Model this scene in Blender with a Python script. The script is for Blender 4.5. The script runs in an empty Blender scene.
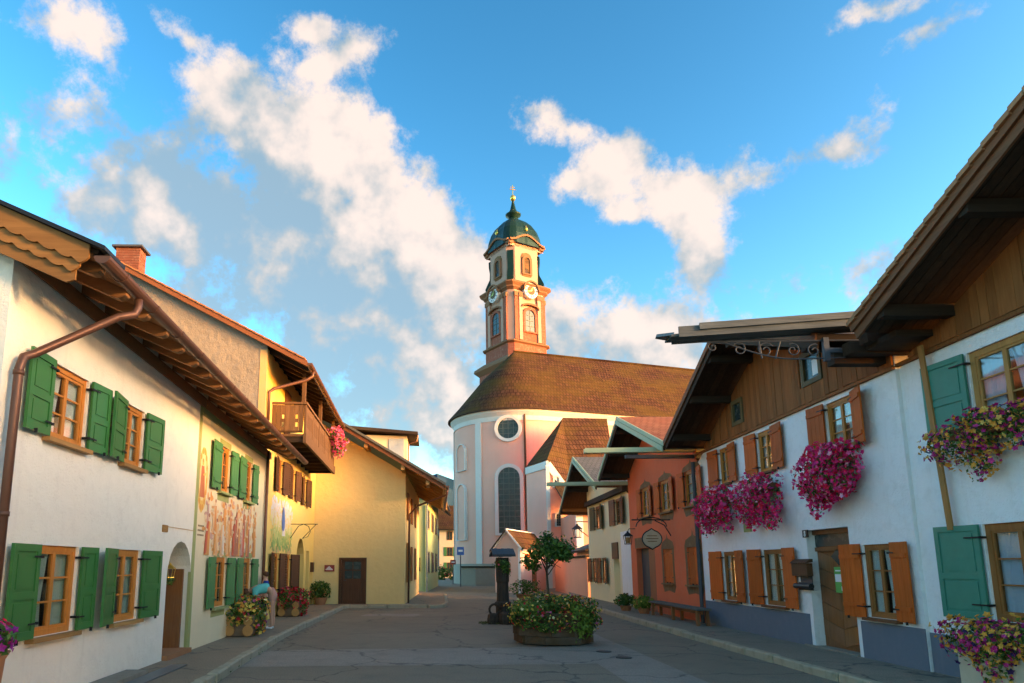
import bpy, bmesh, math, random
import numpy as np
from mathutils import Vector, Matrix
R = math.radians
random.seed(7)
C = bpy.context.scene.collection
sc = bpy.context.scene

# ---------------------------------------------------------------- camera
FPX, CX, CY, TILT, EYE = 683.0, 435.0, 448.0, R(9.8), 1.7
cam = bpy.data.cameras.new('camera')
camo = bpy.data.objects.new('camera', cam); C.objects.link(camo)
camo.location = (0, 0, EYE); camo.rotation_euler = (R(90) + TILT, 0, 0)
cam.sensor_width = 36; cam.lens = FPX / 1024 * 36
cam.shift_x = (512 - CX) / 1024; cam.shift_y = (CY - 341.5) / 1024
cam.clip_start = .05; cam.clip_end = 9000
sc.camera = camo

def ray(px, py):
    a = (px - CX) / FPX; b = -(py - CY) / FPX
    return Vector((a, math.cos(TILT) - b * math.sin(TILT), math.sin(TILT) + b * math.cos(TILT)))
def atY(px, py, y):
    r = ray(px, py); return Vector((0, 0, EYE)) + r * (y / r.y)
def atX(px, py, x):
    r = ray(px, py); return Vector((0, 0, EYE)) + r * (x / r.x)
def atZ(px, py, z=0.):
    r = ray(px, py); return Vector((0, 0, EYE)) + r * ((z - EYE) / r.z)

# ---------------------------------------------------------------- exposure
sc.view_settings.view_transform = 'Standard'; sc.view_settings.look = 'None'
sc.view_settings.gamma = 1; sc.view_settings.use_curve_mapping = False
sc.view_settings.exposure = 1.12
sc.view_settings.use_white_balance = True; sc.view_settings.white_balance_temperature = 8700; sc.view_settings.white_balance_tint = 18
sc.render.engine = 'CYCLES'
sc.cycles.max_bounces = 6; sc.cycles.transparent_max_bounces = 12
sc.cycles.use_denoising = True

# ---------------------------------------------------------------- sun
SUN_EL, SUN_AZ = R(9.5), R(110)          # azimuth clockwise from +Y (right and a little behind)
sdir = Vector((math.sin(SUN_AZ) * math.cos(SUN_EL), math.cos(SUN_AZ) * math.cos(SUN_EL), math.sin(SUN_EL)))
sl = bpy.data.lights.new('sun', 'SUN'); so = bpy.data.objects.new('sun', sl); C.objects.link(so)
sl.energy = .96; sl.angle = R(5); sl.color = (1, .64, .32)
so.rotation_euler = sdir.to_track_quat('Z', 'Y').to_euler()

# ---------------------------------------------------------------- world: sky + clouds
SKY_GAMMA, SKY_VAL, SKY_SAT, SKY_HUE = 1.6, 1.49, 1.15, .485
CLOUD_SEED = (3.1, 1.7, 5.3)
def build_world():
    w = bpy.data.worlds.new('World'); sc.world = w; w.use_nodes = True; w.cycles.sampling_method = 'MANUAL'; w.cycles.sample_map_resolution = 256
    nt = w.node_tree; N = nt.nodes; L = nt.links
    for n in list(N): N.remove(n)
    def nd(t, **k):
        n = N.new(t)
        for a, b in k.items(): setattr(n, a, b)
        return n
    out = nd('ShaderNodeOutputWorld'); bg = nd('ShaderNodeBackground')
    L.new(bg.outputs[0], out.inputs[0])
    bg.inputs[1].default_value = 0.14
    sky = nd('ShaderNodeTexSky', sky_type='NISHITA', sun_disc=False)
    sky.sun_elevation = SUN_EL; sky.sun_rotation = SUN_AZ
    sky.altitude = 900; sky.air_density = 1.0; sky.dust_density = 2.7; sky.ozone_density = 2.0
    hs = nd('ShaderNodeHueSaturation'); hs.inputs['Hue'].default_value = SKY_HUE; hs.inputs['Saturation'].default_value = SKY_SAT; hs.inputs['Value'].default_value = SKY_VAL
    gm = nd('ShaderNodeGamma'); gm.inputs[1].default_value = SKY_GAMMA; L.new(sky.outputs[0], gm.inputs[0]); L.new(gm.outputs[0], hs.inputs['Color'])
    tc = nd('ShaderNodeTexCoord')
    # clouds: px, py, half width, half height (px), angle deg, weight
    main = [(238, 112, 78, 62, 20, 1), (312, 160, 100, 84, 35, 1.05), (385, 235, 98, 84, 40, 1.05), (436, 300, 88, 76, 30, 1), (235, 225, 215, 92, 22, .85), (350, 318, 215, 92, 28, .9), (630, 335, 150, 56, 8, .7), (420, 395, 170, 70, 5, .7)]
    small = [(110, 200, 95, 34, 5, .55), (608, 162, 52, 34, -20, .62), (682, 196, 56, 50, 10, .7), (704, 256, 36, 40, 0, .62), (632, 214, 30, 18, 0, .5), (568, 130, 46, 18, 20, .5), (742, 180, 36, 24, 0, .5),
             (335, 62, 58, 20, -25, .48), (312, 32, 28, 16, 10, .4), (192, 42, 40, 14, 35, .36), (75, 28, 46, 20, 10, .26), (836, 153, 40, 20, -10, .36), (945, 22, 52, 15, -25, .36), (885, 8, 46, 14, -10, .34), (800, 275, 120, 24, -6, .2)]
    def field(vec, blobs, detail):
        last = None
        for (px, py, a, b, ang, wt) in blobs:
            c = ray(px, py).normalized()
            t = (ray(px + 1, py).normalized() - c); u = (ray(px, py - 1).normalized() - c)
            k = t.length; t = t.normalized(); u = (u - t * u.dot(t)).normalized()
            ca, sa = math.cos(R(ang)), math.sin(R(ang)); e1 = t * ca - u * sa; e2 = t * sa + u * ca; e3 = e1.cross(e2)
            mp = nd('ShaderNodeMapping', vector_type='TEXTURE'); L.new(vec, mp.inputs[0])
            mp.inputs['Location'].default_value = c; mp.inputs['Rotation'].default_value = Matrix((e1, e2, e3)).transposed().to_euler(); mp.inputs['Scale'].default_value = (a * k, b * k, .3)
            ln = nd('ShaderNodeVectorMath', operation='LENGTH'); L.new(mp.outputs[0], ln.inputs[0])
            m = nd('ShaderNodeMath', operation='MULTIPLY_ADD'); L.new(ln.outputs['Value'], m.inputs[0]); m.inputs[1].default_value = -wt; m.inputs[2].default_value = wt
            if last is None: last = m.outputs[0]
            else:
                mx = nd('ShaderNodeMath', operation='SMOOTH_MAX'); L.new(last, mx.inputs[0]); L.new(m.outputs[0], mx.inputs[1]); mx.inputs[2].default_value = .25
                last = mx.outputs[0]
        # clouds added outside the view to brighten the shade, thinned inside it
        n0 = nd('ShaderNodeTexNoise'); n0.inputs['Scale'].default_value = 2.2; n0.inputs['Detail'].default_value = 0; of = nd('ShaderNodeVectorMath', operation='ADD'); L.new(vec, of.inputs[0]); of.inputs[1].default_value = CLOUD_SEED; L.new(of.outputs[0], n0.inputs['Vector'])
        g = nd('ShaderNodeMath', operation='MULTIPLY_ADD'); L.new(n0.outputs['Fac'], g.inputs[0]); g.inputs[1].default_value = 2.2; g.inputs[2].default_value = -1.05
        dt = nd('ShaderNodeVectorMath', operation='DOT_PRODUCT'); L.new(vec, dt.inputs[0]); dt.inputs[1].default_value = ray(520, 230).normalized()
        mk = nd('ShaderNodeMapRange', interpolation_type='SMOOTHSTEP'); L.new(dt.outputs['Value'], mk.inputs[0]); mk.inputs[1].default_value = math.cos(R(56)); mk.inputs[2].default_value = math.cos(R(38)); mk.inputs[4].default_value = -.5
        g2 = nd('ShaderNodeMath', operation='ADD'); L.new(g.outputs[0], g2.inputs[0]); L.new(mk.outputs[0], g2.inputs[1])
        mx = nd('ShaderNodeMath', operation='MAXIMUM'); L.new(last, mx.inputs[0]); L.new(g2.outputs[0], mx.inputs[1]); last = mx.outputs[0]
        n1 = nd('ShaderNodeTexNoise'); n1.inputs['Scale'].default_value = 9.5; n1.inputs['Detail'].default_value = detail; n1.inputs['Roughness'].default_value = .66
        L.new(vec, n1.inputs['Vector'])
        a = nd('ShaderNodeMath', operation='MULTIPLY_ADD'); L.new(n1.outputs['Fac'], a.inputs[0]); a.inputs[1].default_value = 2.1; a.inputs[2].default_value = -1.12
        s = nd('ShaderNodeMath', operation='ADD'); L.new(last, s.inputs[0]); L.new(a.outputs[0], s.inputs[1])
        return s.outputs[0]
    v0 = tc.outputs['Generated']
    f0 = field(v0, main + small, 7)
    off = nd('ShaderNodeVectorMath', operation='ADD'); L.new(v0, off.inputs[0]); off.inputs[1].default_value = (.085, -.01, .075)
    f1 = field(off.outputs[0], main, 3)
    al = nd('ShaderNodeMapRange', interpolation_type='SMOOTHSTEP'); L.new(f0, al.inputs[0]); al.inputs[1].default_value = -.13; al.inputs[2].default_value = .26
    al.inputs[4].default_value = .95
    df = nd('ShaderNodeMath', operation='SUBTRACT'); L.new(f0, df.inputs[0]); L.new(f1, df.inputs[1])
    bl = []                                  # billows: light falling across a finer lump structure
    for o3 in ((0, 0, 0), (.022, 0, .02)):
        ov_ = nd('ShaderNodeVectorMath', operation='ADD'); L.new(v0, ov_.inputs[0]); ov_.inputs[1].default_value = o3
        bn = nd('ShaderNodeTexNoise'); bn.inputs['Scale'].default_value = 13; bn.inputs['Detail'].default_value = 4; bn.inputs['Roughness'].default_value = .55; L.new(ov_.outputs[0], bn.inputs['Vector']); bl.append(bn.outputs['Fac'])
    bd = nd('ShaderNodeMath', operation='SUBTRACT'); L.new(bl[0], bd.inputs[0]); L.new(bl[1], bd.inputs[1])
    b2 = nd('ShaderNodeMath', operation='MULTIPLY_ADD'); L.new(bd.outputs[0], b2.inputs[0]); b2.inputs[1].default_value = 2.6; L.new(df.outputs[0], b2.inputs[2])
    lit = nd('ShaderNodeMapRange', interpolation_type='SMOOTHSTEP'); L.new(b2.outputs[0], lit.inputs[0]); lit.inputs[1].default_value = -.25; lit.inputs[2].default_value = 1.25
    mc = nd('ShaderNodeMix', data_type='RGBA'); L.new(lit.outputs[0], mc.inputs['Factor'])
    mc.inputs[6].default_value = (.99, 1.68, 2.32, 1); mc.inputs[7].default_value = (3.07, 3.10, 3.36, 1)
    fin = nd('ShaderNodeMix', data_type='RGBA'); am = nd('ShaderNodeMath', operation='MULTIPLY'); ar = nd('ShaderNodeMapRange'); L.new(lit.outputs[0], ar.inputs[0]); ar.inputs[2].default_value = .35; ar.inputs[3].default_value = .86; ar.inputs[4].default_value = 1.; L.new(al.outputs[0], am.inputs[0]); L.new(ar.outputs[0], am.inputs[1]); L.new(am.outputs[0], fin.inputs['Factor']); L.new(hs.outputs[0], fin.inputs[6]); L.new(mc.outputs[2], fin.inputs[7])
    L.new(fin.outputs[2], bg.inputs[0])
build_world()

# ================================================================= materials
def newmat(name):
    m = bpy.data.materials.new(name); m.use_nodes = True
    nt = m.node_tree; b = nt.nodes['Principled BSDF']
    return m, nt, b
def ndn(nt, t, **k):
    n = nt.nodes.new(t)
    for a, v in k.items(): setattr(n, a, v)
    return n
def coords(nt, scale=(1, 1, 1), world=False):
    mp = ndn(nt, 'ShaderNodeMapping'); mp.inputs['Scale'].default_value = scale
    if world:
        g = ndn(nt, 'ShaderNodeNewGeometry'); nt.links.new(g.outputs['Position'], mp.inputs[0])
    else:
        tc = ndn(nt, 'ShaderNodeTexCoord'); nt.links.new(tc.outputs['Object'], mp.inputs[0])
    return mp.outputs[0]
def noise(nt, vec, s, d=4, r=.55, dist=0):
    n = ndn(nt, 'ShaderNodeTexNoise'); n.inputs['Scale'].default_value = s; n.inputs['Detail'].default_value = d
    n.inputs['Roughness'].default_value = r; n.inputs['Distortion'].default_value = dist
    nt.links.new(vec, n.inputs['Vector']); return n.outputs['Fac']
def ramp(nt, fac, stops, interp='LINEAR'):
    r = ndn(nt, 'ShaderNodeValToRGB'); cr = r.color_ramp; cr.interpolation = interp
    while len(cr.elements) > 1: cr.elements.remove(cr.elements[-1])
    for i, (p, c) in enumerate(stops):
        e = cr.elements[0] if i == 0 else cr.elements.new(p)
        e.position = p; e.color = (*c, 1) if len(c) == 3 else c
    nt.links.new(fac, r.inputs[0]); return r.outputs[0]
def mixc(nt, fac, a, b, mode='MIX'):
    m = ndn(nt, 'ShaderNodeMix', data_type='RGBA', blend_type=mode)
    for k, v in (('Factor', fac), (6, a), (7, b)):
        if isinstance(v, (int, float)): m.inputs[k].default_value = v
        elif isinstance(v, tuple): m.inputs[k].default_value = (*v[:3], 1)
        else: nt.links.new(v, m.inputs[k])
    return m.outputs[2]
def math_(nt, op, a, b=0., c=0.):
    m = ndn(nt, 'ShaderNodeMath', operation=op)
    for i, v in enumerate((a, b, c)):
        if isinstance(v, (int, float)): m.inputs[i].default_value = v
        else: nt.links.new(v, m.inputs[i])
    return m.outputs[0]
def bump(nt, b, h, s=.3, d=.02):
    bm = ndn(nt, 'ShaderNodeBump'); bm.inputs['Strength'].default_value = s; bm.inputs['Distance'].default_value = d
    nt.links.new(h, bm.inputs['Height']); nt.links.new(bm.outputs[0], b.inputs['Normal'])
def sc_(c, k): return tuple(min(1, v * k) for v in c[:3])

def plaster(name, col, rough=.9, bs=.35, var=.10, stain=(.5, .44, .36), samt=.16, relief=1.):
    m, nt, b = newmat(name); v = coords(nt)
    big = noise(nt, v, .7, 5, .6); mid = noise(nt, v, 4.5, 5, .6); fine = noise(nt, v, 38, 4, .6)
    c = mixc(nt, big, sc_(col, 1 - var), sc_(col, 1 + var * .5))
    c = mixc(nt, math_(nt, 'MULTIPLY', ramp(nt, mid, [(.52, (0, 0, 0)), (.75, (1, 1, 1))]), samt), c, stain)
    vs = coords(nt, (5, 5, .35)); st = noise(nt, vs, 1.6, 4, .6)
    c = mixc(nt, math_(nt, 'MULTIPLY', ramp(nt, st, [(.56, (0, 0, 0)), (.75, (1, 1, 1))]), samt * .8), c, stain)
    nt.links.new(c, b.inputs['Base Color']); b.inputs['Roughness'].default_value = rough
    b.inputs['Specular IOR Level'].default_value = .25
    h = math_(nt, 'ADD', math_(nt, 'MULTIPLY', mid, 1.2 * relief), math_(nt, 'MULTIPLY', fine, .4 * relief))
    bump(nt, b, h, bs, .03); return m
def wood(name, c1, c2, axis='z', grain=22, rough=.6, bs=.25, weather=0.):
    m, nt, b = newmat(name)
    s = {'x': (.06, 1, 1), 'y': (1, .06, 1), 'z': (1, 1, .06)}[axis]
    oi = ndn(nt, 'ShaderNodeObjectInfo')
    mp = ndn(nt, 'ShaderNodeMapping'); mp.inputs['Scale'].default_value = s
    tc = ndn(nt, 'ShaderNodeTexCoord')
    ad = ndn(nt, 'ShaderNodeVectorMath', operation='ADD'); nt.links.new(tc.outputs['Object'], ad.inputs[0])
    ms = ndn(nt, 'ShaderNodeVectorMath', operation='SCALE'); ms.inputs[0].default_value = (7, 5, 9); nt.links.new(oi.outputs['Random'], ms.inputs['Scale'])
    nt.links.new(ms.outputs[0], ad.inputs[1]); nt.links.new(ad.outputs[0], mp.inputs[0])
    g = noise(nt, mp.outputs[0], grain, 5, .65, .6); k = noise(nt, ad.outputs[0], 2.2, 3)
    c = mixc(nt, ramp(nt, g, [(.3, (0, 0, 0)), (.7, (1, 1, 1))]), c1, c2)
    c = mixc(nt, math_(nt, 'MULTIPLY', k, .45), c, sc_(c1, .55))
    if weather: c = mixc(nt, math_(nt, 'MULTIPLY', ramp(nt, noise(nt, ad.outputs[0], 1.3, 4), [(.4, (0, 0, 0)), (.62, (1, 1, 1))]), weather), c, (.2, .18, .16))
    hv = ndn(nt, 'ShaderNodeHueSaturation'); nt.links.new(c, hv.inputs['Color'])
    vv = math_(nt, 'MULTIPLY_ADD', oi.outputs['Random'], .36, .82); nt.links.new(vv, hv.inputs['Value'])
    nt.links.new(hv.outputs[0], b.inputs['Base Color']); b.inputs['Roughness'].default_value = rough
    b.inputs['Specular IOR Level'].default_value = .15; bump(nt, b, g, bs, .01); return m
def paint(name, col, rough=.5, var=.12, bs=.1, metal=0., sc2=6):
    m, nt, b = newmat(name); v = coords(nt); n = noise(nt, v, sc2, 5, .65)
    nt.links.new(mixc(nt, n, sc_(col, 1 - var), sc_(col, 1 + var)), b.inputs['Base Color'])
    b.inputs['Metallic'].default_value = metal; b.inputs['Specular IOR Level'].default_value = .3 if rough < .45 else .18
    nt.links.new(math_(nt, 'MULTIPLY_ADD', n, .25, rough - .12), b.inputs['Roughness'])
    bump(nt, b, n, bs, .01); return m
def tiles(name, c1, c2, moss, mamt, uax='x', cw=.2, rh=.28, bs=.8, ms=.014):
    """roof covering: courses and tile joints from a brick pattern in the roof's own plane (UV in metres)"""
    m, nt, b = newmat(name)
    uv = ndn(nt, 'ShaderNodeUVMap'); 
    br = ndn(nt, 'ShaderNodeTexBrick'); nt.links.new(uv.outputs[0], br.inputs['Vector'])
    br.inputs['Scale'].default_value = 1; br.inputs['Brick Width'].default_value = cw; br.inputs['Row Height'].default_value = rh
    br.inputs['Mortar Size'].default_value = ms; br.inputs['Mortar Smooth'].default_value = .3; br.inputs['Bias'].default_value = 0
    br.inputs['Color1'].default_value = (*c1, 1); br.inputs['Color2'].default_value = (*c2, 1); br.inputs['Mortar'].default_value = (*sc_(c1, .35), 1)
    v = coords(nt); big = noise(nt, v, .35, 6, .65); mid = noise(nt, v, 1.6, 5, .65); st = noise(nt, coords(nt, (.25, .25, .9)), .9, 5, .6)
    c = mixc(nt, math_(nt, 'MULTIPLY', ramp(nt, mid, [(.35, (0, 0, 0)), (.7, (1, 1, 1))]), .5), br.outputs['Color'], sc_(c1, .5))
    mk = math_(nt, 'MULTIPLY', ramp(nt, math_(nt, 'ADD', math_(nt, 'MULTIPLY', big, .5), math_(nt, 'MULTIPLY', st, .5)), [(.44, (0, 0, 0)), (.58, (1, 1, 1))]), mamt)
    c = mixc(nt, mk, c, moss)
    nt.links.new(c, b.inputs['Base Color']); b.inputs['Roughness'].default_value = .9; b.inputs['Specular IOR Level'].default_value = .08
    sp = ndn(nt, 'ShaderNodeSeparateXYZ'); nt.links.new(uv.outputs[0], sp.inputs[0])
    saw = math_(nt, 'FRACT', math_(nt, 'DIVIDE', sp.outputs[1], rh))
    h = math_(nt, 'ADD', math_(nt, 'MULTIPLY', saw, -.6), math_(nt, 'MULTIPLY', br.outputs['Fac'], -.5))
    h = math_(nt, 'ADD', h, math_(nt, 'MULTIPLY', mid, .5))
    bump(nt, b, h, bs, .04); return m
def asphalt(name, c, patch=.25, dirt=(.11, .10, .07), scl=1.):
    m, nt, b = newmat(name); v = coords(nt, world=True)
    f = noise(nt, v, 42 * scl, 5, .75); md = noise(nt, v, 2.2, 6, .65); bg = noise(nt, v, .33, 5, .6)
    col = mixc(nt, ramp(nt, f, [(.3, (0, 0, 0)), (.7, (1, 1, 1))]), sc_(c, .5), sc_(c, 1.5))
    col = mixc(nt, math_(nt, 'MULTIPLY', ramp(nt, bg, [(.36, (0, 0, 0)), (.68, (1, 1, 1))]), patch * 1.6), col, sc_(c, .55))
    col = mixc(nt, math_(nt, 'MULTIPLY', ramp(nt, md, [(.5, (0, 0, 0)), (.72, (1, 1, 1))]), .45), col, dirt)
    vo = ndn(nt, 'ShaderNodeTexVoronoi', feature='DISTANCE_TO_EDGE'); vo.inputs['Scale'].default_value = .32
    wv = ndn(nt, 'ShaderNodeVectorMath', operation='ADD'); nt.links.new(v, wv.inputs[0])
    wn = ndn(nt, 'ShaderNodeTexNoise'); wn.inputs['Scale'].default_value = 1.4; wn.inputs['Detail'].default_value = 5; nt.links.new(v, wn.inputs['Vector'])
    nt.links.new(wn.outputs['Color'], wv.inputs[1]); nt.links.new(wv.outputs[0], vo.inputs['Vector'])
    cr = ramp(nt, vo.outputs['Distance'], [(.0, (1, 1, 1)), (.012, (0, 0, 0))])
    col = mixc(nt, math_(nt, 'MULTIPLY', cr, .7), col, (.02, .02, .02))
    nt.links.new(col, b.inputs['Base Color']); b.inputs['Roughness'].default_value = .82
    bump(nt, b, math_(nt, 'ADD', f, math_(nt, 'MULTIPLY', cr, -1.)), .5, .008); return m
def glass(name, tint=(.02, .03, .04)):
    m, nt, b = newmat(name); nt.nodes.remove(b)
    o = nt.nodes['Material Output']; tr = ndn(nt, 'ShaderNodeBsdfTransparent'); gl = ndn(nt, 'ShaderNodeBsdfGlossy'); gl.inputs['Roughness'].default_value = .03
    tr.inputs[0].default_value = (.82, .86, .86, 1)
    fr = ndn(nt, 'ShaderNodeLayerWeight'); fr.inputs[0].default_value = .5; fc = math_(nt, 'POWER', fr.outputs['Facing'], 4.)
    mx = ndn(nt, 'ShaderNodeMixShader'); nt.links.new(math_(nt, 'MULTIPLY_ADD', fc, .75, .05), mx.inputs[0])
    v = coords(nt); bm = ndn(nt, 'ShaderNodeBump'); bm.inputs['Strength'].default_value = .06; nt.links.new(noise(nt, v, 3, 2), bm.inputs['Height']); nt.links.new(bm.outputs[0], gl.inputs['Normal'])
    nt.links.new(tr.outputs[0], mx.inputs[1]); nt.links.new(gl.outputs[0], mx.inputs[2]); nt.links.new(mx.outputs[0], o.inputs[0]); return m
def tintmat(name, stops, rough=.55, trans=.25, interp='LINEAR'):
    """colour per leaf / petal from the mesh's own random 'tint' value"""
    m, nt, b = newmat(name); at = ndn(nt, 'ShaderNodeAttribute'); at.attribute_name = 'tint'
    c = ramp(nt, at.outputs['Fac'], stops, interp)
    nt.links.new(c, b.inputs['Base Color']); b.inputs['Roughness'].default_value = rough; b.inputs['Specular IOR Level'].default_value = .3
    t = ndn(nt, 'ShaderNodeBsdfTranslucent'); nt.links.new(c, t.inputs[0])
    mx = ndn(nt, 'ShaderNodeMixShader'); mx.inputs[0].default_value = trans
    nt.links.new(b.outputs[0], mx.inputs[1]); nt.links.new(t.outputs[0], mx.inputs[2]); nt.links.new(mx.outputs[0], nt.nodes['Material Output'].inputs[0]); return m

M = {}
M['cream'] = plaster('cream_plaster', (.87, .79, .66), samt=.30, bs=.6, relief=1.5, stain=(.62, .54, .44))
M['fresco'] = plaster('fresco_plaster', (.82, .66, .42), samt=.14)
M['stucco'] = plaster('rough_stucco', (.30, .255, .20), bs=1., relief=2.2, samt=.35, stain=(.2, .17, .13), var=.2)
M['yellow'] = plaster('yellow_plaster', (.80, .55, .17), samt=.12, bs=.6)
M['yellow2'] = plaster('warm_yellow_plaster', (.82, .58, .25), samt=.22, bs=.5, relief=1.2, stain=(.6, .42, .2))
M['whitewash'] = plaster('whitewash', (.87, .86, .84), samt=.34, bs=.8, relief=1.8, stain=(.62, .58, .52))
M['white_trim'] = plaster('white_trim', (.8, .79, .76), samt=.08)
M['salmon'] = plaster('salmon_plaster', (.76, .165, .07), samt=.18, stain=(.62, .3, .2), var=.16)
M['tan'] = plaster('tan_plaster', (.86, .74, .47), samt=.12)
M['church_trim'] = plaster('church_trim', (.66, .64, .60), samt=.2)
M['pink'] = plaster('pink_plaster', (.88, .43, .335), samt=.12, stain=(.75, .6, .5))
M['pink2'] = plaster('pale_pink_plaster', (.78, .50, .40), samt=.1)
M['pink3'] = plaster('salmon_pink_plaster', (.76, .36, .25), samt=.15)
M['brick_red'] = plaster('red_marble', (.36, .10, .06), samt=.4, stain=(.6, .4, .3), var=.25)
M['tower_cream'] = plaster('tower_cream', (.52, .31, .23), samt=.15)
M['dado'] = plaster('blue_grey_dado', (.135, .165, .20), samt=.12, stain=(.3, .3, .3))
M['grey_wall'] = plaster('grey_render', (.34, .31, .26), samt=.25)
M['green_wall'] = plaster('green_plaster', (.40, .45, .21), samt=.12)
M['far_cream'] = plaster('far_cream_plaster', (.72, .62, .42), samt=.1)
M['far_grey'] = plaster('far_blue_plaster', (.36, .44, .5), samt=.1)
M['cornice'] = plaster('tower_cornice', (.27, .13, .07), samt=.3, stain=(.25, .16, .1))
M['ochre'] = plaster('ochre_trim', (.62, .38, .16), samt=.15)
M['olive_trim'] = plaster('olive_trim', (.34, .36, .14), samt=.15)
M['taupe_trim'] = plaster('taupe_trim', (.22, .12, .055), samt=.35, stain=(.42, .3, .16))
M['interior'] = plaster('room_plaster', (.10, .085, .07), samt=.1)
M['oak_x'] = wood('oak_x', (.36, .17, .055), (.52, .27, .10), 'x')
M['oak_z'] = wood('oak_z', (.40, .17, .05), (.56, .27, .09), 'z')
M['frame'] = wood('window_oak', (.54, .18, .036), (.68, .26, .06), 'z', rough=.45)
M['frame_dk'] = wood('window_brown', (.30, .105, .03), (.42, .16, .05), 'z', rough=.5)
M['shut_or'] = wood('shutter_pine', (.54, .09, .013), (.70, .135, .021), 'z', rough=.55)
M['shut_br'] = wood('shutter_brown', (.10, .045, .025), (.17, .075, .035), 'z', rough=.6)
M['shut_ol'] = wood('shutter_olive', (.11, .085, .04), (.17, .12, .055), 'z', rough=.6)
M['shut_rd'] = wood('shutter_redbrown', (.27, .09, .045), (.35, .13, .06), 'z', rough=.55)
M['green'] = paint('green_gloss_paint', (.03, .17, .045), .42, .2)
M['green_b'] = paint('sage_green_paint', (.06, .22, .08), .5, .2)
M['teal'] = paint('teal_paint', (.008, .21, .15), .42, .2)
M['gable'] = wood('gable_board', (.27, .085, .026), (.40, .14, .045), 'z', grain=30, rough=.75, bs=.5)
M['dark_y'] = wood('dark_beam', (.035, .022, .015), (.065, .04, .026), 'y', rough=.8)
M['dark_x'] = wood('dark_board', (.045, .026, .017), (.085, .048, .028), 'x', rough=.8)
M['brown_x'] = wood('verge_brown', (.17, .06, .028), (.26, .10, .045), 'x', rough=.7, bs=.4)
M['rafter'] = wood('rafter_wood', (.30, .13, .055), (.42, .19, .08), 'y', rough=.6)
M['soffit'] = wood('soffit_wood', (.22, .095, .045), (.31, .14, .065), 'x', rough=.65)
M['barge'] = wood('barge_board', (.25, .105, .032), (.38, .175, .058), 'y', grain=16, rough=.6, bs=.35)
M['balcony'] = wood('balcony_wood', (.13, .065, .032), (.21, .11, .055), 'z', rough=.7)
M['grey_wood'] = wood('weathered_wood', (.085, .09, .085), (.17, .175, .16), 'y', rough=.8, bs=.5)
M['door'] = wood('door_wood', (.24, .085, .028), (.36, .14, .045), 'z', rough=.45, weather=.2)
M['door_dk'] = wood('dark_door_wood', (.085, .035, .018), (.14, .06, .03), 'z', rough=.5)
M['log'] = wood('planter_log', (.17, .085, .04), (.30, .16, .07), 'x', rough=.8, bs=.6, weather=.4)
M['log_end'] = paint('log_end', (.52, .25, .09), .7, .25, .3, sc2=14)
M['bark'] = wood('bark', (.06, .045, .03), (.13, .10, .07), 'z', rough=.9, bs=.8)
M['tub'] = wood('tub_timber', (.10, .05, .024), (.18, .095, .045), 'x', rough=.85, bs=.7, weather=.35)
M['post'] = wood('fountain_wood', (.045, .032, .024), (.10, .07, .05), 'z', rough=.8, bs=.7)
M['copper'] = paint('brown_gutter', (.15, .066, .042), .42, .2, .05, metal=.4)
M['copper_in'] = paint('zinc', (.20, .22, .22), .45, .2, .05, metal=.6)
M['green_copper'] = paint('verdigris_gutter', (.40, .48, .30), .6, .2, .1)
M['dome'] = paint('dome_copper', (.006, .034, .024), .4, .4, .15, metal=.3, sc2=1.2)
M['gold'] = paint('gilding', (.85, .55, .12), .3, .1, .02, metal=.9)
M['iron'] = paint('wrought_iron', (.03, .032, .035), .5, .2, .1, metal=.6)
M['iron_grey'] = paint('painted_iron', (.07, .078, .088), .55, .2, .1, metal=.2)
M['lead'] = paint('lead_caming', (.10, .12, .11), .5, .2, .05, metal=.4)
M['church_glass'] = paint('church_glass', (.028, .05, .05), .25, .5, .1, sc2=3)
M['pane'] = glass('window_glass')
M['curtain'] = plaster('lace_curtain', (.84, .85, .80), rough=.95, samt=.05, bs=.1)
M['curtain_g'] = plaster('green_curtain', (.50, .62, .52), rough=.95, samt=.05, bs=.1)
M['blue_curt'] = plaster('blue_curtain', (.62, .70, .80), rough=.95, samt=.05, bs=.1)
M['asphalt'] = asphalt('road_asphalt', (.22, .18, .125))
M['asphalt_patch'] = asphalt('patch_asphalt', (.27, .235, .19), patch=.15, dirt=(.11, .11, .1))
M['pave'] = asphalt('footway_asphalt', (.28, .20, .13), patch=.2)
M['pave_r'] = asphalt('grey_footway', (.24, .205, .15), patch=.2, dirt=(.09, .10, .06))
M['kerb'] = plaster('kerb_granite', (.44, .37, .26), samt=.5, stain=(.14, .14, .08), bs=.7, var=.25)
M['stone'] = plaster('stone', (.27, .24, .19), samt=.5, stain=(.12, .13, .07), bs=.9)
M['roof_brown'] = tiles('church_tiles', (.075, .034, .021), (.125, .058, .034), (.105, .062, .016), .6, cw=.34, rh=.52, ms=.04)
M['roof_red'] = tiles('red_tiles', (.42, .12, .06), (.52, .18, .085), (.28, .12, .06), .3, cw=.22, rh=.34)
M['roof_dark'] = tiles('dark_tiles', (.11, .075, .06), (.16, .10, .075), (.10, .10, .06), .4, cw=.22, rh=.34)
M['roof_grey'] = tiles('grey_tiles', (.15, .14, .13), (.20, .185, .17), (.12, .12, .09), .3, cw=.22, rh=.34)
M['brick'] = plaster('chimney_brick', (.20, .075, .05), samt=.5, stain=(.3, .2, .15), var=.3)
M['terracotta'] = paint('terracotta', (.40, .17, .08), .8, .2, .2)
M['trough'] = paint('cream_trough', (.55, .45, .32), .7, .2, .2)
M['white'] = paint('white_enamel', (.8, .8, .78), .4, .05)
M['poster'] = paint('green_print', (.10, .42, .10), .5, .15)
M['sign_red'] = paint('red_sign', (.30, .05, .04), .5, .1); M['sign_blue'] = paint('blue_sign', (.03, .14, .42), .4, .1)
M['black'] = paint('black_plate', (.02, .02, .022), .4, .1)
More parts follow.
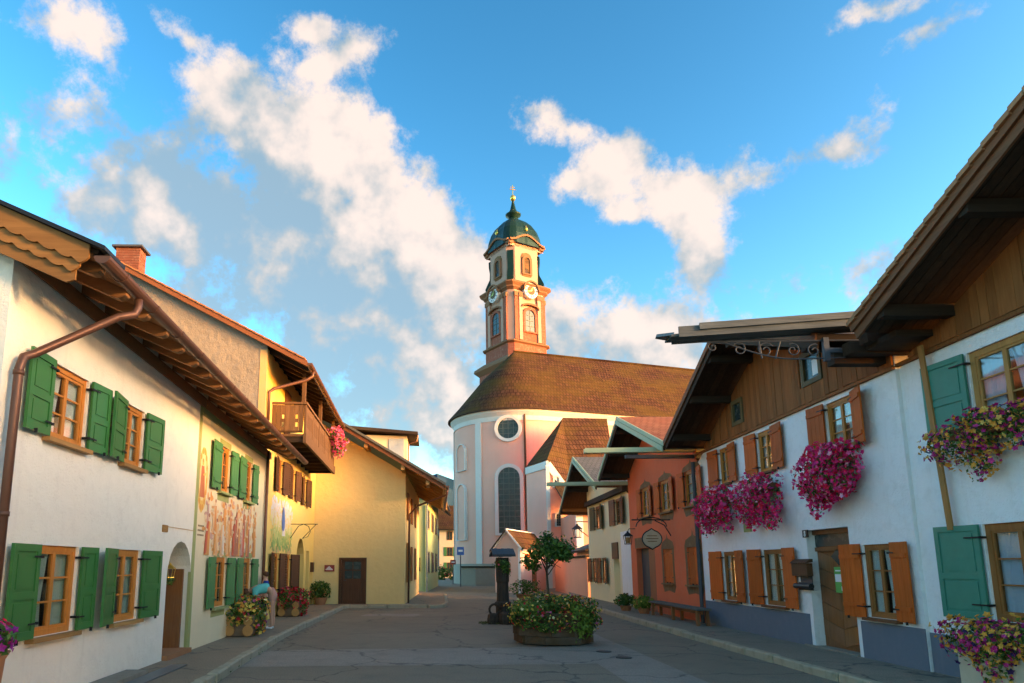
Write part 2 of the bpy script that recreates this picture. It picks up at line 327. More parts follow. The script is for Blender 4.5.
M['soil'] = paint('soil', (.04, .028, .018), .95, .3, .4)
M['skin'] = paint('skin', (.58, .30, .20), .55, .06); M['hair'] = paint('brown_hair', (.09, .035, .015), .6, .2)
M['turq'] = paint('turquoise_cotton', (.06, .48, .44), .85, .1); M['navy'] = paint('blue_cotton', (.02, .05, .26), .85, .1)
M['shorts'] = paint('pink_shorts', (.55, .27, .21), .85, .1); M['dark_cloth'] = paint('dark_cloth', (.03, .03, .05), .85, .1)
M['shoe'] = paint('shoe_white', (.7, .68, .66), .6, .1)
M['mural_a'] = tintmat('mural_pigments', [(0, (.62, .12, .06)), (.2, (.76, .32, .10)), (.4, (.80, .56, .34)), (.55, (.46, .17, .10)), (.68, (.28, .27, .25)), (.78, (.70, .60, .46)), (.9, (.62, .34, .26))], .9, 0)
M['mural_b'] = tintmat('mural_garden', [(0, (.22, .36, .12)), (.25, (.45, .50, .15)), (.45, (.70, .62, .28)), (.65, (.72, .60, .52)), (.85, (.55, .62, .66))], .9, 0)
M['mural_o'] = tintmat('mural_gold', [(0, (.68, .26, .06)), (.4, (.78, .45, .12)), (.7, (.55, .12, .06)), (.9, (.80, .62, .3))], .9, 0)
M['leaf'] = tintmat('leaves', [(0, (.03, .075, .012)), (.5, (.065, .14, .02)), (1, (.14, .23, .04))])
M['leaf_lt'] = tintmat('lime_leaves', [(0, (.07, .15, .02)), (.5, (.14, .24, .03)), (1, (.24, .34, .06))])
M['leaf_tree'] = tintmat('tree_leaves', [(0, (.02, .07, .012)), (.5, (.05, .14, .02)), (1, (.12, .25, .04))])
M['fl_mag'] = tintmat('magenta_blossom', [(0, (.86, .02, .14)), (.35, (.92, .04, .24)), (.6, (.94, .14, .36)), (.75, (.86, .02, .05)), (.92, (.94, .40, .50))], .6, .2, 'CONSTANT')
M['fl_mix'] = tintmat('petunia_blossom', [(0, (.85, .36, .06)), (.36, (.88, .50, .12)), (.52, (.55, .02, .17)), (.80, (.68, .05, .25)), (.93, (.05, .015, .09))], .6, .2, 'CONSTANT')
M['fl_red'] = tintmat('red_geranium', [(0, (.55, .015, .02)), (.5, (.66, .03, .05)), (.8, (.72, .10, .13))], .6, .2, 'CONSTANT')
M['fl_bed'] = tintmat('bed_blossom', [(0, (.80, .58, .12)), (.34, (.82, .70, .35)), (.44, (.78, .34, .06)), (.74, (.65, .03, .04)), (.94, (.7, .14, .3))], .6, .2, 'CONSTANT')
M['fl_pink'] = tintmat('pink_geranium', [(0, (.75, .08, .22)), (.5, (.80, .16, .30)), (.85, (.7, .05, .1))], .6, .2, 'CONSTANT')
M['fl_purp'] = tintmat('purple_petunia', [(0, (.28, .02, .25)), (.4, (.42, .03, .25)), (.7, (.15, .02, .16)), (.85, (.5, .02, .08))], .6, .2, 'CONSTANT')
M['grass'] = tintmat('grass', [(0, (.05, .08, .015)), (.6, (.10, .13, .03)), (1, (.16, .16, .05))])
m_, nt_, b_ = newmat('haze_blue_forest'); v_ = coords(nt_)
nt_.links.new(mixc(nt_, ramp(nt_, noise(nt_, v_, .006, 6, .65), [(.4, (0, 0, 0)), (.65, (1, 1, 1))]), (.012, .045, .085), (.04, .085, .13)), b_.inputs['Base Color']); b_.inputs['Roughness'].default_value = 1; b_.inputs['Specular IOR Level'].default_value = 0  # forest colour pushed to blue, standing in for distance haze
M['mountain'] = m_

# ================================================================= mesh helpers
class MB:
    def __init__(s): s.v = []; s.f = []; s.mi = []; s.m = 0; s.uv = {}
    def quad(s, *p):
        n = len(s.v); s.v += [tuple(q) for q in p]; s.f.append(tuple(range(n, n + len(p)))); s.mi.append(s.m); return s
    def uquad(s, p, org, ux, vx):
        """a face with UVs in metres along the unit vectors ux, vx"""
        s.quad(*p); s.uv[len(s.f) - 1] = [((Vector(q) - org).dot(ux), (Vector(q) - org).dot(vx)) for q in p]; return s
    def box(s, x0, x1, y0, y1, z0, z1):
        n = len(s.v); s.v += [(x0, y0, z0), (x1, y0, z0), (x1, y1, z0), (x0, y1, z0), (x0, y0, z1), (x1, y0, z1), (x1, y1, z1), (x0, y1, z1)]
        for f in ((0, 3, 2, 1), (4, 5, 6, 7), (0, 1, 5, 4), (1, 2, 6, 5), (2, 3, 7, 6), (3, 0, 4, 7)):
            s.f.append(tuple(n + i for i in f)); s.mi.append(s.m)
        return s
    def prism(s, poly, ext):
        """poly: 3-D points of one face; ext: extrusion vector"""
        n = len(s.v); k = len(poly); e = Vector(ext)
        s.v += [tuple(p) for p in poly] + [tuple(Vector(p) + e) for p in poly]
        s.f.append(tuple(range(n, n + k))); s.f.append(tuple(range(n + 2 * k - 1, n + k - 1, -1))); s.mi += [s.m] * 2
        for i in range(k):
            j = (i + 1) % k; s.f.append((n + i, n + k + i, n + k + j, n + j)); s.mi.append(s.m)
        return s
    def beam(s, a, b, w, h, up=(0, 0, 1)):
        a, b = Vector(a), Vector(b); d = (b - a).normalized(); up = Vector(up)
        sd = d.cross(up)
        if sd.length < 1e-4: sd = d.cross(Vector((1, 0, 0)))
        sd.normalize(); u = sd.cross(d).normalized()
        p = [a + sd * (i * w / 2) + u * (j * h / 2) for i, j in ((-1, -1), (1, -1), (1, 1), (-1, 1))]
        return s.prism(p, b - a)
    def tube(s, path, r, n=8, cap=True):
        path = [Vector(p) for p in path]; rs = r if isinstance(r, (list, tuple)) else [r] * len(path)
        base = len(s.v); prev = None
        for i, p in enumerate(path):
            d = (path[min(i + 1, len(path) - 1)] - path[max(i - 1, 0)]).normalized()
            if prev is None:
                a = d.cross(Vector((0, 0, 1)));
                if a.length < 1e-3: a = d.cross(Vector((1, 0, 0)))
            else: a = prev - d * prev.dot(d)
            a.normalize(); b = d.cross(a); prev = a
            s.v += [tuple(p + a * (math.cos(2 * math.pi * k / n) * rs[i]) + b * (math.sin(2 * math.pi * k / n) * rs[i])) for k in range(n)]
        for i in range(len(path) - 1):
            for k in range(n):
                q = base + i * n; s.f.append((q + k, q + (k + 1) % n, q + n + (k + 1) % n, q + n + k)); s.mi.append(s.m)
        if cap:
            s.f.append(tuple(base + k for k in range(n))[::-1]); s.f.append(tuple(base + (len(path) - 1) * n + k for k in range(n))); s.mi += [s.m] * 2
        return s
    def lathe(s, prof, n=16, c=(0, 0), ring=None):
        """prof: (r, z); ring: optional function angle -> radius factor"""
        base = len(s.v)
        for r, z in prof:
            for k in range(n):
                a = 2 * math.pi * k / n; q = r * (ring(a) if ring else 1); s.v.append((c[0] + q * math.cos(a), c[1] + q * math.sin(a), z))
        for i in range(len(prof) - 1):
            for k in range(n):
                q = base + i * n; s.f.append((q + k, q + (k + 1) % n, q + n + (k + 1) % n, q + n + k)); s.mi.append(s.m)
        s.f.append(tuple(base + k for k in range(n))[::-1]); s.f.append(tuple(base + (len(prof) - 1) * n + k for k in range(n))); s.mi += [s.m] * 2
        return s
    def build(s, name, mat, parent=None, loc=None, rz=None, smooth=False, label=None, kind=None, bevel=0.):
        me = bpy.data.meshes.new(name); me.from_pydata(s.v, [], s.f)
        mats = mat if isinstance(mat, (list, tuple)) else [mat]
        for k in mats: me.materials.append(M[k] if isinstance(k, str) else k)
        if len(mats) > 1: me.polygons.foreach_set('material_index', s.mi)
        if s.uv:
            ul = me.uv_layers.new(name='UVMap')
            for fi, uvs in s.uv.items():
                p = me.polygons[fi]
                for k, li in enumerate(p.loop_indices): ul.data[li].uv = uvs[k]
        if smooth: me.shade_smooth()
        me.update()
        o = bpy.data.objects.new(name, me); C.objects.link(o)
        if parent: o.parent = parent
        if loc is not None: o.location = loc
        if rz is not None: o.rotation_euler = (0, 0, rz)
        if label: o['label'] = label
        if kind: o['kind'] = kind
        if bevel:
            b = o.modifiers.new('bevel', 'BEVEL'); b.width = bevel; b.segments = 1
        return o
def thing(name, label, cat, loc=(0, 0, 0), rz=0, group=None, kind=None):
    o = bpy.data.objects.new(name, None); C.objects.link(o); o.location = loc; o.rotation_euler = (0, 0, rz); o.empty_display_size = .2
    if label: o['label'] = label
    if cat: o['category'] = cat
    if group: o['group'] = group
    if kind: o['kind'] = kind
    return o
def tag(o, label, cat, group=None):
    o['label'] = label; o['category'] = cat
    if group: o['group'] = group
    return o

class Facade:
    """a vertical wall plane; local x = along it to the viewer's right, y = into the wall, z up"""
    def __init__(s, p0, p1):
        s.p0 = Vector((*p0, 0)); d = Vector((*p1, 0)) - s.p0; s.len = d.length; s.u = d.normalized()
        s.n = Vector((0, 0, 1)).cross(s.u); s.ang = math.atan2(s.u.y, s.u.x)
    def loc(s, px, py, d=0.):
        r = ray(px, py); o = Vector((0, 0, EYE)) - s.p0 - s.n * d
        t = -o.dot(s.n) / r.dot(s.n); q = Vector((0, 0, EYE)) + r * t - s.p0
        return q.dot(s.u), q.z
    def rect(s, xl, xr, yt, yb, d=0.):
        ym, xm = (yt + yb) / 2, (xl + xr) / 2
        return s.loc(xl, ym, d)[0], s.loc(xr, ym, d)[0], s.loc(xm, yb, d)[1], s.loc(xm, yt, d)[1]
    def w(s, u, y, z): return s.p0 + s.u * u + s.n * y + Vector((0, 0, z))
    def thing(s, name, label, cat, group=None): return thing(name, label, cat, tuple(s.p0), s.ang, group)

def clip_top(poly, a, b):
    """keep the part of the (u, z) polygon below the line a-b"""
    out = []; f = lambda p: p[1] - (a[1] + (b[1] - a[1]) * (p[0] - a[0]) / (b[0] - a[0]))
    for i in range(len(poly)):
        p, q = poly[i], poly[(i + 1) % len(poly)]; fp, fq = f(p), f(q)
        if fp <= 1e-6: out.append(p)
        if (fp < -1e-6 and fq > 1e-6) or (fp > 1e-6 and fq < -1e-6):
            t = fp / (fp - fq); out.append((p[0] + (q[0] - p[0]) * t, p[1] + (q[1] - p[1]) * t))
    return out
def wall(parent, mat, u0, u1, z0, top, ops=(), reveal=.12, depth=None, name='wall', backs=True):
    if not isinstance(top, (list, tuple)): top = [(u0, top), (u1, top)]
    mb = MB(); zt = max(t[1] for t in top)
    us = sorted({u0, u1, *[t[0] for t in top], *[o[0] for o in ops], *[o[1] for o in ops]})
    us = [u for u in us if u0 - 1e-6 <= u <= u1 + 1e-6]
    zs = sorted({z0, zt, *[o[2] for o in ops], *[o[3] for o in ops]}); zs = [z for z in zs if z0 - 1e-6 <= z <= zt + 1e-6]
    for a, b in zip(us, us[1:]):
        if b - a < 1e-4: continue
        seg = next((p, q) for p, q in zip(top, top[1:]) if p[0] - 1e-6 <= (a + b) / 2 <= q[0] + 1e-6)
        for c, d in zip(zs, zs[1:]):
            if any(o[0] < (a + b) / 2 < o[1] and o[2] < (c + d) / 2 < o[3] for o in ops): continue
            pl = clip_top([(a, c), (b, c), (b, d), (a, d)], *seg)
            if len(pl) > 2: mb.quad(*[(p[0], 0, p[1]) for p in pl])
    for o in ops:
        a, b, c, d = o[:4]; rv = o[5] if len(o) > 5 else reveal; arch = len(o) > 4 and o[4]
        mb.quad((a, 0, c), (a, 0, d), (a, rv, d), (a, rv, c)); mb.quad((b, 0, c), (b, rv, c), (b, rv, d), (b, 0, d)); mb.quad((a, 0, c), (a, rv, c), (b, rv, c), (b, 0, c))
        if not arch: mb.quad((a, 0, d), (b, 0, d), (b, rv, d), (a, rv, d))
        else:
            r = (b - a) / 2; n = 10; k = arch if isinstance(arch, float) else 1.
            pts = [((a + b) / 2 - r * math.cos(math.pi * i / n), d - r * k + r * k * math.sin(math.pi * i / n)) for i in range(n + 1)]
            for p, q in zip(pts, pts[1:]):
                mb.quad((p[0], 0.002, p[1]), (q[0], 0.002, q[1]), (q[0], 0.002, d), (p[0], 0.002, d)); mb.quad((p[0], 0.002, p[1]), (p[0], rv, p[1]), (q[0], rv, q[1]), (q[0], 0.002, q[1]))
    if depth:
        for u in (u0, u1):
            zz = top[0][1] if u == u0 else top[-1][1]
            mb.quad((u, 0, z0), (u, depth, z0), (u, depth, zz), (u, 0, zz))
        mb.quad(*[(u, depth, z) for u, z in [(u0, z0), (u1, z0)] + list(reversed(top))])
    o = mb.build(name, mat, parent)
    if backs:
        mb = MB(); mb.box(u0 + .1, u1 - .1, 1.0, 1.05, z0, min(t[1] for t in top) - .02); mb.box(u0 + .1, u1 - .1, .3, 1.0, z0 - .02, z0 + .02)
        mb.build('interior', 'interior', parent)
    return o

def shutter(parent, hx, y, z0, z1, w, side, mat, style, ang=6):
    """side -1: hinged on the left of the window and opening to the left"""
    mb = MB(); h = z1 - z0; t = .035; s = side
    def bx(a, b, y0, y1, c, d): mb.box(min(s * a, s * b), max(s * a, s * b), y0, y1, c, d)
    if style == 'panel':
        st = min(.075, w * .2); bx(0, st, -t, 0, 0, h); bx(w - st, w, -t, 0, 0, h)
        for c, d in ((0, .09), (h * .42, h * .42 + .08), (h - .08, h)): bx(st, w - st, -t, 0, c, d)
        for c, d in ((.09, h * .42), (h * .42 + .08, h - .08)):
            bx(st, w - st, -t * .55, -t * .35, c, d); bx(st + .035, w - st - .035, -t * .82, -t * .54, c + .035, d - .035)
    elif style == 'louvre':
        bx(.01, w - .01, -t * .24, 0, .01, h - .01); st = .05; bx(0, st, -t, 0, 0, h); bx(w - st, w, -t, 0, 0, h); bx(st, w - st, -t, 0, 0, .06); bx(st, w - st, -t, 0, h - .06, h); bx(st, w - st, -t, 0, h * .48, h * .52)
        k = 14
        for i in range(k):
            c = .07 + (h - .15) * i / k; bx(st, w - st, -t * .8, -t * .25, c, c + (h - .15) / k * .6)
    else:
        n = max(2, round(w / .15)); 
        for i in range(n): bx(w * i / n + .003, w * (i + 1) / n - .003, -t * .75, 0, random.uniform(0, .006), h - random.uniform(0, .006))
        for c in (h * .14, h * .80): bx(.02, w - .02, -t * 1.35, -t * .76, c, c + .07)
    mb.m = 1
    for c in (h * .13, h * .84):
        bx(-.03, w * .30, -t * 1.5, -t * 1.36, c + .02, c + .04); bx(-.04, -.015, -t * 1.5, .05, c + .015, c + .045)
    bx(w * .7, w * .73, -t * 1.4 - .03, -t * 1.3, -.03, .02)
    o = mb.build('shutter', [mat, 'iron'], parent, (hx, y, z0)); o.rotation_euler = (0, 0, -s * R(ang)); return o

def window(parent, u0, u1, z0, z1, y=.035, fr='frame', cols=2, rows=3, sill=None, curtain=None, sh=None, shmat='green', shstyle='panel', ang=(6, 6), wl=None, wr=None, fw=.065, each=True, name='window', cover=.0):
    mb = MB(); mw = (u1 - u0)
    mb.box(u0, u0 + fw, y, y + .07, z0, z1); mb.box(u1 - fw, u1, y, y + .07, z0, z1); mb.box(u0 + fw, u1 - fw, y, y + .07, z1 - fw, z1); mb.box(u0 + fw, u1 - fw, y, y + .07, z0, z0 + fw)
    iw = (mw - 2 * fw) / cols; pan = []
    for i in range(cols):
        a = u0 + fw + iw * i; b = a + iw; s = .035
        mb.box(a, a + s, y + .012, y + .058, z0 + fw, z1 - fw); mb.box(b - s, b, y + .012, y + .058, z0 + fw, z1 - fw)
        mb.box(a + s, b - s, y + .012, y + .058, z0 + fw, z0 + fw + s); mb.box(a + s, b - s, y + .012, y + .058, z1 - fw - s, z1 - fw)
        hh = (z1 - z0 - 2 * fw - 2 * s) / rows
        for j in range(rows):
            c = z0 + fw + s + hh * j; pan.append((a + s, b - s, c, c + hh))
            if j: mb.box(a + s, b - s, y + .02, y + .05, c - .011, c + .011)
    f = mb.build(name, fr, parent)
    if each:
        for a, b, c, d in pan: MB().box(a, b, y + .030, y + .036, c + (.011 if c > z0 + fw + .036 else 0), d - .011).build('pane', 'pane', f)
    else:
        for i in range(cols):
            a = u0 + fw + iw * i + .035; MB().box(a, a + iw - .07, y + .0305, y + .036, z0 + fw + .035, z1 - fw - .035).build('pane', 'pane', f)
    if curtain:
        for sd in (0, 1):
            mb = MB(); n = 26; ww = mw * .48
            for i in range(n):
                def P(k, zz, fl):
                    t = k / n; x = (u0 + t * ww * (1 - .2 * fl)) if sd == 0 else (u1 - t * ww * (1 - .2 * fl))
                    return (x, y + .085 + .015 * math.sin(k * 1.9 + sd), zz)
                zm = z0 + (z1 - z0) * .35
                mb.quad(P(i, z1, 0), P(i + 1, z1, 0), P(i + 1, zm, 1), P(i, zm, 1)); mb.quad(P(i, zm, 1), P(i + 1, zm, 1), P(i + 1, z0, .7), P(i, z0, .7))
            mb.build('curtain', curtain, f, smooth=True)
    if sill:
        MB().box(u0 - .07, u1 + .07, -.10, y, z0 - .055, z0 - .004).build('sill', sill, f)
    wl = wl or mw / 2; wr = wr or mw / 2
    if sh in ('both', 'left'): shutter(f, u0 - .015, -.03, z0 - cover, z1 + cover, wl, -1, shmat, shstyle, ang[0])
    if sh in ('both', 'right'): shutter(f, u1 + .015, -.03, z0 - cover, z1 + cover, wr, 1, shmat, shstyle, ang[1])
    if sh == 'closed':
        for sd, hx in ((1, u0 + .01), (-1, u1 - .01)):
            o = shutter(f, hx, .05, z0 + .01, z1 - .01, mw / 2 - .015, sd, shmat, shstyle, 0)
    return f
def slope_roof(parent, mat, pts, thick=.16, name='roof', under=None):
    """pts: 4 points, eave-left, eave-right, ridge-right, ridge-left; a slab hanging below them, tiled on top"""
    a, b, c, d = [Vector(p) for p in pts]; ux = (b - a).normalized(); n = ux.cross(d - a).normalized()
    if n.z < 0: n = -n
    vx = n.cross(ux).normalized()
    if vx.z < 0: vx = -vx
    mb = MB(); mb.uquad([a, b, c, d], a, ux, vx); lo = [p - n * thick for p in (a, b, c, d)]
    top = [a, b, c, d]; mb.m = 1; mb.quad(*reversed(lo))
    for i in range(4): mb.quad(top[i], lo[i], lo[(i + 1) % 4], top[(i + 1) % 4])
    return mb.build(name, [mat, under or 'dark_x'], parent)

# ---------------------------------------------------------------- foliage
def leaf_cloud(parent, name, mat, pts, nrm, size, seed, kind='stuff', petal=0, asp=.55):
    """pts Nx3, nrm Nx3 (outward); petal = 0: folded leaves (2 tris), else rosettes with that many petals"""
    rg = np.random.default_rng(seed); n = len(pts); pts = np.asarray(pts, float); nrm = np.asarray(nrm, float)
    nr = nrm + rg.normal(0, .45 if petal else .6, (n, 3)); nr /= np.linalg.norm(nr, axis=1)[:, None] + 1e-9
    t = np.cross(nr, rg.normal(0, 1, (n, 3))); t /= np.linalg.norm(t, axis=1)[:, None] + 1e-9; b = np.cross(nr, t)
    s = (size * rg.uniform(.65, 1.35, n))[:, None]
    if not petal:
        V = np.stack([pts - t * s, pts + b * s * asp - nr * s * .12, pts + t * s, pts - b * s * asp - nr * s * .12], 1).reshape(-1, 3)
        k = np.arange(n)[:, None] * 4; F = np.concatenate([k + [[0, 1, 2]], k + [[0, 2, 3]]], 1).reshape(-1, 3); per = 2
    else:
        m = petal * 2; L = [pts - nr * s * .15]
        for i in range(m):
            a = 2 * math.pi * i / m; r = 1. if i % 2 == 0 else .62
            L.append(pts + (t * math.cos(a) + b * math.sin(a)) * s * r + nr * s * .22)
        V = np.stack(L, 1).reshape(-1, 3); k = np.arange(n)[:, None] * (m + 1)
        F = np.concatenate([k + [[0, 1 + i, 1 + (i + 1) % m]] for i in range(m)], 1).reshape(-1, 3); per = m
    me = bpy.data.meshes.new(name); me.from_pydata(V.tolist(), [], F.tolist()); me.materials.append(M[mat])
    at = me.attributes.new('tint', 'FLOAT', 'FACE'); at.data.foreach_set('value', np.repeat(rg.uniform(0, 1, n), per).astype(np.float32))
    o = bpy.data.objects.new(name, me); C.objects.link(o); o.parent = parent; o['kind'] = kind; return o
def shell(rg, n, c, r, lo=.55, hi=1.05, lump=.22, zmin=-1., k=3.1):
    d = rg.normal(0, 1, (n * 2, 3)); d /= np.linalg.norm(d, axis=1)[:, None]; d = d[d[:, 2] >= zmin][:n]
    ph = c[0] * 3.1 + c[1] * 1.7
    l = 1 + lump * (np.sin(d[:, 0] * k * 1.7 + ph) * np.cos(d[:, 2] * k + ph * .6) + .6 * np.sin(d[:, 1] * k * 2.3 + d[:, 2] * 5 + ph))
    q = rg.uniform(lo ** 3, hi ** 3, len(d)) ** (1 / 3)
    return np.array(c) + d * (q * l)[:, None] * np.array(r), d * (1 / np.array(r)) * min(r)
def flower_mass(parent, blobs, nl, nb, lsize, bsize, lmat, bmat, seed, petals=5, zmin=-1., lump=.22):
    rg = np.random.default_rng(seed); P, D, P2, D2 = [], [], [], []
    tot = sum(b[1][0] * b[1][1] + b[1][2] * b[1][0] + b[1][1] * b[1][2] for b in blobs)
    for c, r in blobs:
        f = (r[0] * r[1] + r[2] * r[0] + r[1] * r[2]) / tot
        p, d = shell(rg, max(4, int(nl * f)), c, r, .5, 1.05, lump, zmin); P.append(p); D.append(d)
        if nb:
            p, d = shell(rg, max(4, int(nb * f)), c, r, .93, 1.13, lump, zmin); P2.append(p); D2.append(d)
    leaf_cloud(parent, 'foliage', lmat, np.concatenate(P), np.concatenate(D), lsize, seed)
    if nb: leaf_cloud(parent, 'blossoms', bmat, np.concatenate(P2), np.concatenate(D2), bsize, seed + 1, petal=petals)

# ================================================================= setting
def sheet(name, poly, z, mat, kind='structure', jit=0.):
    mb = MB(); mb.quad(*[(x, y, z) for x, y in poly]); o = mb.build(name, mat); o['kind'] = kind; return o
def slab(name, poly, z0, z1, mat):
    o = MB().prism([(x, y, z0) for x, y in poly], (0, 0, z1 - z0)).build(name, mat); o['kind'] = 'structure'; return o
sheet('ground', [(-3000, -600), (3000, -600), (3000, 5000), (-3000, 5000)], -.02, 'asphalt')
sheet('road', [(-6, -6), (9, -6), (9.5, 40), (14, 66), (3, 120), (-2, 120), (-2, 48), (-6, 40)], 0, 'asphalt')
def wob(poly, n, a, seed):
    rg = random.Random(seed); out = []
    for i in range(len(poly)):
        p, q = poly[i], poly[(i + 1) % len(poly)]
        for k in range(n):
            t = k / n; out.append((p[0] + (q[0] - p[0]) * t + rg.uniform(-a, a), p[1] + (q[1] - p[1]) * t + rg.uniform(-a, a)))
    return out
sheet('road_patch', wob([(-3.45, 12.1), (2.85, 12.5), (2.85, 3), (4.02, 3), (4.05, 19), (3.1, 19), (2.95, 15.1), (-3.6, 14.4)], 14, .025, 3), .004, 'asphalt_patch')
sheet('road_patch', wob([(-2.6, 24.2), (-.6, 24.0), (-.5, 25.2), (-2.4, 25.3)], 6, .12, 4), .004, 'asphalt_patch')
slab('footway', [(-9, 2), (-3.35, 2), (-3.38, 10.5), (-3.72, 16), (-3.80, 28.2), (-3.6, 28.75), (-.3, 28.75), (.25, 29.1), (.42, 30.5), (.5, 40), (-1.5, 46), (-9, 46)], -.05, .12, 'pave')
slab('footway', [(6.14, 2), (12, 2), (12, 48), (9.2, 48), (6.9, 36), (6.42, 30), (6.2, 20)], -.05, .12, 'pave_r')
def kerb(path, w, side, lens, seed):
    root = thing('kerb', None, None, kind='structure'); rg = random.Random(seed); segs = list(zip(path, path[1:]))
    for p, q in segs:
        p, q = Vector((*p, 0)), Vector((*q, 0)); d = (q - p); L = d.length; d.normalize(); n = Vector((-d.y, d.x, 0)) * side; s = 0
        while s < L - .05:
            l = min(rg.uniform(*lens), L - s); h = .135 + rg.uniform(-.014, .014); o = rg.uniform(-.015, .015)
            mb = MB(); mb.box(0, l - .018, 0, w + o, -.06, h); mb.v = [(x + rg.uniform(-.012, .012), y + rg.uniform(-.01, .01), z + (rg.uniform(-.01, .01) if z > 0 else 0)) for x, y, z in mb.v]
            b = mb.build('kerb_stone', 'kerb', root, p + d * s, math.atan2(d.y, d.x), bevel=.022)
            if side < 0: b.scale = (1, -1, 1)
            s += l
    return root
kerb([(6.14, 3.2), (6.2, 20), (6.42, 30), (6.9, 36)], .17, 1, (.7, 1.15), 1)
kerb([(-3.35, 3.2), (-3.38, 10.5), (-3.72, 16), (-3.80, 28.2), (-3.6, 28.75), (-.3, 28.75), (.25, 29.1), (.42, 30.5), (.5, 40)], .15, -1, (.75, 1.2), 2)
rg = np.random.default_rng(5)
def tuft_line(pts_list, n, off, h, seed, name='grass'):
    rg = np.random.default_rng(seed); P, D = [], []
    for (a, b) in pts_list:
        t = rg.uniform(0, 1, n) ; p = np.array(a)[None] * (1 - t[:, None]) + np.array(b)[None] * t[:, None]
        keep = (np.sin(t * 31 + seed) + np.sin(t * 77) + rg.normal(0, .5, n)) > .2; p = p[keep]
        q = np.zeros((len(p), 3)); q[:, :2] = p + rg.normal(0, .035, (len(p), 2)); q[:, 2] = rg.uniform(.005, h, len(p)); P.append(q); d = rg.normal(0, 1, (len(p), 3)); d[:, 2] *= .3; D.append(d)
    o = leaf_cloud(None, name, 'grass', np.concatenate(P), np.concatenate(D), .022, seed, asp=.35)
    o['label'] = 'green weeds and grass growing along the foot of the kerbs' if seed == 1 else 'grass and moss at the foot of the carved fountain post'; o['category'] = 'grass'; return o
tuft_line([((6.06, 4), (6.12, 20)), ((6.12, 18), (6.3, 29)), ((-3.28, 7), (-3.31, 10.5)), ((-3.3, 10.5), (-3.62, 16))], 1500, .05, .045, 1)

mb = MB(); rg2 = random.Random(2)      # the far mountain: one ridged mass
nx, ny = 40, 10; gx = lambda i: -900 + 3400 * i / nx
def mh(i, j):
    x = gx(i); t = j / ny; pk = 600 * math.exp(-((x - 85) / 300) ** 2) + 330 * math.exp(-((x - 700) / 500) ** 2) + 260 * math.exp(-((x - 1800) / 700) ** 2)
    return pk * (1 - abs(2 * t - 1) ** 1.2) * (.86 + .14 * math.sin(x * .021 + t * 5)) - 3
for i in range(nx):
    for j in range(ny):
        q = lambda a, b: (gx(a) + 25 * math.sin(a * 2.3 + b), 4000 + 900 * (b / ny - .5), mh(a, b))
        mb.quad(q(i, j), q(i + 1, j), q(i + 1, j + 1), q(i, j + 1))
mo = mb.build('mountain', 'mountain', smooth=True); mo['kind'] = 'structure'

# ================================================================= left row
FA = Facade((-4.482, 6.3), (-4.66, 13.4)); FB = Facade((-4.66, 13.4), (-4.81, 19.3)); FC = Facade((-4.98, 19.5), (-5.2, 29.5)); FD = Facade((-5.2, 29.5), (-1.28, 29.5))
GY = -.92                                  # how far the eaves of the first two houses stand out from the wall
g0 = FA.loc(95, 258, GY); g1 = FA.loc(292, 452, GY)
va, vb = atY(104, 240, 6.3 + g0[0]), atY(0, 195, 6.3 + g0[0]); PA = (va.z - vb.z) / (va.x - vb.x)   # roof pitch (negative towards the street)
PA = -PA
def arzt(u, y):                            # top of that roof over (u, y)
    ze = g0[1] + (g1[1] - g0[1]) * (u - g0[0]) / (g1[0] - g0[0]); return ze + .10 + PA * (y - GY)
def low_roof(parent, u0, u1, verge):
    depth = 4.4
    P = lambda u, y: (u, y, arzt(u, y))
    slope_roof(parent, 'roof_dark', [P(u0, GY - .05), P(u1, GY - .05), P(u1, depth), P(u0, depth)], .05)
    P2 = lambda u, y, d=0: (u, y, arzt(u, y) - .055 - d)
    n = int((u1 - u0) / .16)               # soffit boards along the eaves
    for k in range(8):
        ya, yb = GY + .03 + k * .145, GY + .03 + (k + 1) * .145 - .006
        a0, a1 = u0 + .02, u1 - .02
        mb = MB(); mb.prism([P2(a0, ya), P2(a0, yb), P2(a0, yb, .025), P2(a0, ya, .025)], Vector(P2(a1, ya)) - Vector(P2(a0, ya))); mb.build('soffit_board', 'soffit', parent)
    u = u0 + .28
    while u < u1 - .05:                    # rafters with rounded tails
        mb = MB(); y0, y1 = GY + .06, .12; h = .15
        tail = [(0, 0), (0, -.06), (.03, -.105), (.08, -.14), (.15, -.15)]
        poly = [P2(u, y0 + a, .027 - b) for a, b in tail] + [P2(u, y1, .027 + h), P2(u, y1, .027)]
        mb.prism(poly, (.11, 0, 0)); mb.build('rafter', 'rafter', parent); u += .66
    z = arzt((u0 + u1) / 2, .0)
    MB().prism([P2(u0 + .1, -.06, .20), P2(u0 + .1, .06, .20), P2(u0 + .1, .06, .40), P2(u0 + .1, -.06, .40)], Vector(P2(u1, -.06)) - Vector(P2(u0 + .1, -.06))).build('wall_plate', 'rafter', parent)
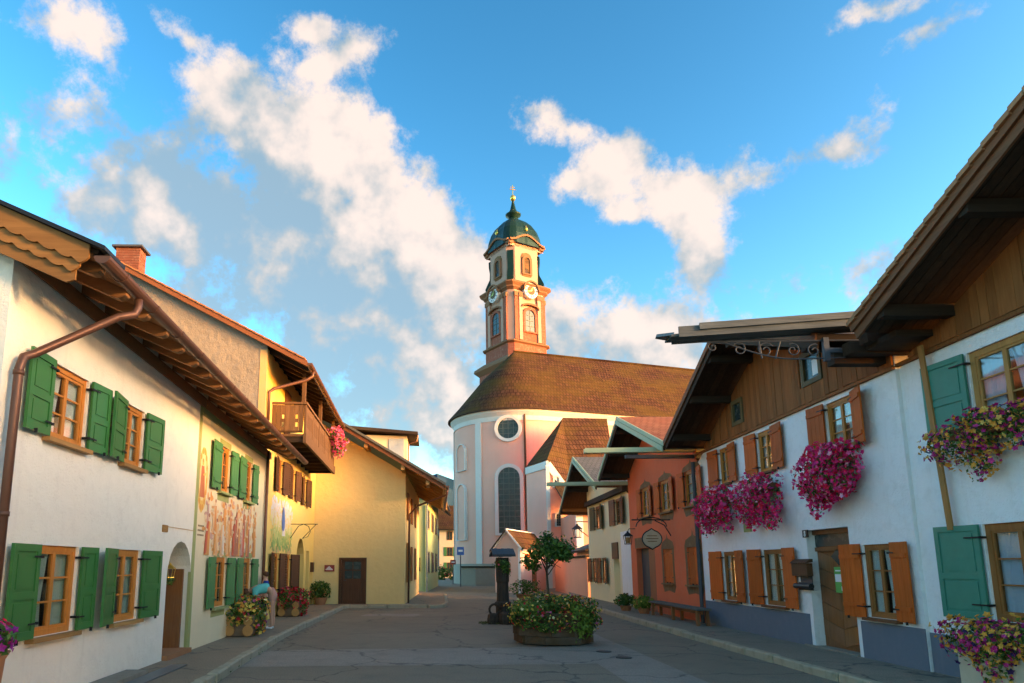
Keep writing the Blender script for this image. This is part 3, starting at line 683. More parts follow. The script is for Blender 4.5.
def half_gutter(parent, pts, r, mat, name='gutter', inner='copper_in'):
    mb = MB(); n = 9
    def ringp(p, d, rr):
        sd = Vector((0, 0, 1)).cross(d).normalized(); return [p + sd * (math.cos(math.pi + math.pi * k / (n - 1)) * rr) + Vector((0, 0, 1)) * (math.sin(math.pi + math.pi * k / (n - 1)) * rr) for k in range(n)]
    pts = [Vector(p) for p in pts]
    for i in range(len(pts) - 1):
        d = (pts[i + 1] - pts[i]).normalized(); A, B = ringp(pts[i], d, r), ringp(pts[i + 1], d, r); A2, B2 = ringp(pts[i], d, r - .008), ringp(pts[i + 1], d, r - .008)
        for k in range(n - 1): mb.m = 0; mb.quad(A[k], B[k], B[k + 1], A[k + 1]); mb.m = 1; mb.quad(A2[k], A2[k + 1], B2[k + 1], B2[k])
        mb.m = 0; mb.quad(A[0], A2[0], B2[0], B[0]); mb.quad(A[-1], B[-1], B2[-1], A2[-1])
        if i == 0: mb.m = 0; mb.quad(*A)
        if i == len(pts) - 2: mb.quad(*reversed(B))
        L = (pts[i + 1] - pts[i]).length; nb = int(L / .9)
        for k in range(nb):                # joint bands
            q = pts[i] + d * (.45 + k * .9); R1, R2 = ringp(q, d, r + .008), ringp(q + d * .05, d, r + .008)
            for j in range(n - 1): mb.quad(R1[j], R2[j], R2[j + 1], R1[j + 1])
            mb.quad(*R1); mb.quad(*reversed(R2))
    return mb.build(name, [mat, inner], parent, smooth=False)

# ---- house A: cream house with green shutters
A = FA.thing('cream_house', 'cream plastered house with green shutters and deep wooden eaves, nearest on the left', 'house')
LA = FA.len
w1 = FA.rect(48, 87, 370, 444); w2 = FA.rect(122, 143, 405, 467); w3 = FA.rect(33, 75, 545, 633); w4 = FA.rect(112, 138, 550, 621)
zu = (min(w1[2], w2[2]) + max(w1[2], w2[2])) / 2; zt = (w1[3] + w2[3]) / 2; zl = (w3[2] + w4[2]) / 2; zlt = (w3[3] + w4[3]) / 2
w1 = (*w1[:2], zu, zt); w2 = (*w2[:2], zu, zt); w3 = (*w3[:2], zl, zlt); w4 = (*w4[:2], zl, zlt)
dr = FA.rect(165.5, 189.5, 541, 651); dr = (dr[0], dr[1], .13, dr[3])
wall(A, 'cream', g0[0] + .14, LA, 0, arzt(0, 0) - .12, [(*w1, False), (*w2, False), (*w3, False), (*w4, False), (*dr, True, .8)], depth=7)
for i, (w, cu, wl, wr) in enumerate(((w1, 'curtain', FA.rect(20, 48, 350, 430), FA.rect(88, 105, 385, 460)), (w2, 'curtain', FA.rect(103, 123, 385, 460), FA.rect(146, 163, 414, 476)), (w3, 'curtain_g', FA.rect(3, 34, 545, 620), FA.rect(79, 93, 549, 625)), (w4, 'curtain_g', FA.rect(86, 114, 549, 625), FA.rect(139, 156, 551, 618)))):
    win = window(A, *w, sill='oak_x', curtain=cu, sh='both', shmat='green', ang=((3, 4), (9, 4), (3, 3), (11, 6))[i], wl=min(.62, abs(wl[1] - wl[0])), wr=min(.6, abs(wr[1] - wr[0])), rows=3)
# door niche: floor step, inner wall with door
mb = MB(); mb.box(dr[0] + .002, dr[1] - .002, .80, .86, .1, dr[3]); mb.build('niche_back', 'cream', A)
MB().box(dr[0] + .01, dr[1] - .01, -.10, .79, .0, .2).build('doorstep', 'terracotta', A)
mb = MB(); mb.box(dr[1] - .09, dr[1] - .03, .12, .79, .2, dr[3] - .5); mb.build('door', 'door', A)
MB().box(LA - .17, LA - .005, -.006, .05, .12, arzt(LA, 0) - .3).build('painted_corner', 'olive_trim', A)
pl = FA.rect(162, 167, 525, 532); MB().box(pl[0], pl[1], -.02, .02, pl[2], pl[3]).build('plaque', 'oak_x', A)
cb = FA.rect(166, 192, 527, 528.5); MB().tube([(cb[0], -.01, cb[2]), (LA - .1, -.01, cb[2])], .006, 5).build('cable', 'ochre', A)
low_roof(A, g0[0] - .02, LA, True)
half_gutter(A, [(g0[0] - .06, GY - .10, g0[1]), (LA + .01, GY - .10, arzt(LA, GY) - .10)], .085, 'copper')
# barge boards at the near verge, three staggered layers, the upper two scalloped
ub = g0[0] - .02
for k, (dz, hgt, y0, sc_on, du) in enumerate(((.035, .19, GY + .02, True, -.075), (.18, .17, GY + .12, True, -.045), (.33, .17, GY + .17, False, -.015))):
    ys = [y0 + (3.6) * i / 120 for i in range(121)]; up = [(ub + du, y, arzt(ub, y) - dz + .03) for y in ys]
    def low(i, y):
        s = 0
        if sc_on:
            p = (i % 6) / 6; s = -.020 * math.sin(math.pi * p) - (.0 if 0 < i % 6 < 5 else -.010)
        e = min(1, i / 3) ; return (ub + du, y, arzt(ub, y) - dz - hgt + s + (1 - e) * .07)
    lo = [low(i, y) for i, y in enumerate(ys)]; mb = MB()
    for i in range(120):
        a, b, c, d = up[i], up[i + 1], lo[i + 1], lo[i]; e = Vector((.03, 0, 0)); f = lambda p: tuple(Vector(p) + e)
        mb.quad(a, b, c, d); mb.quad(f(d), f(c), f(b), f(a)); mb.quad(d, c, f(c), f(d)); mb.quad(a, f(a), f(b), b)
        if i == 0: mb.quad(a, d, f(d), f(a))
    mb.build('barge_board', 'barge', A)
mb = MB(); P = lambda y, d: (ub - .12, y, arzt(ub, y) + d)
mb.prism([P(GY - .16, .0), P(3, .0), P(3, .045), P(GY - .16, .045)], (.5, 0, 0)); mb.build('verge_flashing', 'iron', A)
# downpipe: from the gutter back to the wall, then down
q = FA.loc(138, 312, GY - .1); e1 = FA.loc(20, 352, -.09)
mb = MB(); ux = q[0]; zx = arzt(ux, GY) - .18
mb.tube([(ux, GY - .1, zx), (ux, GY - .1, zx - .10), (ux - .04, GY - .08, zx - .2), (ux - .15, GY + .05, zx - .27), (e1[0] + .15, -.16, e1[1] + .03), (e1[0] + .04, -.11, e1[1] - .04), (e1[0], -.10, e1[1] - .18), (e1[0], -.10, .1)], .047, 10)
for z in (e1[1] - .25, 2.2, 1.2): mb.tube([(e1[0], -.10, z), (e1[0], -.10, z + .05)], .056, 10)
mb.build('downpipe', 'copper', A, smooth=True)
# cellar light well at the wall foot
c0 = FA.loc(97, 676, -.3)[0]; c1 = FA.loc(146, 662, -.3)[0]
mb = MB(); mb.box(c0, c1, -.34, -.02, .12, .19); mb.build('cellar_kerb', 'stone', A)
mb = MB(); mb.box(c0 + .3, c1 + .9, -.62, -.36, .122, .14); mb.build('cellar_hatch', 'copper_in', A)
ln = FA.rect(168, 178, 556, 577, .2)
L_ = thing('wall_lantern', 'small brass wall lantern with greenery inside the arched doorway', 'lantern', tuple(FA.w((ln[0] + ln[1]) / 2, .25, ln[2])), FA.ang)
def lantern(root, s=1., mat='iron'):
    mb = MB()
    for a in range(4):
        x, y = (.07 if a % 2 else -.07) * s, (.07 if a // 2 else -.07) * s; mb.tube([(x, y, .0), (x * 1.35, y * 1.35, .2 * s)], .008 * s, 5)
    mb.lathe([(.105 * s, -.02 * s), (.10 * s, 0)], 4); mb.lathe([(.15 * s, .2 * s), (.06 * s, .28 * s), (.03 * s, .30 * s), (.03 * s, .33 * s)], 6); mb.build('cage', mat, root)
    MB().lathe([(.06 * s, .005), (.09 * s, .19 * s)], 4).build('pane', 'pane', root)
    mb = MB(); mb.tube([(0, 0, .33 * s), (0, .05, .40 * s), (0, .25, .40 * s)], .01 * s, 5); mb.build('bracket', mat, root)
lantern(L_, .75, 'gold')
leaf_cloud(L_, 'garland', 'leaf', *shell(np.random.default_rng(3), 90, (0, 0, -.07), (.12, .1, .09)), .03, 3)

# ---- house B: frescoed house
B = FB.thing('frescoed_house', 'house with painted wall figures and green shutters beside the arched doorway house', 'house')
bw = [(FB.rect(219.5, 229.5, 447, 493), FB.rect(209, 219, 440, 488), FB.rect(230, 235.5, 452, 495)), (FB.rect(244.5, 251.5, 461, 502), FB.rect(236.5, 244, 456, 500), FB.rect(252, 256, 466, 505)),
      (FB.rect(213, 225, 557, 606), FB.rect(204.5, 213, 558, 607), FB.rect(225, 231, 559, 603)), (FB.rect(241, 250, 558.5, 601), FB.rect(234, 241, 559, 602), FB.rect(250, 254.5, 560, 600))]
for i in (0, 2):
    z0 = (bw[i][0][2] + bw[i + 1][0][2]) / 2; z1 = (bw[i][0][3] + bw[i + 1][0][3]) / 2
    for k in (i, i + 1): bw[k] = ((*bw[k][0][:2], z0, z1), bw[k][1], bw[k][2])
aB = lambda u, y: arzt(u + LA, y)
wall(B, 'fresco', 0, FB.len, 0, aB(0, 0) - .12, [(*b[0], False) for b in bw], depth=7)
for i, (w, sl_, sr_) in enumerate(bw):
    window(B, *w, fr='frame', sill='olive_trim', sh='both', shmat='green_b', shstyle='board', wl=sl_[1] - sl_[0], wr=sr_[1] - sr_[0], ang=(3, 4), each=False)
    MB().box(w[0] - .05, w[1] + .05, -.004, .02, w[3] + .005, w[3] + .14).build('painted_lintel', 'olive_trim', B)
    MB().box(w[0] - .05, w[1] + .05, -.004, .02, w[2] - .2, w[2] - .06).build('painted_apron', 'olive_trim', B)
class _S:                                   # the low roof goes on over this house in the same planes
    pass
_old = arzt
def arzt(u, y): return _old(u + LA, y)
low_roof(B, .0, FB.len + .35, False)
half_gutter(B, [(.0, GY - .10, arzt(0, GY) - .10), (FB.len + .5, GY - .10, arzt(FB.len + .5, GY) - .10)], .085, 'copper')
MB().box(0.02, FB.len - .02, -.014, .02, arzt(0, 0) - .62, arzt(0, 0) - .45).build('painted_frieze', 'olive_trim', B)
MB().tube([(FB.len - .15, -.07, arzt(FB.len, 0) - .3), (FB.len - .15, -.07, .12)], .045, 10).build('downpipe', 'copper', B, smooth=True)

def mural(parent, name, mat, u0, u1, z0, z1, seed, mode, figs=()):
    """flat wall painting of robed figures on a painted ground, a few millimetres of paint"""
    rg = random.Random(seed); mb = MB(); tint = []; yy = [-.002]
    def poly(p, t): yy[0] -= .00003; mb.quad(*[(x, yy[0], z) for x, z in p]); tint.append(t)
    def ell(cx, cz, rx, rz, t, n=12, j=.05, sk=0.): poly([(cx + rx * math.cos(2 * math.pi * k / n) * (1 + rg.uniform(-j, j)) + sk * math.sin(2 * math.pi * k / n) * rz, cz + rz * math.sin(2 * math.pi * k / n) * (1 + rg.uniform(-j, j))) for k in range(n)], t)
    W, Hh = u1 - u0, z1 - z0
    n = {'group': 420, 'field': 900, 'halo': 0}[mode]
    for i in range(n):
        a, b = rg.random(), rg.random()
        if rg.random() < (abs(2 * a - 1) ** 3) * .8 or rg.random() < (abs(2 * b - 1) ** 4) * .7: continue
        if mode == 'group': ell(u0 + W * a, z0 + Hh * b, rg.uniform(.05, .12), rg.uniform(.03, .08), rg.choice((.40, .33, .26, .20, .90)), 8, .2)
        else: ell(u0 + W * a, z0 + Hh * b, rg.uniform(.05, .12), rg.uniform(.04, .10), min(.97, max(0, .02 + .85 * b + rg.uniform(-.12, .12))), 8, .2)
    if mode == 'halo':
        ell((u0 + u1) / 2, (z0 + z1) / 2, W * .5, Hh * .5, .4, 24); ell((u0 + u1) / 2, (z0 + z1) / 2 + .05 * Hh, W * .34, Hh * .38, .92, 24)
        for k in range(14): ell((u0 + u1) / 2 + W * .42 * math.cos(k * .45), (z0 + z1) / 2 + Hh * .44 * math.sin(k * .45), W * .09, Hh * .05, .1, 8)
    def figure(x, z, h, t1, t2):
        l = rg.uniform(-.06, .06) * h; w = h * .17
        poly([(x - w * 1.15, z), (x + w * 1.1, z), (x + w * .9 + l * .5, z + h * .45), (x + w * .62 + l, z + h * .78), (x - w * .62 + l, z + h * .78), (x - w * .85 + l * .5, z + h * .45)], t1)
        sgn = rg.choice((-1, 1))
        poly([(x + sgn * w * .1, z + h * .05), (x + sgn * w * 1.25, z + h * .02), (x + sgn * w * .95 + l, z + h * .6), (x + sgn * w * .55 + l, z + h * .79), (x + l, z + h * .76)], t2)
        for k in range(4):
            a = rg.uniform(-.8, .8) * w; poly([(x + a, z + h * .02), (x + a + .07 * w, z + h * .02), (x + a * .5 + l, z + h * rg.uniform(.4, .66))], .55)
        ell(x + sgn * w * .9 + l, z + h * .58, w * .55, h * .035, .40, 8, .05, .6 * sgn); ell(x + sgn * w * 1.4 + l, z + h * .62, w * .16, h * .03, .42, 8)
        ell(x + l, z + h * .87, h * .062, h * .085, .41, 12); ell(x + l - sgn * h * .012, z + h * .915, h * .066, h * .05, .55, 10); poly([(x + l - .01 * h, z + h * .84), (x + l + .02 * h, z + h * .84), (x + l + .005 * h, z + h * .86)], .0)
    for f_ in figs: figure(u0 + W * f_[0], z0 + Hh * f_[1], f_[2], f_[3], f_[4])
    o = mb.build(name, mat, parent, kind='stuff'); at = o.data.attributes.new('tint', 'FLOAT', 'FACE'); at.data.foreach_set('value', tint); return o
f = FB.rect(203, 256, 498, 556)
rq = random.Random(5); cls = (0., .2, .2, .3, .55, .9, .1, .15, .78)
mural(B, 'mural', 'mural_a', f[0], f[1], bw[2][0][3] + .03, bw[0][0][2] - .10, 4, 'group', [((k + .5) / 8 + rq.uniform(-.03, .03), .34, .78, rq.choice(cls), rq.choice(cls)) for k in range(8)] + [((k + .5) / 9 + rq.uniform(-.03, .03), .0, rq.uniform(.82, .98), rq.choice(cls), rq.choice(cls)) for k in range(9)])
f = FB.rect(197, 208, 446, 512); mural(B, 'mural', 'mural_o', f[0] + .05, min(f[1], bw[0][1][0] - .04), f[2], f[3], 6, 'halo', [(.5, .22, (f[3] - f[2]) * .62, .72, .66)])
mb = MB()                                   # small painted lines of script, too small to read
f = FB.rect(196, 206, 527, 536)
for k in range(3):
    for j in range(5): mb.box(f[0] + .1 + j * .08, f[0] + .15 + j * .08, -.004, .001, f[2] + k * .09, f[2] + .035 + k * .09)
mb.build('painted_script', 'taupe_trim', B)

# ---- house C: taller yellow house with the balcony
Ch = FC.thing('yellow_balcony_house', 'tall yellow house with brown shutters, wooden balcony and rough grey gable', 'house')
LC = FC.len
ev = FC.loc(310, 362, -1.2); ze = 7.45                        # eaves
tp, bt = atY(126, 268, 19.5), atY(303, 360, 19.5); PC = (tp.z - bt.z) / (bt.x - tp.x)
czt = lambda y: bt.z + PC * (y - (-4.98 - bt.x))               # roof top over local y at the near verge
cw = []
for (sl_, fl, fr_, sr_, yt, yb) in ((273.5, 277, 282, 286, 458, 492), (288, 291, 294.5, 297.5, 469, 500), (300.5, 303, 305.5, 308, 479, 507)):
    cw.append((FC.rect(fl, fr_, yt, yb), FC.rect(sl_, fl, yt, yb), FC.rect(fr_, sr_, yt, yb)))
cz0, cz1 = sum(c[0][2] for c in cw) / 3, sum(c[0][3] for c in cw) / 3
cw = [((*c[0][:2], cz0, cz1), c[1], c[2]) for c in cw]
cl = [(FC.rect(272, 278, 553, 592), FC.rect(267.5, 272, 553, 592), FC.rect(278, 281.5, 553, 592)), (FC.rect(285, 289.5, 555, 592), FC.rect(282, 285, 555, 592), FC.rect(289.5, 294, 555, 592))]
cl = [((*c[0][:2], .75, cl[0][0][3]), c[1], c[2]) for c in cl]
ca = FC.rect(296, 303.5, 538, 602); ca = (ca[0], ca[1], .12, ca[3])
cd = FC.rect(305.5, 308.5, 550, 602); cd = (cd[0], cd[1], .12, 2.3)
wall(Ch, 'yellow', 0, LC, 0, czt(0) - .2, [(*c[0], False) for c in cw + cl] + [(*ca, True, .3), (*cd, False)], depth=None)
for c in cw: window(Ch, *c[0], fr='frame_dk', sh='both', shmat='shut_br', shstyle='louvre', wl=c[1][1] - c[1][0], wr=c[2][1] - c[2][0], each=False, ang=(6, 9), rows=2)
for c in cl: window(Ch, *c[0], fr='frame', sh='both', shmat='shut_br', shstyle='louvre', wl=c[1][1] - c[1][0], wr=c[2][1] - c[2][0], each=False, ang=(6, 9))
for c in cl + cw: MB().box(c[0][0] - .1, c[0][1] + .1, -.004, .02, c[0][3] + .02, c[0][3] + .22).build('painted_lintel', 'ochre', Ch)
MB().box(ca[0], ca[1], .3, .36, .12, ca[3]).build('door', 'door_dk', Ch); MB().box(cd[0], cd[1], .12, .17, .12, cd[3]).build('door', 'door', Ch)
f = FC.rect(270, 292, 500, 551); mural(Ch, 'mural', 'mural_b', f[0], f[1], f[2], f[3], 9, 'field', [(.56, .30, 1.2, .80, .66)])
mb = MB(); x = (f[0] + f[1]) / 2 + .1; mb.quad(*[(x + .26 * math.cos(k * .7) * (1 - .3 * math.sin(k * .7)), -.034, f[2] + 1.05 + .42 * math.sin(k * .7)) for k in range(9)]); mb.build('mural_robe', 'sign_blue', Ch)
# near gable: rough grey stucco above the low roof
gp = lambda y, z: (0, y, z)
mb = MB(); mb.quad((0, 0, 3), (0, 0, czt(0) - .12), (0, 7.2, czt(7.2) - .12), (0, 7.2, 3)); mb.quad((0, 7.2, 3), (0, 7.2, czt(7.2) - .12), (0, 12, czt(7.2) - 2.6), (0, 12, 3)); mb.build('gable_wall', 'stucco', Ch)
mb = MB(); mb.quad((LC, 0, 0), (LC, 7.2, 0), (LC, 7.2, czt(7.2) - .2), (LC, 0, czt(0) - .2)); mb.build('wall', 'yellow', Ch)
MB().box(-.012, .16, -.012, .2, 0, czt(0) - .25).build('painted_corner', 'ochre', Ch)
CE = -1.22
slope_roof(Ch, 'roof_red', [(-.18, CE, czt(CE)), (LC - .3, CE, czt(CE)), (LC - .3, 7.2, czt(7.2)), (-.18, 7.2, czt(7.2))], .09, under='dark_x')
slope_roof(Ch, 'roof_red', [(LC - .3, 12, czt(7.2) - 2.6), (-.18, 12, czt(7.2) - 2.6), (-.18, 7.2, czt(7.2)), (LC - .3, 7.2, czt(7.2))], .09)
mb = MB(); mb.prism([(-.21, CE, czt(CE) - .16), (-.21, 7.2, czt(7.2) - .16), (-.21, 7.2, czt(7.2) + .02), (-.21, CE, czt(CE) + .02)], (.03, 0, 0)); mb.build('verge_board', 'brown_x', Ch)
for i in range(34):                        # verge tiles
    y = CE + .05 + i * .25; MB().prism([(-.24, y, czt(y) + .02), (-.24, y + .27, czt(y + .27) + .005), (-.24, y + .27, czt(y + .27) + .05), (-.24, y, czt(y) + .06)], (.22, 0, 0)).build('verge_tile', 'terracotta', Ch)
u = .3
while u < LC - .4:
    mb = MB(); mb.prism([(u, CE + .05, czt(CE + .05) - .10), (u, CE + .05, czt(CE + .05) - .2), (u, .05, czt(.05) - .26), (u, .05, czt(.05) - .10)], (.11, 0, 0)); mb.build('rafter', 'dark_y', Ch); u += .72
half_gutter(Ch, [(-.2, CE - .08, czt(CE) - .06), (LC - .25, CE - .08, czt(CE) - .12)], .075, 'copper')
q0 = (.5, CE - .08, czt(CE) - .12)
MB().tube([q0, (.5, CE - .06, q0[2] - .15), (.45, CE + .1, q0[2] - .28), (.2, -.2, q0[2] - .62), (.12, -.08, q0[2] - .75), (.12, -.08, q0[2] - 1.6)], .05, 10).build('downpipe', 'copper', Ch, smooth=True)
# chimney
cc = atY(131, 262, 19.9); cx = -cc.x - 4.98
mb = MB(); n_ = 0
for k in range(16):                         # courses of bricks
    for j in range(3):
        z = cc.z - 1.0 + k * .085; o_ = .0 if k % 2 else .09
        mb.box(.25 + j * .165 + .004, .25 + (j + 1) * .165 - .004, cx - .36 + random.uniform(-.004, .004), cx + .36, z, z + .077)
chm = mb.build('chimney', 'brick', Ch)
MB().box(.16, .84, cx - .46, cx + .46, cc.z + .36, cc.z + .42).build('chimney_cap', 'iron_grey', chm)
# balcony
bn = FC.loc(267, 402, 0); bz = 5.60; BU0, BU1 = .95, 8.2; BY = -1.02
mb = MB()
MB().box(BU0, BU1, BY, .02, bz, bz + .07).build('balcony_floor', 'balcony', Ch)
for k in range(9):
    u = BU0 + .03 + (BU1 - BU0 - .16) * k / 8; MB().box(u, u + .12, BY + .03, .05, bz - .17, bz - .002).build('balcony_joist', 'dark_y', Ch)
MB().box(BU0 - .02, BU1 + .02, BY - .05, BY + .04, bz - .2, bz + .1).build('balcony_beam', 'balcony', Ch)
rail = MB(); rail.box(BU0 - .03, BU1 + .03, BY - .06, BY + .05, bz + 1.0, bz + 1.07); rail.box(BU0 - .03, BU0 + .05, BY + .06, .0, bz + 1.0, bz + 1.07); rail.box(BU0, BU0 + .05, BY + .06, 0, bz + .12, bz + .18)
rl = rail.build('balcony_rail', 'balcony', Ch)
k = 0; u = BU0 + .06
while u < BU1 - .1:
    w = .125
    if k % 10 == 0: MB().box(u - .02, u + .09, BY - .03, BY + .04, bz + .1, bz + 1.0).build('balcony_post', 'balcony', rl)
    else:
        mb = MB(); mb.box(u, u + w, BY - .012, BY + .018, bz + .12, bz + .34); mb.box(u, u + .05, BY - .012, BY + .018, bz + .34, bz + .78); mb.box(u + w - .035, u + w, BY - .012, BY + .018, bz + .34, bz + .78); mb.box(u, u + w, BY - .012, BY + .018, bz + .78, bz + .98); mb.build('balcony_slat', 'balcony', rl)
    u += w + .012; k += 1
for j in range(7):                          # end panel boards with cut-out slots
    y = BY + .06 + j * .137; mb = MB(); hs_ = j in (1, 4)
    if hs_:
        for a, b in ((.2, .3), (.44, .55), (.68, .98)): mb.box(BU0 + .0, BU0 + .03, y, y + .13, bz + a - (.08 if a == .2 else 0), bz + b)
        mb.box(BU0, BU0 + .03, y, y + .03, bz + .3, bz + .68); mb.box(BU0, BU0 + .03, y + .10, y + .13, bz + .3, bz + .68)
    else: mb.box(BU0, BU0 + .03, y, y + .13, bz + .12, bz + .98)
    mb.build('balcony_slat', 'balcony', rl)
for u in (BU0 + .05, 4.5, BU1 - .15): MB().box(u, u + .13, BY + .02, BY + .13, bz + 1.07, czt(BY + .1) - .2).build('balcony_post', 'balcony', Ch)
MB().box(LC - 7.2, LC - 6.3, -.05, -.01, bz + .1, bz + 1.95).build('balcony_door', 'door_dk', Ch)
sb = FC.loc(302, 527, -.4)                  # wrought bracket over the arched door
mb = MB(); mb.tube([(sb[0], 0, sb[1] + .1), (sb[0], -.95, sb[1] + .1)], .015, 6); mb.tube([(sb[0], 0, sb[1] - .4)] + [(sb[0], -.45 + .25 * math.cos(t * .8), sb[1] - .15 + .25 * math.sin(t * .8)) for t in range(1, 7)] + [(sb[0], -.9, sb[1] + .1)], .012, 6); mb.build('wrought_bracket', 'iron', Ch)
mbx = FC.rect(308.6, 310.6, 563, 571); MB().box(LC - .75, LC - .45, -.13, -.005, 1.45, 1.85).build('mailbox', 'door_dk', Ch)

# ---- house D: yellow gable end facing us
D = FD.thing('yellow_gable_house', 'yellow house with a plain gable end and brown door closing the street', 'house')
t0, t1 = FD.loc(338, 433), FD.loc(405, 473); LD = FD.len; PD = (t0[1] - t1[1]) / (t1[0] - t0[0])
dz = lambda u: t0[1] - PD * (u - t0[0])
dd = FD.rect(341, 364, 560, 603); dd = (dd[0], dd[1], .12, dd[3])
wall(D, 'yellow2', 0, LD, 0, [(0, dz(0)), (LD, dz(LD))], [(*dd, False)], backs=False)
df = MB(); df.box(dd[0], dd[1], .05, .10, dd[2], dd[3]); df.box(dd[0] - .10, dd[0], -.03, .1, dd[2], dd[3] + .1); df.box(dd[1], dd[1] + .10, -.03, .1, dd[2], dd[3] + .1); df.box(dd[0], dd[1], -.03, .1, dd[3], dd[3] + .1)
for a, b, c, e in ((.1, .46, .12, .85), (.54, .9, .12, .85)):
    W = dd[1] - dd[0]; df.box(dd[0] + W * a, dd[0] + W * b, .03, .05, dd[2] + c, dd[2] + e)
dm = df.build('door', 'door_dk', D)
for i in range(2):
    for j in range(2): W = dd[1] - dd[0]; MB().box(dd[0] + W * (.15 + .37 * i), dd[0] + W * (.48 + .37 * i), .035, .049, dd[2] + 1.05 + j * .38, dd[2] + 1.38 + j * .38).build('pane', 'church_glass', dm)
MB().tube([(dd[0] + .12, .05, 1.1), (dd[0] + .12, -.02, 1.1), (dd[0] + .22, -.02, 1.1)], .012, 6).build('handle', 'iron_grey', dm)
f = FD.rect(324.5, 334.5, 565, 571.5); pq = MB().box(f[0], f[1], -.03, .0, f[2], f[3]).build('plaque', 'sign_red', D)
mb = MB(); W = f[1] - f[0]
for k in range(7): mb.box(f[0] + .06 + k * (W - .12) / 7, f[0] + .06 + (k + .7) * (W - .12) / 7, -.034, -.03, f[2] + .06, f[2] + .06 + (.05, .1, .14, .16, .13, .08, .05)[k])
mb.build('plaque_print', 'white', pq)
SD = Facade((-1.28, 29.5), (-.95, 41)); DS = SD.thing('_tmp', '', ''); bpy.data.objects.remove(DS)
def dside(u, y, z): p = SD.w(u, y, z) - FD.p0; return (p.x, p.y, z)
mb = MB(); mb.quad(dside(0, 0, 0), dside(SD.len, 0, 0), dside(SD.len, 0, dz(LD) + .1), dside(0, 0, dz(LD) - .02)); mb.quad(dside(SD.len, 0, 0), dside(SD.len, 5, 0), dside(SD.len, 5, 8), dside(SD.len, 0, dz(LD) + .1)); mb.build('wall', 'yellow2', D)
for (u0, u1, z0, z1) in ((.6, 1.4, 1.0, 2.7), (3.4, 4.3, 1.0, 2.6), (.7, 1.5, 3.7, 4.9), (3.5, 4.4, 3.7, 4.9), (6.5, 7.4, 1, 2.6), (6.5, 7.4, 3.7, 4.9)):
    mb = MB(); mb.prism([dside(u0, -.03, z0), dside(u1, -.03, z0), dside(u1, -.03, z1), dside(u0, -.03, z1)], (0.05, 0, 0)); wn = mb.build('window', 'frame_dk', D)
    MB().prism([dside(u0 + .08, -.045, z0 + .08), dside(u1 - .08, -.045, z0 + .08), dside(u1 - .08, -.045, z1 - .08), dside(u0 + .08, -.045, z1 - .08)], (.01, 0, 0)).build('pane', 'church_glass', wn)
EO = LD + 1.72; NV = -1.05                   # eaves and near verge of its roof
slope_roof(D, 'roof_dark', [(EO, NV, dz(EO) + .42), (EO + .3, 11.5, dz(EO) + .42), (-1.9, 11.5, dz(-1.9) + .42), (-1.9, NV, dz(-1.9) + .42)], .10, under='oak_x')
slope_roof(D, 'roof_dark', [(-6, 11.5, dz(-1.9) - 2.), (-6, NV, dz(-1.9) - 2.), (-1.9, NV, dz(-1.9) + .42), (-1.9, 11.5, dz(-1.9) + .42)], .10)
mb = MB(); mb.prism([(EO, NV - .02, dz(EO) + .17), (EO, NV - .02, dz(EO) + .40), (-1.9, NV - .02, dz(-1.9) + .40), (-1.9, NV - .02, dz(-1.9) + .17)], (0, -.035, 0)); mb.build('verge_board', 'brown_x', D)
mb = MB(); mb.prism([(EO + .02, NV - .06, dz(EO) + .36), (EO + .02, NV - .06, dz(EO) + .47), (-1.9, NV - .06, dz(-1.9) + .47), (-1.9, NV - .06, dz(-1.9) + .36)], (0, -.06, 0)); mb.build('verge_capping', 'grey_wood', D)
for u in (.8, 2.2, LD - .15, LD + .9): MB().box(u, u + .16, NV + .02, .3, dz(u + .16) + .03, dz(u + .16) + .22).build('purlin', 'oak_x', D)
for k in range(9): 
    v = .3 + k * 1.2; MB().prism([(LD - .1, v, dz(LD - .1) + .30), (EO - .1, v, dz(EO - .1) + .30), (EO - .1, v, dz(EO - .1) + .18), (LD - .1, v, dz(LD - .1) + .12)], (0, .12, 0)).build('rafter', 'oak_x', D)
half_gutter(D, [(EO + .08, 11.4, dz(EO) + .33), (EO + .08, NV - .1, dz(EO) + .36)], .08, 'copper')
MB().tube([(EO + .08, NV + .5, dz(EO) + .25), (EO + .05, NV + .55, dz(EO) + .05), (LD + .5, .5, dz(EO) - .35), (LD + .15, .7, dz(EO) - .7), (LD + .13, .7, .12)], .045, 8).build('downpipe', 'copper', D, smooth=True)
# dormer on that roof
a0 = atY(384, 437, 33.5) - FD.p0; a1 = atY(407, 437, 33.5) - FD.p0
dp = MB(); dy = 4.0; uL, uR = a0.x - 1.2, a1.x; dtop = dz(uL) + .9
dp.prism([(uL, dy, dz(uL) + .3), (uR, dy, dz(uR) + .3), (uR, dy, dtop + .05), (uL, dy, dtop + .1)], (0, 2.6, 0)); dmr = dp.build('dormer', 'far_cream', D)
MB().prism([(uL - .8, dy - .5, dtop + .34), (uR + .55, dy - .5, dtop + .02), (uR + .55, dy - .5, dtop + .17), (uL - .8, dy - .5, dtop + .50)], (0, 3.4, 0)).build('dormer_roof', 'roof_dark', dmr)
mb = MB(); mb.box(uR - .9, uR - .15, dy - .04, dy, dz(uR) + .65, dtop - .1); mb.build('dormer_window', 'far_grey', dmr)
MB().tube([(uR + .55, dy - .4, dtop), (uR + .5, dy - .4, dtop - .3), (uR + .1, dy - .4, dtop - .45), (uR + .1, dy - .4, dz(uR) + .4)], .04, 6).build('downpipe', 'copper', dmr)

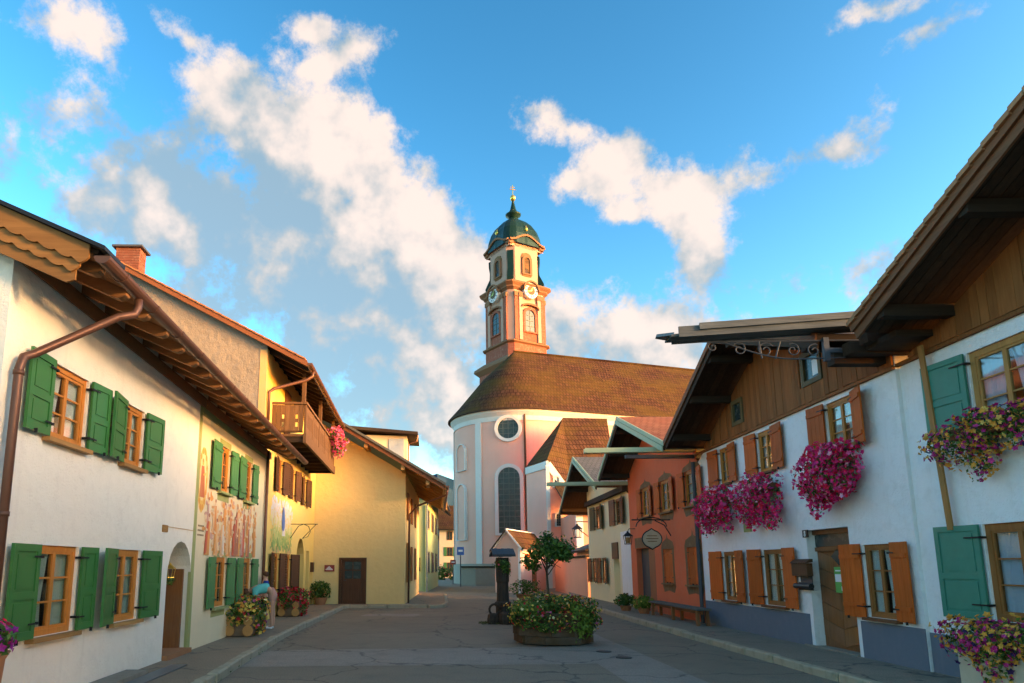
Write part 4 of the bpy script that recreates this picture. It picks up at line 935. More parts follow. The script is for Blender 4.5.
# ---- house E (green) and the far houses
def simple_house(name, label, corners, h, wm, rm, ridge_dir, rise, over, wins, cat='house', eave='dark_x', fr='frame_dk'):
    """corners: plan points, front-left, front-right, back-right, back-left (front faces us); wins: (face index, u0, u1, z0, z1)"""
    c = [Vector((x, y, 0)) for x, y in corners]; o = c[0]; t = thing(name, label, cat, tuple(o)); lo = [p - o for p in c]
    mid_f, mid_b = (lo[0] + lo[1]) / 2, (lo[3] + lo[2]) / 2; mid_l, mid_r = (lo[0] + lo[3]) / 2, (lo[1] + lo[2]) / 2
    Z = lambda p, z: (p.x, p.y, z); mb = MB()
    for i in range(4):
        p, q = lo[i], lo[(i + 1) % 4]; mb.quad(Z(p, 0), Z(q, 0), Z(q, h), Z(p, h))
    if ridge_dir == 'y': mb.quad(Z(lo[0], h), Z(lo[1], h), Z(mid_f, h + rise)); mb.quad(Z(lo[2], h), Z(lo[3], h), Z(mid_b, h + rise))
    else: mb.quad(Z(lo[1], h), Z(lo[2], h), Z(mid_r, h + rise)); mb.quad(Z(lo[3], h), Z(lo[0], h), Z(mid_l, h + rise))
    mb.build('wall', wm, t)
    fx = (lo[1] - lo[0]).normalized(); fy = (lo[3] - lo[0]).normalized()
    if ridge_dir == 'y':
        k = rise / ((lo[1] - lo[0]).length / 2); rf, rb = mid_f - fy * over, mid_b + fy * over
        for a, b, s in ((lo[0], lo[3], -1), (lo[1], lo[2], 1)):
            ea, eb = a - fy * over + fx * s * over, b + fy * over + fx * s * over; pts = [Z(ea, h - k * over + .12), Z(eb, h - k * over + .12), Z(rb, h + rise + .12), Z(rf, h + rise + .12)]
            slope_roof(t, rm, pts if s > 0 else [pts[1], pts[0], pts[3], pts[2]], .12, under=eave)
    else:
        k = rise / ((lo[3] - lo[0]).length / 2); rl, rr = mid_l - fx * over, mid_r + fx * over
        slope_roof(t, rm, [Z(lo[0] - fx * over - fy * over, h - k * over + .12), Z(lo[1] + fx * over - fy * over, h - k * over + .12), Z(rr, h + rise + .12), Z(rl, h + rise + .12)], .12, under=eave)
        slope_roof(t, rm, [Z(lo[2] + fx * over + fy * over, h - k * over + .12), Z(lo[3] - fx * over + fy * over, h - k * over + .12), Z(rl, h + rise + .12), Z(rr, h + rise + .12)], .12, under=eave)
    for (fi, u0, u1, z0, z1, shm) in wins:
        p, q = lo[fi], lo[(fi + 1) % 4]; d = (q - p).normalized(); n = Vector((d.y, -d.x, 0)); P = lambda u, y, z: tuple(p + d * u + n * y + Vector((0, 0, z)))
        mb = MB(); mb.prism([P(u0, -.02, z0), P(u1, -.02, z0), P(u1, -.02, z1), P(u0, -.02, z1)], n * .07); f = mb.build('window', fr, t)
        for a, b in ((u0 + .07, (u0 + u1) / 2 - .03), ((u0 + u1) / 2 + .03, u1 - .07)): MB().prism([P(a, .04, z0 + .07), P(b, .04, z0 + .07), P(b, .04, z1 - .07), P(a, .04, z1 - .07)], n * .025).build('pane', 'church_glass', f)
        if shm:
            w = (u1 - u0) * .5
            for a in (u0 - w - .02, u1 + .02): MB().prism([P(a, .005, z0), P(a + w, .005, z0), P(a + w, .005, z1), P(a, .005, z1)], n * .05).build('shutter', shm, f)
    return t
Eh = simple_house('green_house', 'olive green house with dark eaves behind the yellow gable house', [(-6.5, 46), (-.62, 46), (.28, 60), (-6, 60)], 6.9, 'green_wall', 'roof_dark', 'y', 2.3, 1.1,
    [(1, 1.5, 2.5, 1.2, 2.7, 'shut_br'), (1, 6, 7, 1.2, 2.7, 'shut_br'), (1, 1.5, 2.5, 4.2, 5.6, 'shut_br'), (1, 6, 7, 4.2, 5.6, 'shut_br'), (1, 10.5, 11.5, 1.2, 2.7, 'shut_br'), (1, 10.5, 11.5, 4.2, 5.6, 'shut_br'), (0, 4.95, 5.6, 1.3, 2.3, None)], fr='olive_trim')
MB().tube([(5.88 + .65, -.9, 6.55), (5.88 + .3, -.5, 6.2), (5.88 + .08, -.1, 5.7), (5.88 + .08, -.1, 0)], .06, 8).build('downpipe', 'copper_in', Eh)
MB().tube([(5.88 + 1.1, -1.1, 6.6), (5.88 + 1.9, 15, 6.6)], .08, 8).build('gutter', 'copper_in', Eh)
wn = []
for z in (.9, 3.1, 5.4):
    for k in range(4): wn.append((0, 1.1 + k * 1.75, 1.95 + k * 1.75, z, z + 1.3, 'green_b' if z < 5 else None))
simple_house('far_cream_house', 'cream house with brown roof and green shutters far down the street', [(.62, 100), (8, 101), (9, 112), (1.5, 111)], 7.4, 'far_cream', 'roof_brown', 'x', 3.4, .9, wn)
wn = [(0, 1 + k * 1.9, 1.9 + k * 1.9, z, z + 1.4, 'far_cream') for z in (1, 4) for k in range(3)]
simple_house('far_blue_house', 'small blue grey house left of the far cream house', [(-5.8, 106), (.45, 106), (.5, 118), (-5.8, 118)], 6.2, 'far_grey', 'roof_brown', 'y', 2.6, .7, wn)

# ================================================================= church
CH = thing('parish_church', 'pink baroque church with rounded choir, white cornice and steep brown tiled roof', 'church', (8.4, 70, 0))
ax = Vector((math.cos(R(18)), math.sin(R(18)), 0)); nn = Vector((math.sin(R(18)), -math.cos(R(18)), 0)); RC = 6.35; EV = 15.9
def apse(phi, r=RC): return nn * (math.cos(R(phi)) * r) - ax * (math.sin(R(phi)) * r)
def ring(r, n=40):
    return [nn * r + ax * 30] + [apse(180 * k / n, r) for k in range(n + 1)] + [-nn * r + ax * 30]
def band(name, mat, r, z0, z1, r2=None, n=40, parent=CH):
    a = ring(r, n); b = ring(r2 or r, n); mb = MB()
    for i in range(len(a) - 1): mb.quad((*a[i].xy, z0), (*a[i + 1].xy, z0), (*b[i + 1].xy, z1), (*b[i].xy, z1))
    return mb, a, b
mb, a, b = band('', '', RC, 0, EV); mb.build('wall', 'pink', CH)
mb = MB()
for r0, r1, z0, z1 in ((RC, RC + .08, EV - .5, EV - .5), (RC + .08, RC + .12, EV - .5, EV - .05), (RC + .12, RC + .4, EV - .05, EV + .3), (RC + .4, RC + .45, EV + .3, EV + .6), (RC + .45, RC - .2, EV + .6, EV + .63)):
    m2, _, _ = band('', '', r0, z0, z1, r1); n = len(mb.v); mb.v += m2.v; mb.f += [tuple(i + n for i in f) for f in m2.f]; mb.mi += m2.mi
mb.build('cornice', 'church_trim', CH)
m2 = MB(); RZ = 24.0                         # roof: straight side slopes and a half cone over the choir, slightly bell-cast
ridge0 = Vector((0, 0, 0)); prof = [(RC + .7, EV + .62), (RC - .3, EV + 1.75), (3.4, EV + 5.0), (.02, RZ + .2)]
for (ra, za), (rb, zb) in zip(prof, prof[1:]):
    A_, B_ = ring(ra, 40), ring(rb, 40)
    for i in range(len(A_) - 1):
        p = [(*A_[i].xy, za), (*A_[i + 1].xy, za), (*B_[i + 1].xy, zb), (*B_[i].xy, zb)]
        e = (Vector(p[1]) - Vector(p[0])).normalized(); s_ = ((Vector(p[3]) + Vector(p[2])) / 2 - (Vector(p[0]) + Vector(p[1])) / 2).normalized()
        m2.quad(*p); off = ra * R(4.5) * i; sl0 = {0: 0, 1: 1.7, 2: 5.9}[prof.index((ra, za))]; hgt = (Vector((ra, za)) - Vector((rb, zb))).length
        wa = (Vector(p[1]) - Vector(p[0])).length; wb = (Vector(p[2]) - Vector(p[3])).length
        o_ = i * 1.7; m2.uv[len(m2.f) - 1] = [(o_, sl0), (o_ + wa, sl0), (o_ + wa / 2 + wb / 2, sl0 + hgt), (o_ + wa / 2 - wb / 2, sl0 + hgt)]
m2.build('roof', 'roof_brown', CH)
mb = MB(); E0, E1 = ring(RC + .7, 40), ring(RC + .65, 40)
for i in range(len(E0) - 1): mb.quad((*E0[i].xy, EV + .62), (*E0[i + 1].xy, EV + .62), (*E0[i + 1].xy, EV + .5), (*E0[i].xy, EV + .5)); mb.quad((*E0[i].xy, EV + .5), (*E0[i + 1].xy, EV + .5), (*(E0[i + 1] * .93).xy, EV + .52), (*(E0[i] * .93).xy, EV + .52))
mb.build('eaves', 'dark_x', CH)
mb = MB()
for k in range(30): mb.tube([(*(ax * (k * 1.0)).xy, RZ + .22), (*(ax * (k * 1.0 + .97)).xy, RZ + .22)], .16, 6)
mb.build('ridge_tiles', 'roof_brown', CH, kind='stuff')
def apse_panel(phi0, phi1, z0, z1, r0, r1, n=6):
    mb = MB(); P = [phi0 + (phi1 - phi0) * k / n for k in range(n + 1)]
    for p, q in zip(P, P[1:]):
        a, b, c, d = apse(p, r1), apse(q, r1), apse(q, r0), apse(p, r0)
        mb.quad((*a.xy, z0), (*b.xy, z0), (*b.xy, z1), (*a.xy, z1)); mb.quad((*a.xy, z1), (*b.xy, z1), (*c.xy, z1), (*d.xy, z1))
    for p in (phi0, phi1):
        a, b = apse(p, r0), apse(p, r1); mb.quad((*a.xy, z0), (*b.xy, z0), (*b.xy, z1), (*a.xy, z1))
    return mb
for p in (56, 108, 160): apse_panel(p, p + 6, 0, EV - .45, RC, RC + .13).build('pilaster', 'church_trim', CH)
apse_panel(-2, 165, 0, 1.9, RC, RC + .16, 30).build('plinth', 'grey_wall', CH)
def arch_pts(cx, z0, z1, w, n=12): return [(cx - w, z0), (cx + w, z0)] + [(cx + w * math.cos(math.pi * k / n), z1 - w + w * math.sin(math.pi * k / n)) for k in range(n + 1)]
def apse_frame(phi):
    p = apse(phi, RC * math.cos(R(4)) ); n = apse(phi, 1.); t = Vector((-n.y, n.x, 0)); return p, n, t     # t: to the viewer's right
def arched_window(parent, fr, cx, z0, z1, w, trim, glass_m, bars, nm='window', pw=.28, out=.0):
    p, n, t = fr; P = lambda x, y, z: tuple(p + t * x + n * y + Vector((0, 0, z)))
    o, i = arch_pts(cx, z0 - pw * .6, z1 + pw, w + pw), arch_pts(cx, z0, z1, w); mb = MB()
    ya, yb = .02 + out, .22 + out
    for k in range(len(o)):
        j = (k + 1) % len(o); mb.quad(P(o[k][0], yb, o[k][1]), P(o[j][0], yb, o[j][1]), P(i[j][0], yb, i[j][1]), P(i[k][0], yb, i[k][1])); mb.quad(P(o[k][0], ya - .1, o[k][1]), P(o[j][0], ya - .1, o[j][1]), P(o[j][0], yb, o[j][1]), P(o[k][0], yb, o[k][1])); mb.quad(P(i[k][0], ya - .1, i[k][1]), P(i[j][0], ya - .1, i[j][1]), P(i[j][0], yb, i[j][1]), P(i[k][0], yb, i[k][1]))
    f = mb.build(nm, trim, parent)
    MB().quad(*[P(x, .10 + out, z) for x, z in i]).build('pane', glass_m, f)
    if bars:
        mb = MB()
        for k in range(1, bars[0]):
            x = cx - w + 2 * w * k / bars[0]; zt = z1 - w + math.sqrt(max(0, w * w - (x - cx) ** 2)); mb.prism([P(x - .03, .11 + out, z0), P(x + .03, .11 + out, z0), P(x + .03, .11 + out, zt), P(x - .03, .11 + out, zt)], n * .03)
        for k in range(1, bars[1]):
            z = z0 + (z1 - z0) * k / bars[1]; hw = w if z < z1 - w else math.sqrt(max(0, w * w - (z - z1 + w) ** 2)); mb.prism([P(cx - hw, .115 + out, z - .03), P(cx + hw, .115 + out, z - .03), P(cx + hw, .115 + out, z + .03), P(cx - hw, .115 + out, z + .03)], n * .03)
        mb.build('glazing_bars', 'lead', f)
    return f
fr31 = apse_frame(31)
zz = lambda py, Yd: atY(508, py, Yd).z
arched_window(CH, fr31, 0, zz(533, 63.6), zz(467, 63.6), 1.02, 'church_trim', 'church_glass', (4, 12), pw=.34)
p, n, t = fr31; P = lambda x, y, z: tuple(p + t * x + n * y + Vector((0, 0, z)))
zc = zz(428, 63.6); mb = MB(); nn_ = 28
for k in range(nn_):
    a, b = 2 * math.pi * k / nn_, 2 * math.pi * (k + 1) / nn_
    mb.quad(P(1.3 * math.cos(a), .24, zc + 1.3 * math.sin(a)), P(1.3 * math.cos(b), .24, zc + 1.3 * math.sin(b)), P(1.0 * math.cos(b), .24, zc + 1.0 * math.sin(b)), P(1.0 * math.cos(a), .24, zc + 1.0 * math.sin(a)))
    mb.quad(P(1.0 * math.cos(a), .24, zc + 1.0 * math.sin(a)), P(1.0 * math.cos(b), .24, zc + 1.0 * math.sin(b)), P(1.0 * math.cos(b), -.05, zc + 1.0 * math.sin(b)), P(1.0 * math.cos(a), -.05, zc + 1.0 * math.sin(a)))
    mb.quad(P(1.3 * math.cos(a), -.1, zc + 1.3 * math.sin(a)), P(1.3 * math.cos(b), -.1, zc + 1.3 * math.sin(b)), P(1.3 * math.cos(b), .24, zc + 1.3 * math.sin(b)), P(1.3 * math.cos(a), .24, zc + 1.3 * math.sin(a)))
rw = mb.build('round_window', 'church_trim', CH)
MB().quad(*[P(1.02 * math.cos(2 * math.pi * k / nn_), .06, zc + 1.02 * math.sin(2 * math.pi * k / nn_)) for k in range(nn_)]).build('pane', 'church_glass', rw)
mb = MB()
for k in (-.5, 0, .5):
    h = math.sqrt(1 - k * k); mb.prism([P(k - .025, .08, zc - h), P(k + .025, .08, zc - h), P(k + .025, .08, zc + h), P(k - .025, .08, zc + h)], n * .03); mb.prism([P(-h, .085, zc + k - .025), P(h, .085, zc + k - .025), P(h, .085, zc + k + .025), P(-h, .085, zc + k + .025)], n * .03)
mb.build('glazing_bars', 'lead', rw)
arched_window(CH, apse_frame(82), 0, 4.2, 9.6, .8, 'church_trim', 'pink', None, pw=.10); arched_window(CH, apse_frame(82), 0, 11.0, 13.6, .8, 'church_trim', 'pink', None, pw=.10, nm='blind_window')
q = apse(17, RC + .12); MB().tube([(q.x, q.y, EV + .4), (q.x, q.y, 0)], .10, 8).build('downpipe', 'door_dk', CH)
# low plinth wall in front of the choir
pw = thing('churchyard_wall', 'low grey wall with dark tiled coping at the foot of the choir', 'wall', (2.35, 62.2, 0))
MB().prism([(0, 0, 0), (1.2, -1.2, 0), (4.6, -1.4, 0), (4.6, -1.0, 0), (1.3, -.8, 0), (.3, .3, 0)], (0, 0, 1.55)).build('wall', 'grey_wall', pw)
MB().prism([(-.08, -.08, 1.55), (1.15, -1.3, 1.55), (4.6, -1.5, 1.55), (4.6, -.9, 1.55), (1.35, -.7, 1.55), (.35, .4, 1.55)], (0, 0, .14)).build('coping', 'roof_dark', pw)

# ---- sacristy annex
SA = thing('church_annex', 'pink church annex with white edges under a lower brown hipped roof', 'annex', (8, 56, 0)); o_ = Vector((8, 56, 0))
p1, p2, p3, r1, r2, q1 = [atY(*k) - o_ for k in ((526, 468, 60.5), (547, 461, 54), (571, 494, 54.6), (563, 419, 60.5), (607, 420, 62), (618, 494, 57))]
mb = MB()
def uvf(mb, pts, e0):
    ux = (Vector(e0[1]) - Vector(e0[0])).normalized(); nrm = (Vector(pts[1]) - Vector(pts[0])).cross(Vector(pts[2]) - Vector(pts[0])).normalized(); vx = nrm.cross(ux)
    if vx.z < 0: vx = -vx
    mb.uquad(pts, Vector(pts[0]), ux, vx)
up = Vector((0, 0, .12))
ov = lambda p, q: p + (p - q).normalized() * .35
uvf(mb, [p1 + up, p2 + up, r1 + up], (p1, p2)); uvf(mb, [p2 + up, p3 + up, q1 + up, r2 + up, r1 + up], (p3, q1)); mb.build('roof', 'roof_brown', SA)
Z0 = lambda p: Vector((p.x, p.y, 0))
mb = MB(); mb.quad(Z0(p1), Z0(p2), p2, p1); mb.quad(Z0(p2), Z0(p3), p3, p2); mb.quad(Z0(p3), Z0(q1), q1, p3); mb.quad(Z0(q1), Z0(r2), r2, q1); mb.quad(Z0(p1), p1, r1, Z0(r1)); mb.quad(r1, r2, Z0(r2), Z0(r1)); mb.build('wall', 'pink', SA)
d12 = (p1 - p2).normalized(); d23 = (p3 - p2).normalized(); fw_ = Vector((0, -.12, 0))
MB().beam(p1 + fw_ + Vector((0, 0, -.3)), p2 + fw_ + Vector((0, 0, -.3)), .2, .6).build('cornice', 'church_trim', SA); MB().beam(p2 + fw_ + Vector((0, 0, -.25)), p3 + fw_ + Vector((0, 0, -.25)), .2, .55).build('cornice', 'church_trim', SA)
MB().beam(Z0(p2) + fw_, p2 + fw_ - Vector((0, 0, .45)), .28, .2, (0, 1, 0)).build('corner_strip', 'church_trim', SA); MB().beam(Z0(p3) + fw_, p3 + fw_ - Vector((0, 0, .3)), .35, .2, (0, 1, 0)).build('corner_strip', 'church_trim', SA)
for (px, y0, y1) in ((556.5, 477, 487), (558.5, 514, 526)):
    a = atY(px, y1, 54.15) - o_; b = atY(px, y0, 54.15) - o_; arched_window(SA, (a - Vector((0, 0, a.z)), Vector((0, -1, 0)), Vector((1, 0, 0))), 0, a.z, b.z, .17, 'church_trim', 'church_glass', (2, 5), pw=.12)

# ---- tower
TW = thing('church_tower', 'tall church bell tower with green onion dome, clock and red pilasters', 'tower', (9.75, 79, 0), R(29.5))
HW = 2.72; CHM = .55
def octring(hw, ch, z): return [(-hw + ch, -hw, z), (hw - ch, -hw, z), (hw, -hw + ch, z), (hw, hw - ch, z), (hw - ch, hw, z), (-hw + ch, hw, z), (-hw, hw - ch, z), (-hw, -hw + ch, z)]
def stack(prof, name, mat, parent=TW, cap=True):
    mb = MB(); rs = [octring(*p) for p in prof]
    for a, b in zip(rs, rs[1:]):
        for i in range(8): j = (i + 1) % 8; mb.quad(a[i], a[j], b[j], b[i])
    mb.quad(*reversed(rs[0])); mb.quad(*rs[-1]); return mb.build(name, mat, parent)
Zb, Zm, Za = 26.4, 34.0, 39.6               # belfry foot, main cornice, attic top
stack([(HW + .55, .2, 0), (HW + .55, .2, 24.2)], 'shaft', 'brick_red'); stack([(HW + .6, .2, 24.2), (HW + 1.05, .2, 24.7), (HW + 1.0, .2, 25.0), (HW + .3, CHM, 25.6)], 'cornice', 'cornice')
stack([(HW + .12, CHM, 25.5), (HW + .12, CHM, Zb + .7)], 'belfry_base', 'brick_red'); stack([(HW + .1, CHM, Zb + .7), (HW + .38, CHM, Zb + .85), (HW + .38, CHM, Zb + 1.0), (HW + .05, CHM, Zb + 1.15)], 'belfry_sill', 'cornice')
stack([(HW, CHM, Zb + 1.1), (HW, CHM, Zm)], 'belfry', 'tower_cream')
stack([(HW, CHM, Zm - .35), (HW + .3, CHM, Zm - .1), (HW + .32, CHM, Zm + .05), (HW + .62, CHM, Zm + .35), (HW + .62, CHM, Zm + .5), (HW - .1, CHM, Zm + .95)], 'cornice', 'cornice')
HA = HW - .32
stack([(HA, .75, Zm + .8), (HA, .75, Za)], 'attic', 'tower_cream')
for k in range(4):
    ca, sa = math.cos(k * math.pi / 2), math.sin(k * math.pi / 2)
    rot = lambda x, y, z: (x * ca - y * sa, x * sa + y * ca, z)
    fr = (Vector(rot(0, -HW, 0)), Vector(rot(0, -1, 0)), Vector(rot(1, 0, 0)))
    for x0, x1, mt in ((-2.16, -1.66, 'brick_red'), (-1.58, -1.12, 'tower_cream'), (1.66, 2.16, 'brick_red'), (1.12, 1.58, 'tower_cream')):
        wd = .0 if mt == 'brick_red' else .08; mb = MB(); b_ = [rot(x0, -HW - .16 - wd, Zb + 1.15), rot(x1, -HW - .16 - wd, Zb + 1.15), rot(x1, -HW + .02, Zb + 1.15), rot(x0, -HW + .02, Zb + 1.15)]
        if mt == 'brick_red' or True:
            mb.prism(b_, (0, 0, Zm - Zb - 2.35)); pz = mb.build('pilaster', mt, TW)
            MB().prism([(q[0], q[1], Zm - 1.2) for q in [rot(x0 - .06, -HW - .24 - wd, 0), rot(x1 + .06, -HW - .24 - wd, 0), rot(x1 + .06, -HW + .02, 0), rot(x0 - .06, -HW + .02, 0)]], (0, 0, .55)).build('capital', 'cornice', pz)
    mb = MB(); mb.prism([rot(-1.05, -HW - .05, Zb + 1.2), rot(1.05, -HW - .05, Zb + 1.2), rot(1.05, -HW + .02, Zb + 1.2), rot(-1.05, -HW + .02, Zb + 1.2)], (0, 0, 1.1)); mb.build('panel', 'brick_red', TW)
    arched_window(TW, fr, 0, Zb + 2.35, Zb + 5.0, .72, 'brick_red', 'church_glass', (2, 4), pw=.3, out=.02)
    mb = MB()
    pts = [(1.25 * math.cos(math.pi * j / 8), .45 * math.sin(math.pi * j / 8)) for j in range(9)]
    mb.prism([rot(x, -HW - .4, Zb + 5.1 + z) for x, z in pts] + [rot(x, -HW - .4, Zb + 5.3 + z) for x, z in reversed(pts)], Vector(rot(0, .42, 0))); mb.build('window_hood', 'cornice', TW)
    # clock
    zc = Zm - .30; mb = MB(); rc = .98
    mb.prism([rot(rc * math.cos(2 * math.pi * j / 28), -HW - .50, zc + rc * math.sin(2 * math.pi * j / 28)) for j in range(28)], Vector(rot(0, .5, 0))); ck = mb.build('clock', 'white_trim', TW)
    mb = MB(); mb.prism([rot((.54) * math.cos(2 * math.pi * j / 24), -HW - .53, zc + (.54) * math.sin(2 * math.pi * j / 24)) for j in range(24)], Vector(rot(0, .05, 0))); mb.build('clock_centre', 'shut_ol', ck)
    mb = MB()
    for j in range(12):
        a = math.pi / 6 * j; mb.prism([rot(r * math.cos(a + s), -HW - .52, zc + r * math.sin(a + s)) for r, s in ((.64, -.07), (.88, -.06), (.88, .06), (.64, .07))], Vector(rot(0, .03, 0)))
    mb.build('numerals', 'black', ck, kind='stuff')
    for a, l, w in ((R(60), .55, .05), (R(200), .8, .04)):
        mb = MB(); d = (math.cos(a), math.sin(a)); e = (-d[1], d[0]); mb.prism([rot(-d[0] * .15 + e[0] * w, -HW - .56, zc - d[1] * .15 + e[1] * w), rot(-d[0] * .15 - e[0] * w, -HW - .56, zc - d[1] * .15 - e[1] * w), rot(d[0] * l, -HW - .56, zc + d[1] * l)], Vector(rot(0, .03, 0))); mb.build('clock_hand', 'gold', ck)
    ro = [(1.18 * math.cos(math.pi * j / 12), 1.18 * math.sin(math.pi * j / 12)) for j in range(13)]
    ri = [(1.0 * math.cos(math.pi * j / 12), 1.0 * math.sin(math.pi * j / 12)) for j in range(13)]
    mb = MB(); mb.prism([rot(x, -HW - .72, zc + z) for x, z in ro] + [rot(x, -HW - .72, zc + z) for x, z in reversed(ri)], Vector(rot(0, .5, 0))); mb.build('clock_hood', 'cornice', TW)
    # attic window with curved surround
    fa = (Vector(rot(0, -HA, 0)), Vector(rot(0, -1, 0)), Vector(rot(1, 0, 0)))
    aw = arched_window(TW, fa, 0, Zm + 2.1, Zm + 4.1, .42, 'cornice', 'church_glass', None, pw=.3)
    mb = MB(); oc = [(-.62, 1.75), (.62, 1.75), (.8, 2.2), (.55, 2.7), (.6, 3.6), (.8, 4.1), (.55, 4.6), (0, 4.75), (-.55, 4.6), (-.8, 4.1), (-.6, 3.6), (-.55, 2.7), (-.8, 2.2)]
    mb.prism([rot(x, -HA - .10, Zm + z) for x, z in oc], Vector(rot(0, .10, 0))); mb.build('surround', 'taupe_trim', aw)
    # curved cornice arching over each face
    cur = [(x, .95 * math.cos(x / (HA + .15) * math.pi / 2) ** 2) for x in [(-1 + 2 * j / 20) * (HA + .15) for j in range(21)]]
    mb = MB()
    for y0, z0, z1 in ((-HA - .45, .18, .42), (-HA - .22, -.12, .18)):
        for (xa, za), (xb, zb) in zip(cur, cur[1:]): mb.prism([rot(xa, y0, Za + za + z0), rot(xb, y0, Za + zb + z0), rot(xb, y0, Za + zb + z1), rot(xa, y0, Za + za + z1)], Vector(rot(0, -y0 - HA + .35, 0)))
    mb.build('curved_cornice', 'cornice', TW)
    mb = MB()
    for (xa, za), (xb, zb) in zip(cur, cur[1:]): mb.quad(rot(xa, -HA, Za - .3), rot(xb, -HA, Za - .3), rot(xb, -HA, Za + zb + .3), rot(xa, -HA, Za + za + .3))
    mb.build('gable_field', 'tower_cream', TW)
    # green copper volute on the chamfered corner
    vp = [(.0, 4.9), (.32, 4.7), (.30, 4.0), (.18, 3.2), (.22, 2.4), (.55, 1.7), (.78, 1.2), (.70, .85), (0, .85)]
    cdir = Vector(rot(-1, -1, 0)).normalized(); sd = Vector(rot(1, -1, 0)).normalized(); cb_ = Vector(rot(-HA + .375, -HA + .375, 0))
    mb = MB(); mb.prism([tuple(cb_ + cdir * (d - .05) - sd * .36 + Vector((0, 0, Zm + z))) for d, z in vp], sd * .72); mb.build('volute', 'dome', TW)
# dome: squarish onion with ribs
sq = lambda p: (lambda a: (1 / (abs(math.cos(a)) ** p + abs(math.sin(a)) ** p) ** (1 / p)))
mb = MB(); n_ = 48; rings = []
for r, z, p in ((2.95, Za + .1, 5), (2.92, Za + .6, 5), (2.85, Za + 1.5, 4.5), (2.62, Za + 2.4, 4), (2.2, Za + 3.2, 3.4), (1.6, Za + 3.85, 3), (1.0, Za + 4.25, 2.6), (.72, Za + 4.45, 2.2), (.62, Za + 4.7, 2)):
    rings.append([(r * .93 * sq(p)(2 * math.pi * k / n_) * (1 + (.02 if k % 4 == 0 else 0)) * math.cos(2 * math.pi * k / n_), r * .93 * sq(p)(2 * math.pi * k / n_) * (1 + (.02 if k % 4 == 0 else 0)) * math.sin(2 * math.pi * k / n_), z) for k in range(n_)])
for a, b in zip(rings, rings[1:]):
    for i in range(n_): j = (i + 1) % n_; mb.quad(a[i], a[j], b[j], b[i])
mb.quad(*rings[-1]); mb.build('dome', 'dome', TW)
MB().lathe([(.55, Za + 4.6), (.6, Za + 4.9), (.95, Za + 5.1), (.98, Za + 5.25), (.6, Za + 5.5), (.38, Za + 5.9), (.22, Za + 6.6), (.1, Za + 7.2)], 16).build('spire', 'dome', TW, smooth=True)
MB().lathe([(.02, Za + 7.1), (.25, Za + 7.2), (.36, Za + 7.5), (.25, Za + 7.8), (.03, Za + 7.9)], 14).build('gilded_ball', 'gold', TW, smooth=True)
mb = MB(); mb.tube([(0, 0, Za + 7.8), (0, 0, Za + 9.3)], .05, 6); mb.tube([(-.4, .1, Za + 8.7), (.4, -.1, Za + 8.7)], .05, 6); mb.tube([(-.25, .06, Za + 9.0), (.25, -.06, Za + 9.0)], .04, 6); mb.build('cross', 'gold', TW)
for k in range(4):
    ca, sa = math.cos(k * math.pi / 2), math.sin(k * math.pi / 2); MB().lathe([(.04, Za + 1.2), (.05, Za + 1.9), (.2, Za + 2.0), (.24, Za + 2.2), (.15, Za + 2.4), (.03, Za + 2.7)], 8, c=((HA + .1) * sa, -(HA + .1) * ca)).build('gilded_finial', 'gold', TW, smooth=True)

# ---- small pink outbuilding, garden wall and lean-to
def gable_hut(px_l, px_r, Yf, depth_dir, h, apex_h, ridge_len, label, rz):
    a = atY(px_l, 560, Yf); k = thing('pink_outhouse', label, 'outhouse', (a.x, Yf, 0), rz); w = (px_r - px_l) / 693 * Yf / math.cos(rz)
    mb = MB(); mb.quad((0, 0, 0), (w, 0, 0), (w, 0, h), (w / 2, 0, apex_h), (0, 0, h)); mb.quad((w, 0, 0), (w, ridge_len, 0), (w, ridge_len, h), (w, 0, h)); mb.quad((0, 0, 0), (0, 0, h), (0, ridge_len, h), (0, ridge_len, 0)); mb.quad((0, ridge_len, 0), (0, ridge_len, h), (w / 2, ridge_len, apex_h), (w, ridge_len, h), (w, ridge_len, 0)); mb.build('wall', 'pink2', k)
    s = (apex_h - h) / (w / 2)
    slope_roof(k, 'roof_brown', [(w + .25, -.25, h - .25 * s + .1), (w + .25, ridge_len, h - .25 * s + .1), (w / 2, ridge_len, apex_h + .1), (w / 2, -.25, apex_h + .1)], .1, under='white_trim')
    slope_roof(k, 'roof_brown', [(-.25, ridge_len, h - .25 * s + .1), (-.25, -.25, h - .25 * s + .1), (w / 2, -.25, apex_h + .1), (w / 2, ridge_len, apex_h + .1)], .1, under='white_trim')
    for x0, x1, z0, z1 in ((-.27, w / 2, h - .27 * s, apex_h), (w + .27, w / 2, h - .27 * s, apex_h)): MB().prism([(x0, -.29, z0 - .06), (x1, -.29, z1 - .06), (x1, -.29, z1 + .09), (x0, -.29, z0 + .09)], (0, .035, 0)).build('verge_board', 'white_trim' if x0 > 0 else 'dark_x', k)
    MB().box(w - .14, w + .02, -.03, .02, 0, h - .1).build('corner_strip', 'white_trim', k)
    mb = MB(); mb.box(w - .02, w + .06, 1.0, 2.0, 1.5, 2.5); mb.build('shutter', 'shut_or', k); mb = MB(); mb.box(w - .02, w + .07, 2.6, 3.5, 0, 2.0); mb.build('door', 'door', k)
    return k
gable_hut(495, 519, 45, 0, 2.95, 4.0, 6.2, 'small pink outhouse with a steep brown roof in front of the choir', R(-24))
GW = thing('garden_wall', 'salmon pink garden wall running up to the tan house', 'wall', (7.95, 36.2, 0))
MB().prism([(0, 0, 0), (.35, .0, 0), (.9, 13, 0), (.55, 13, 0)], (0, 0, 2.15)).build('wall', 'pink3', GW)
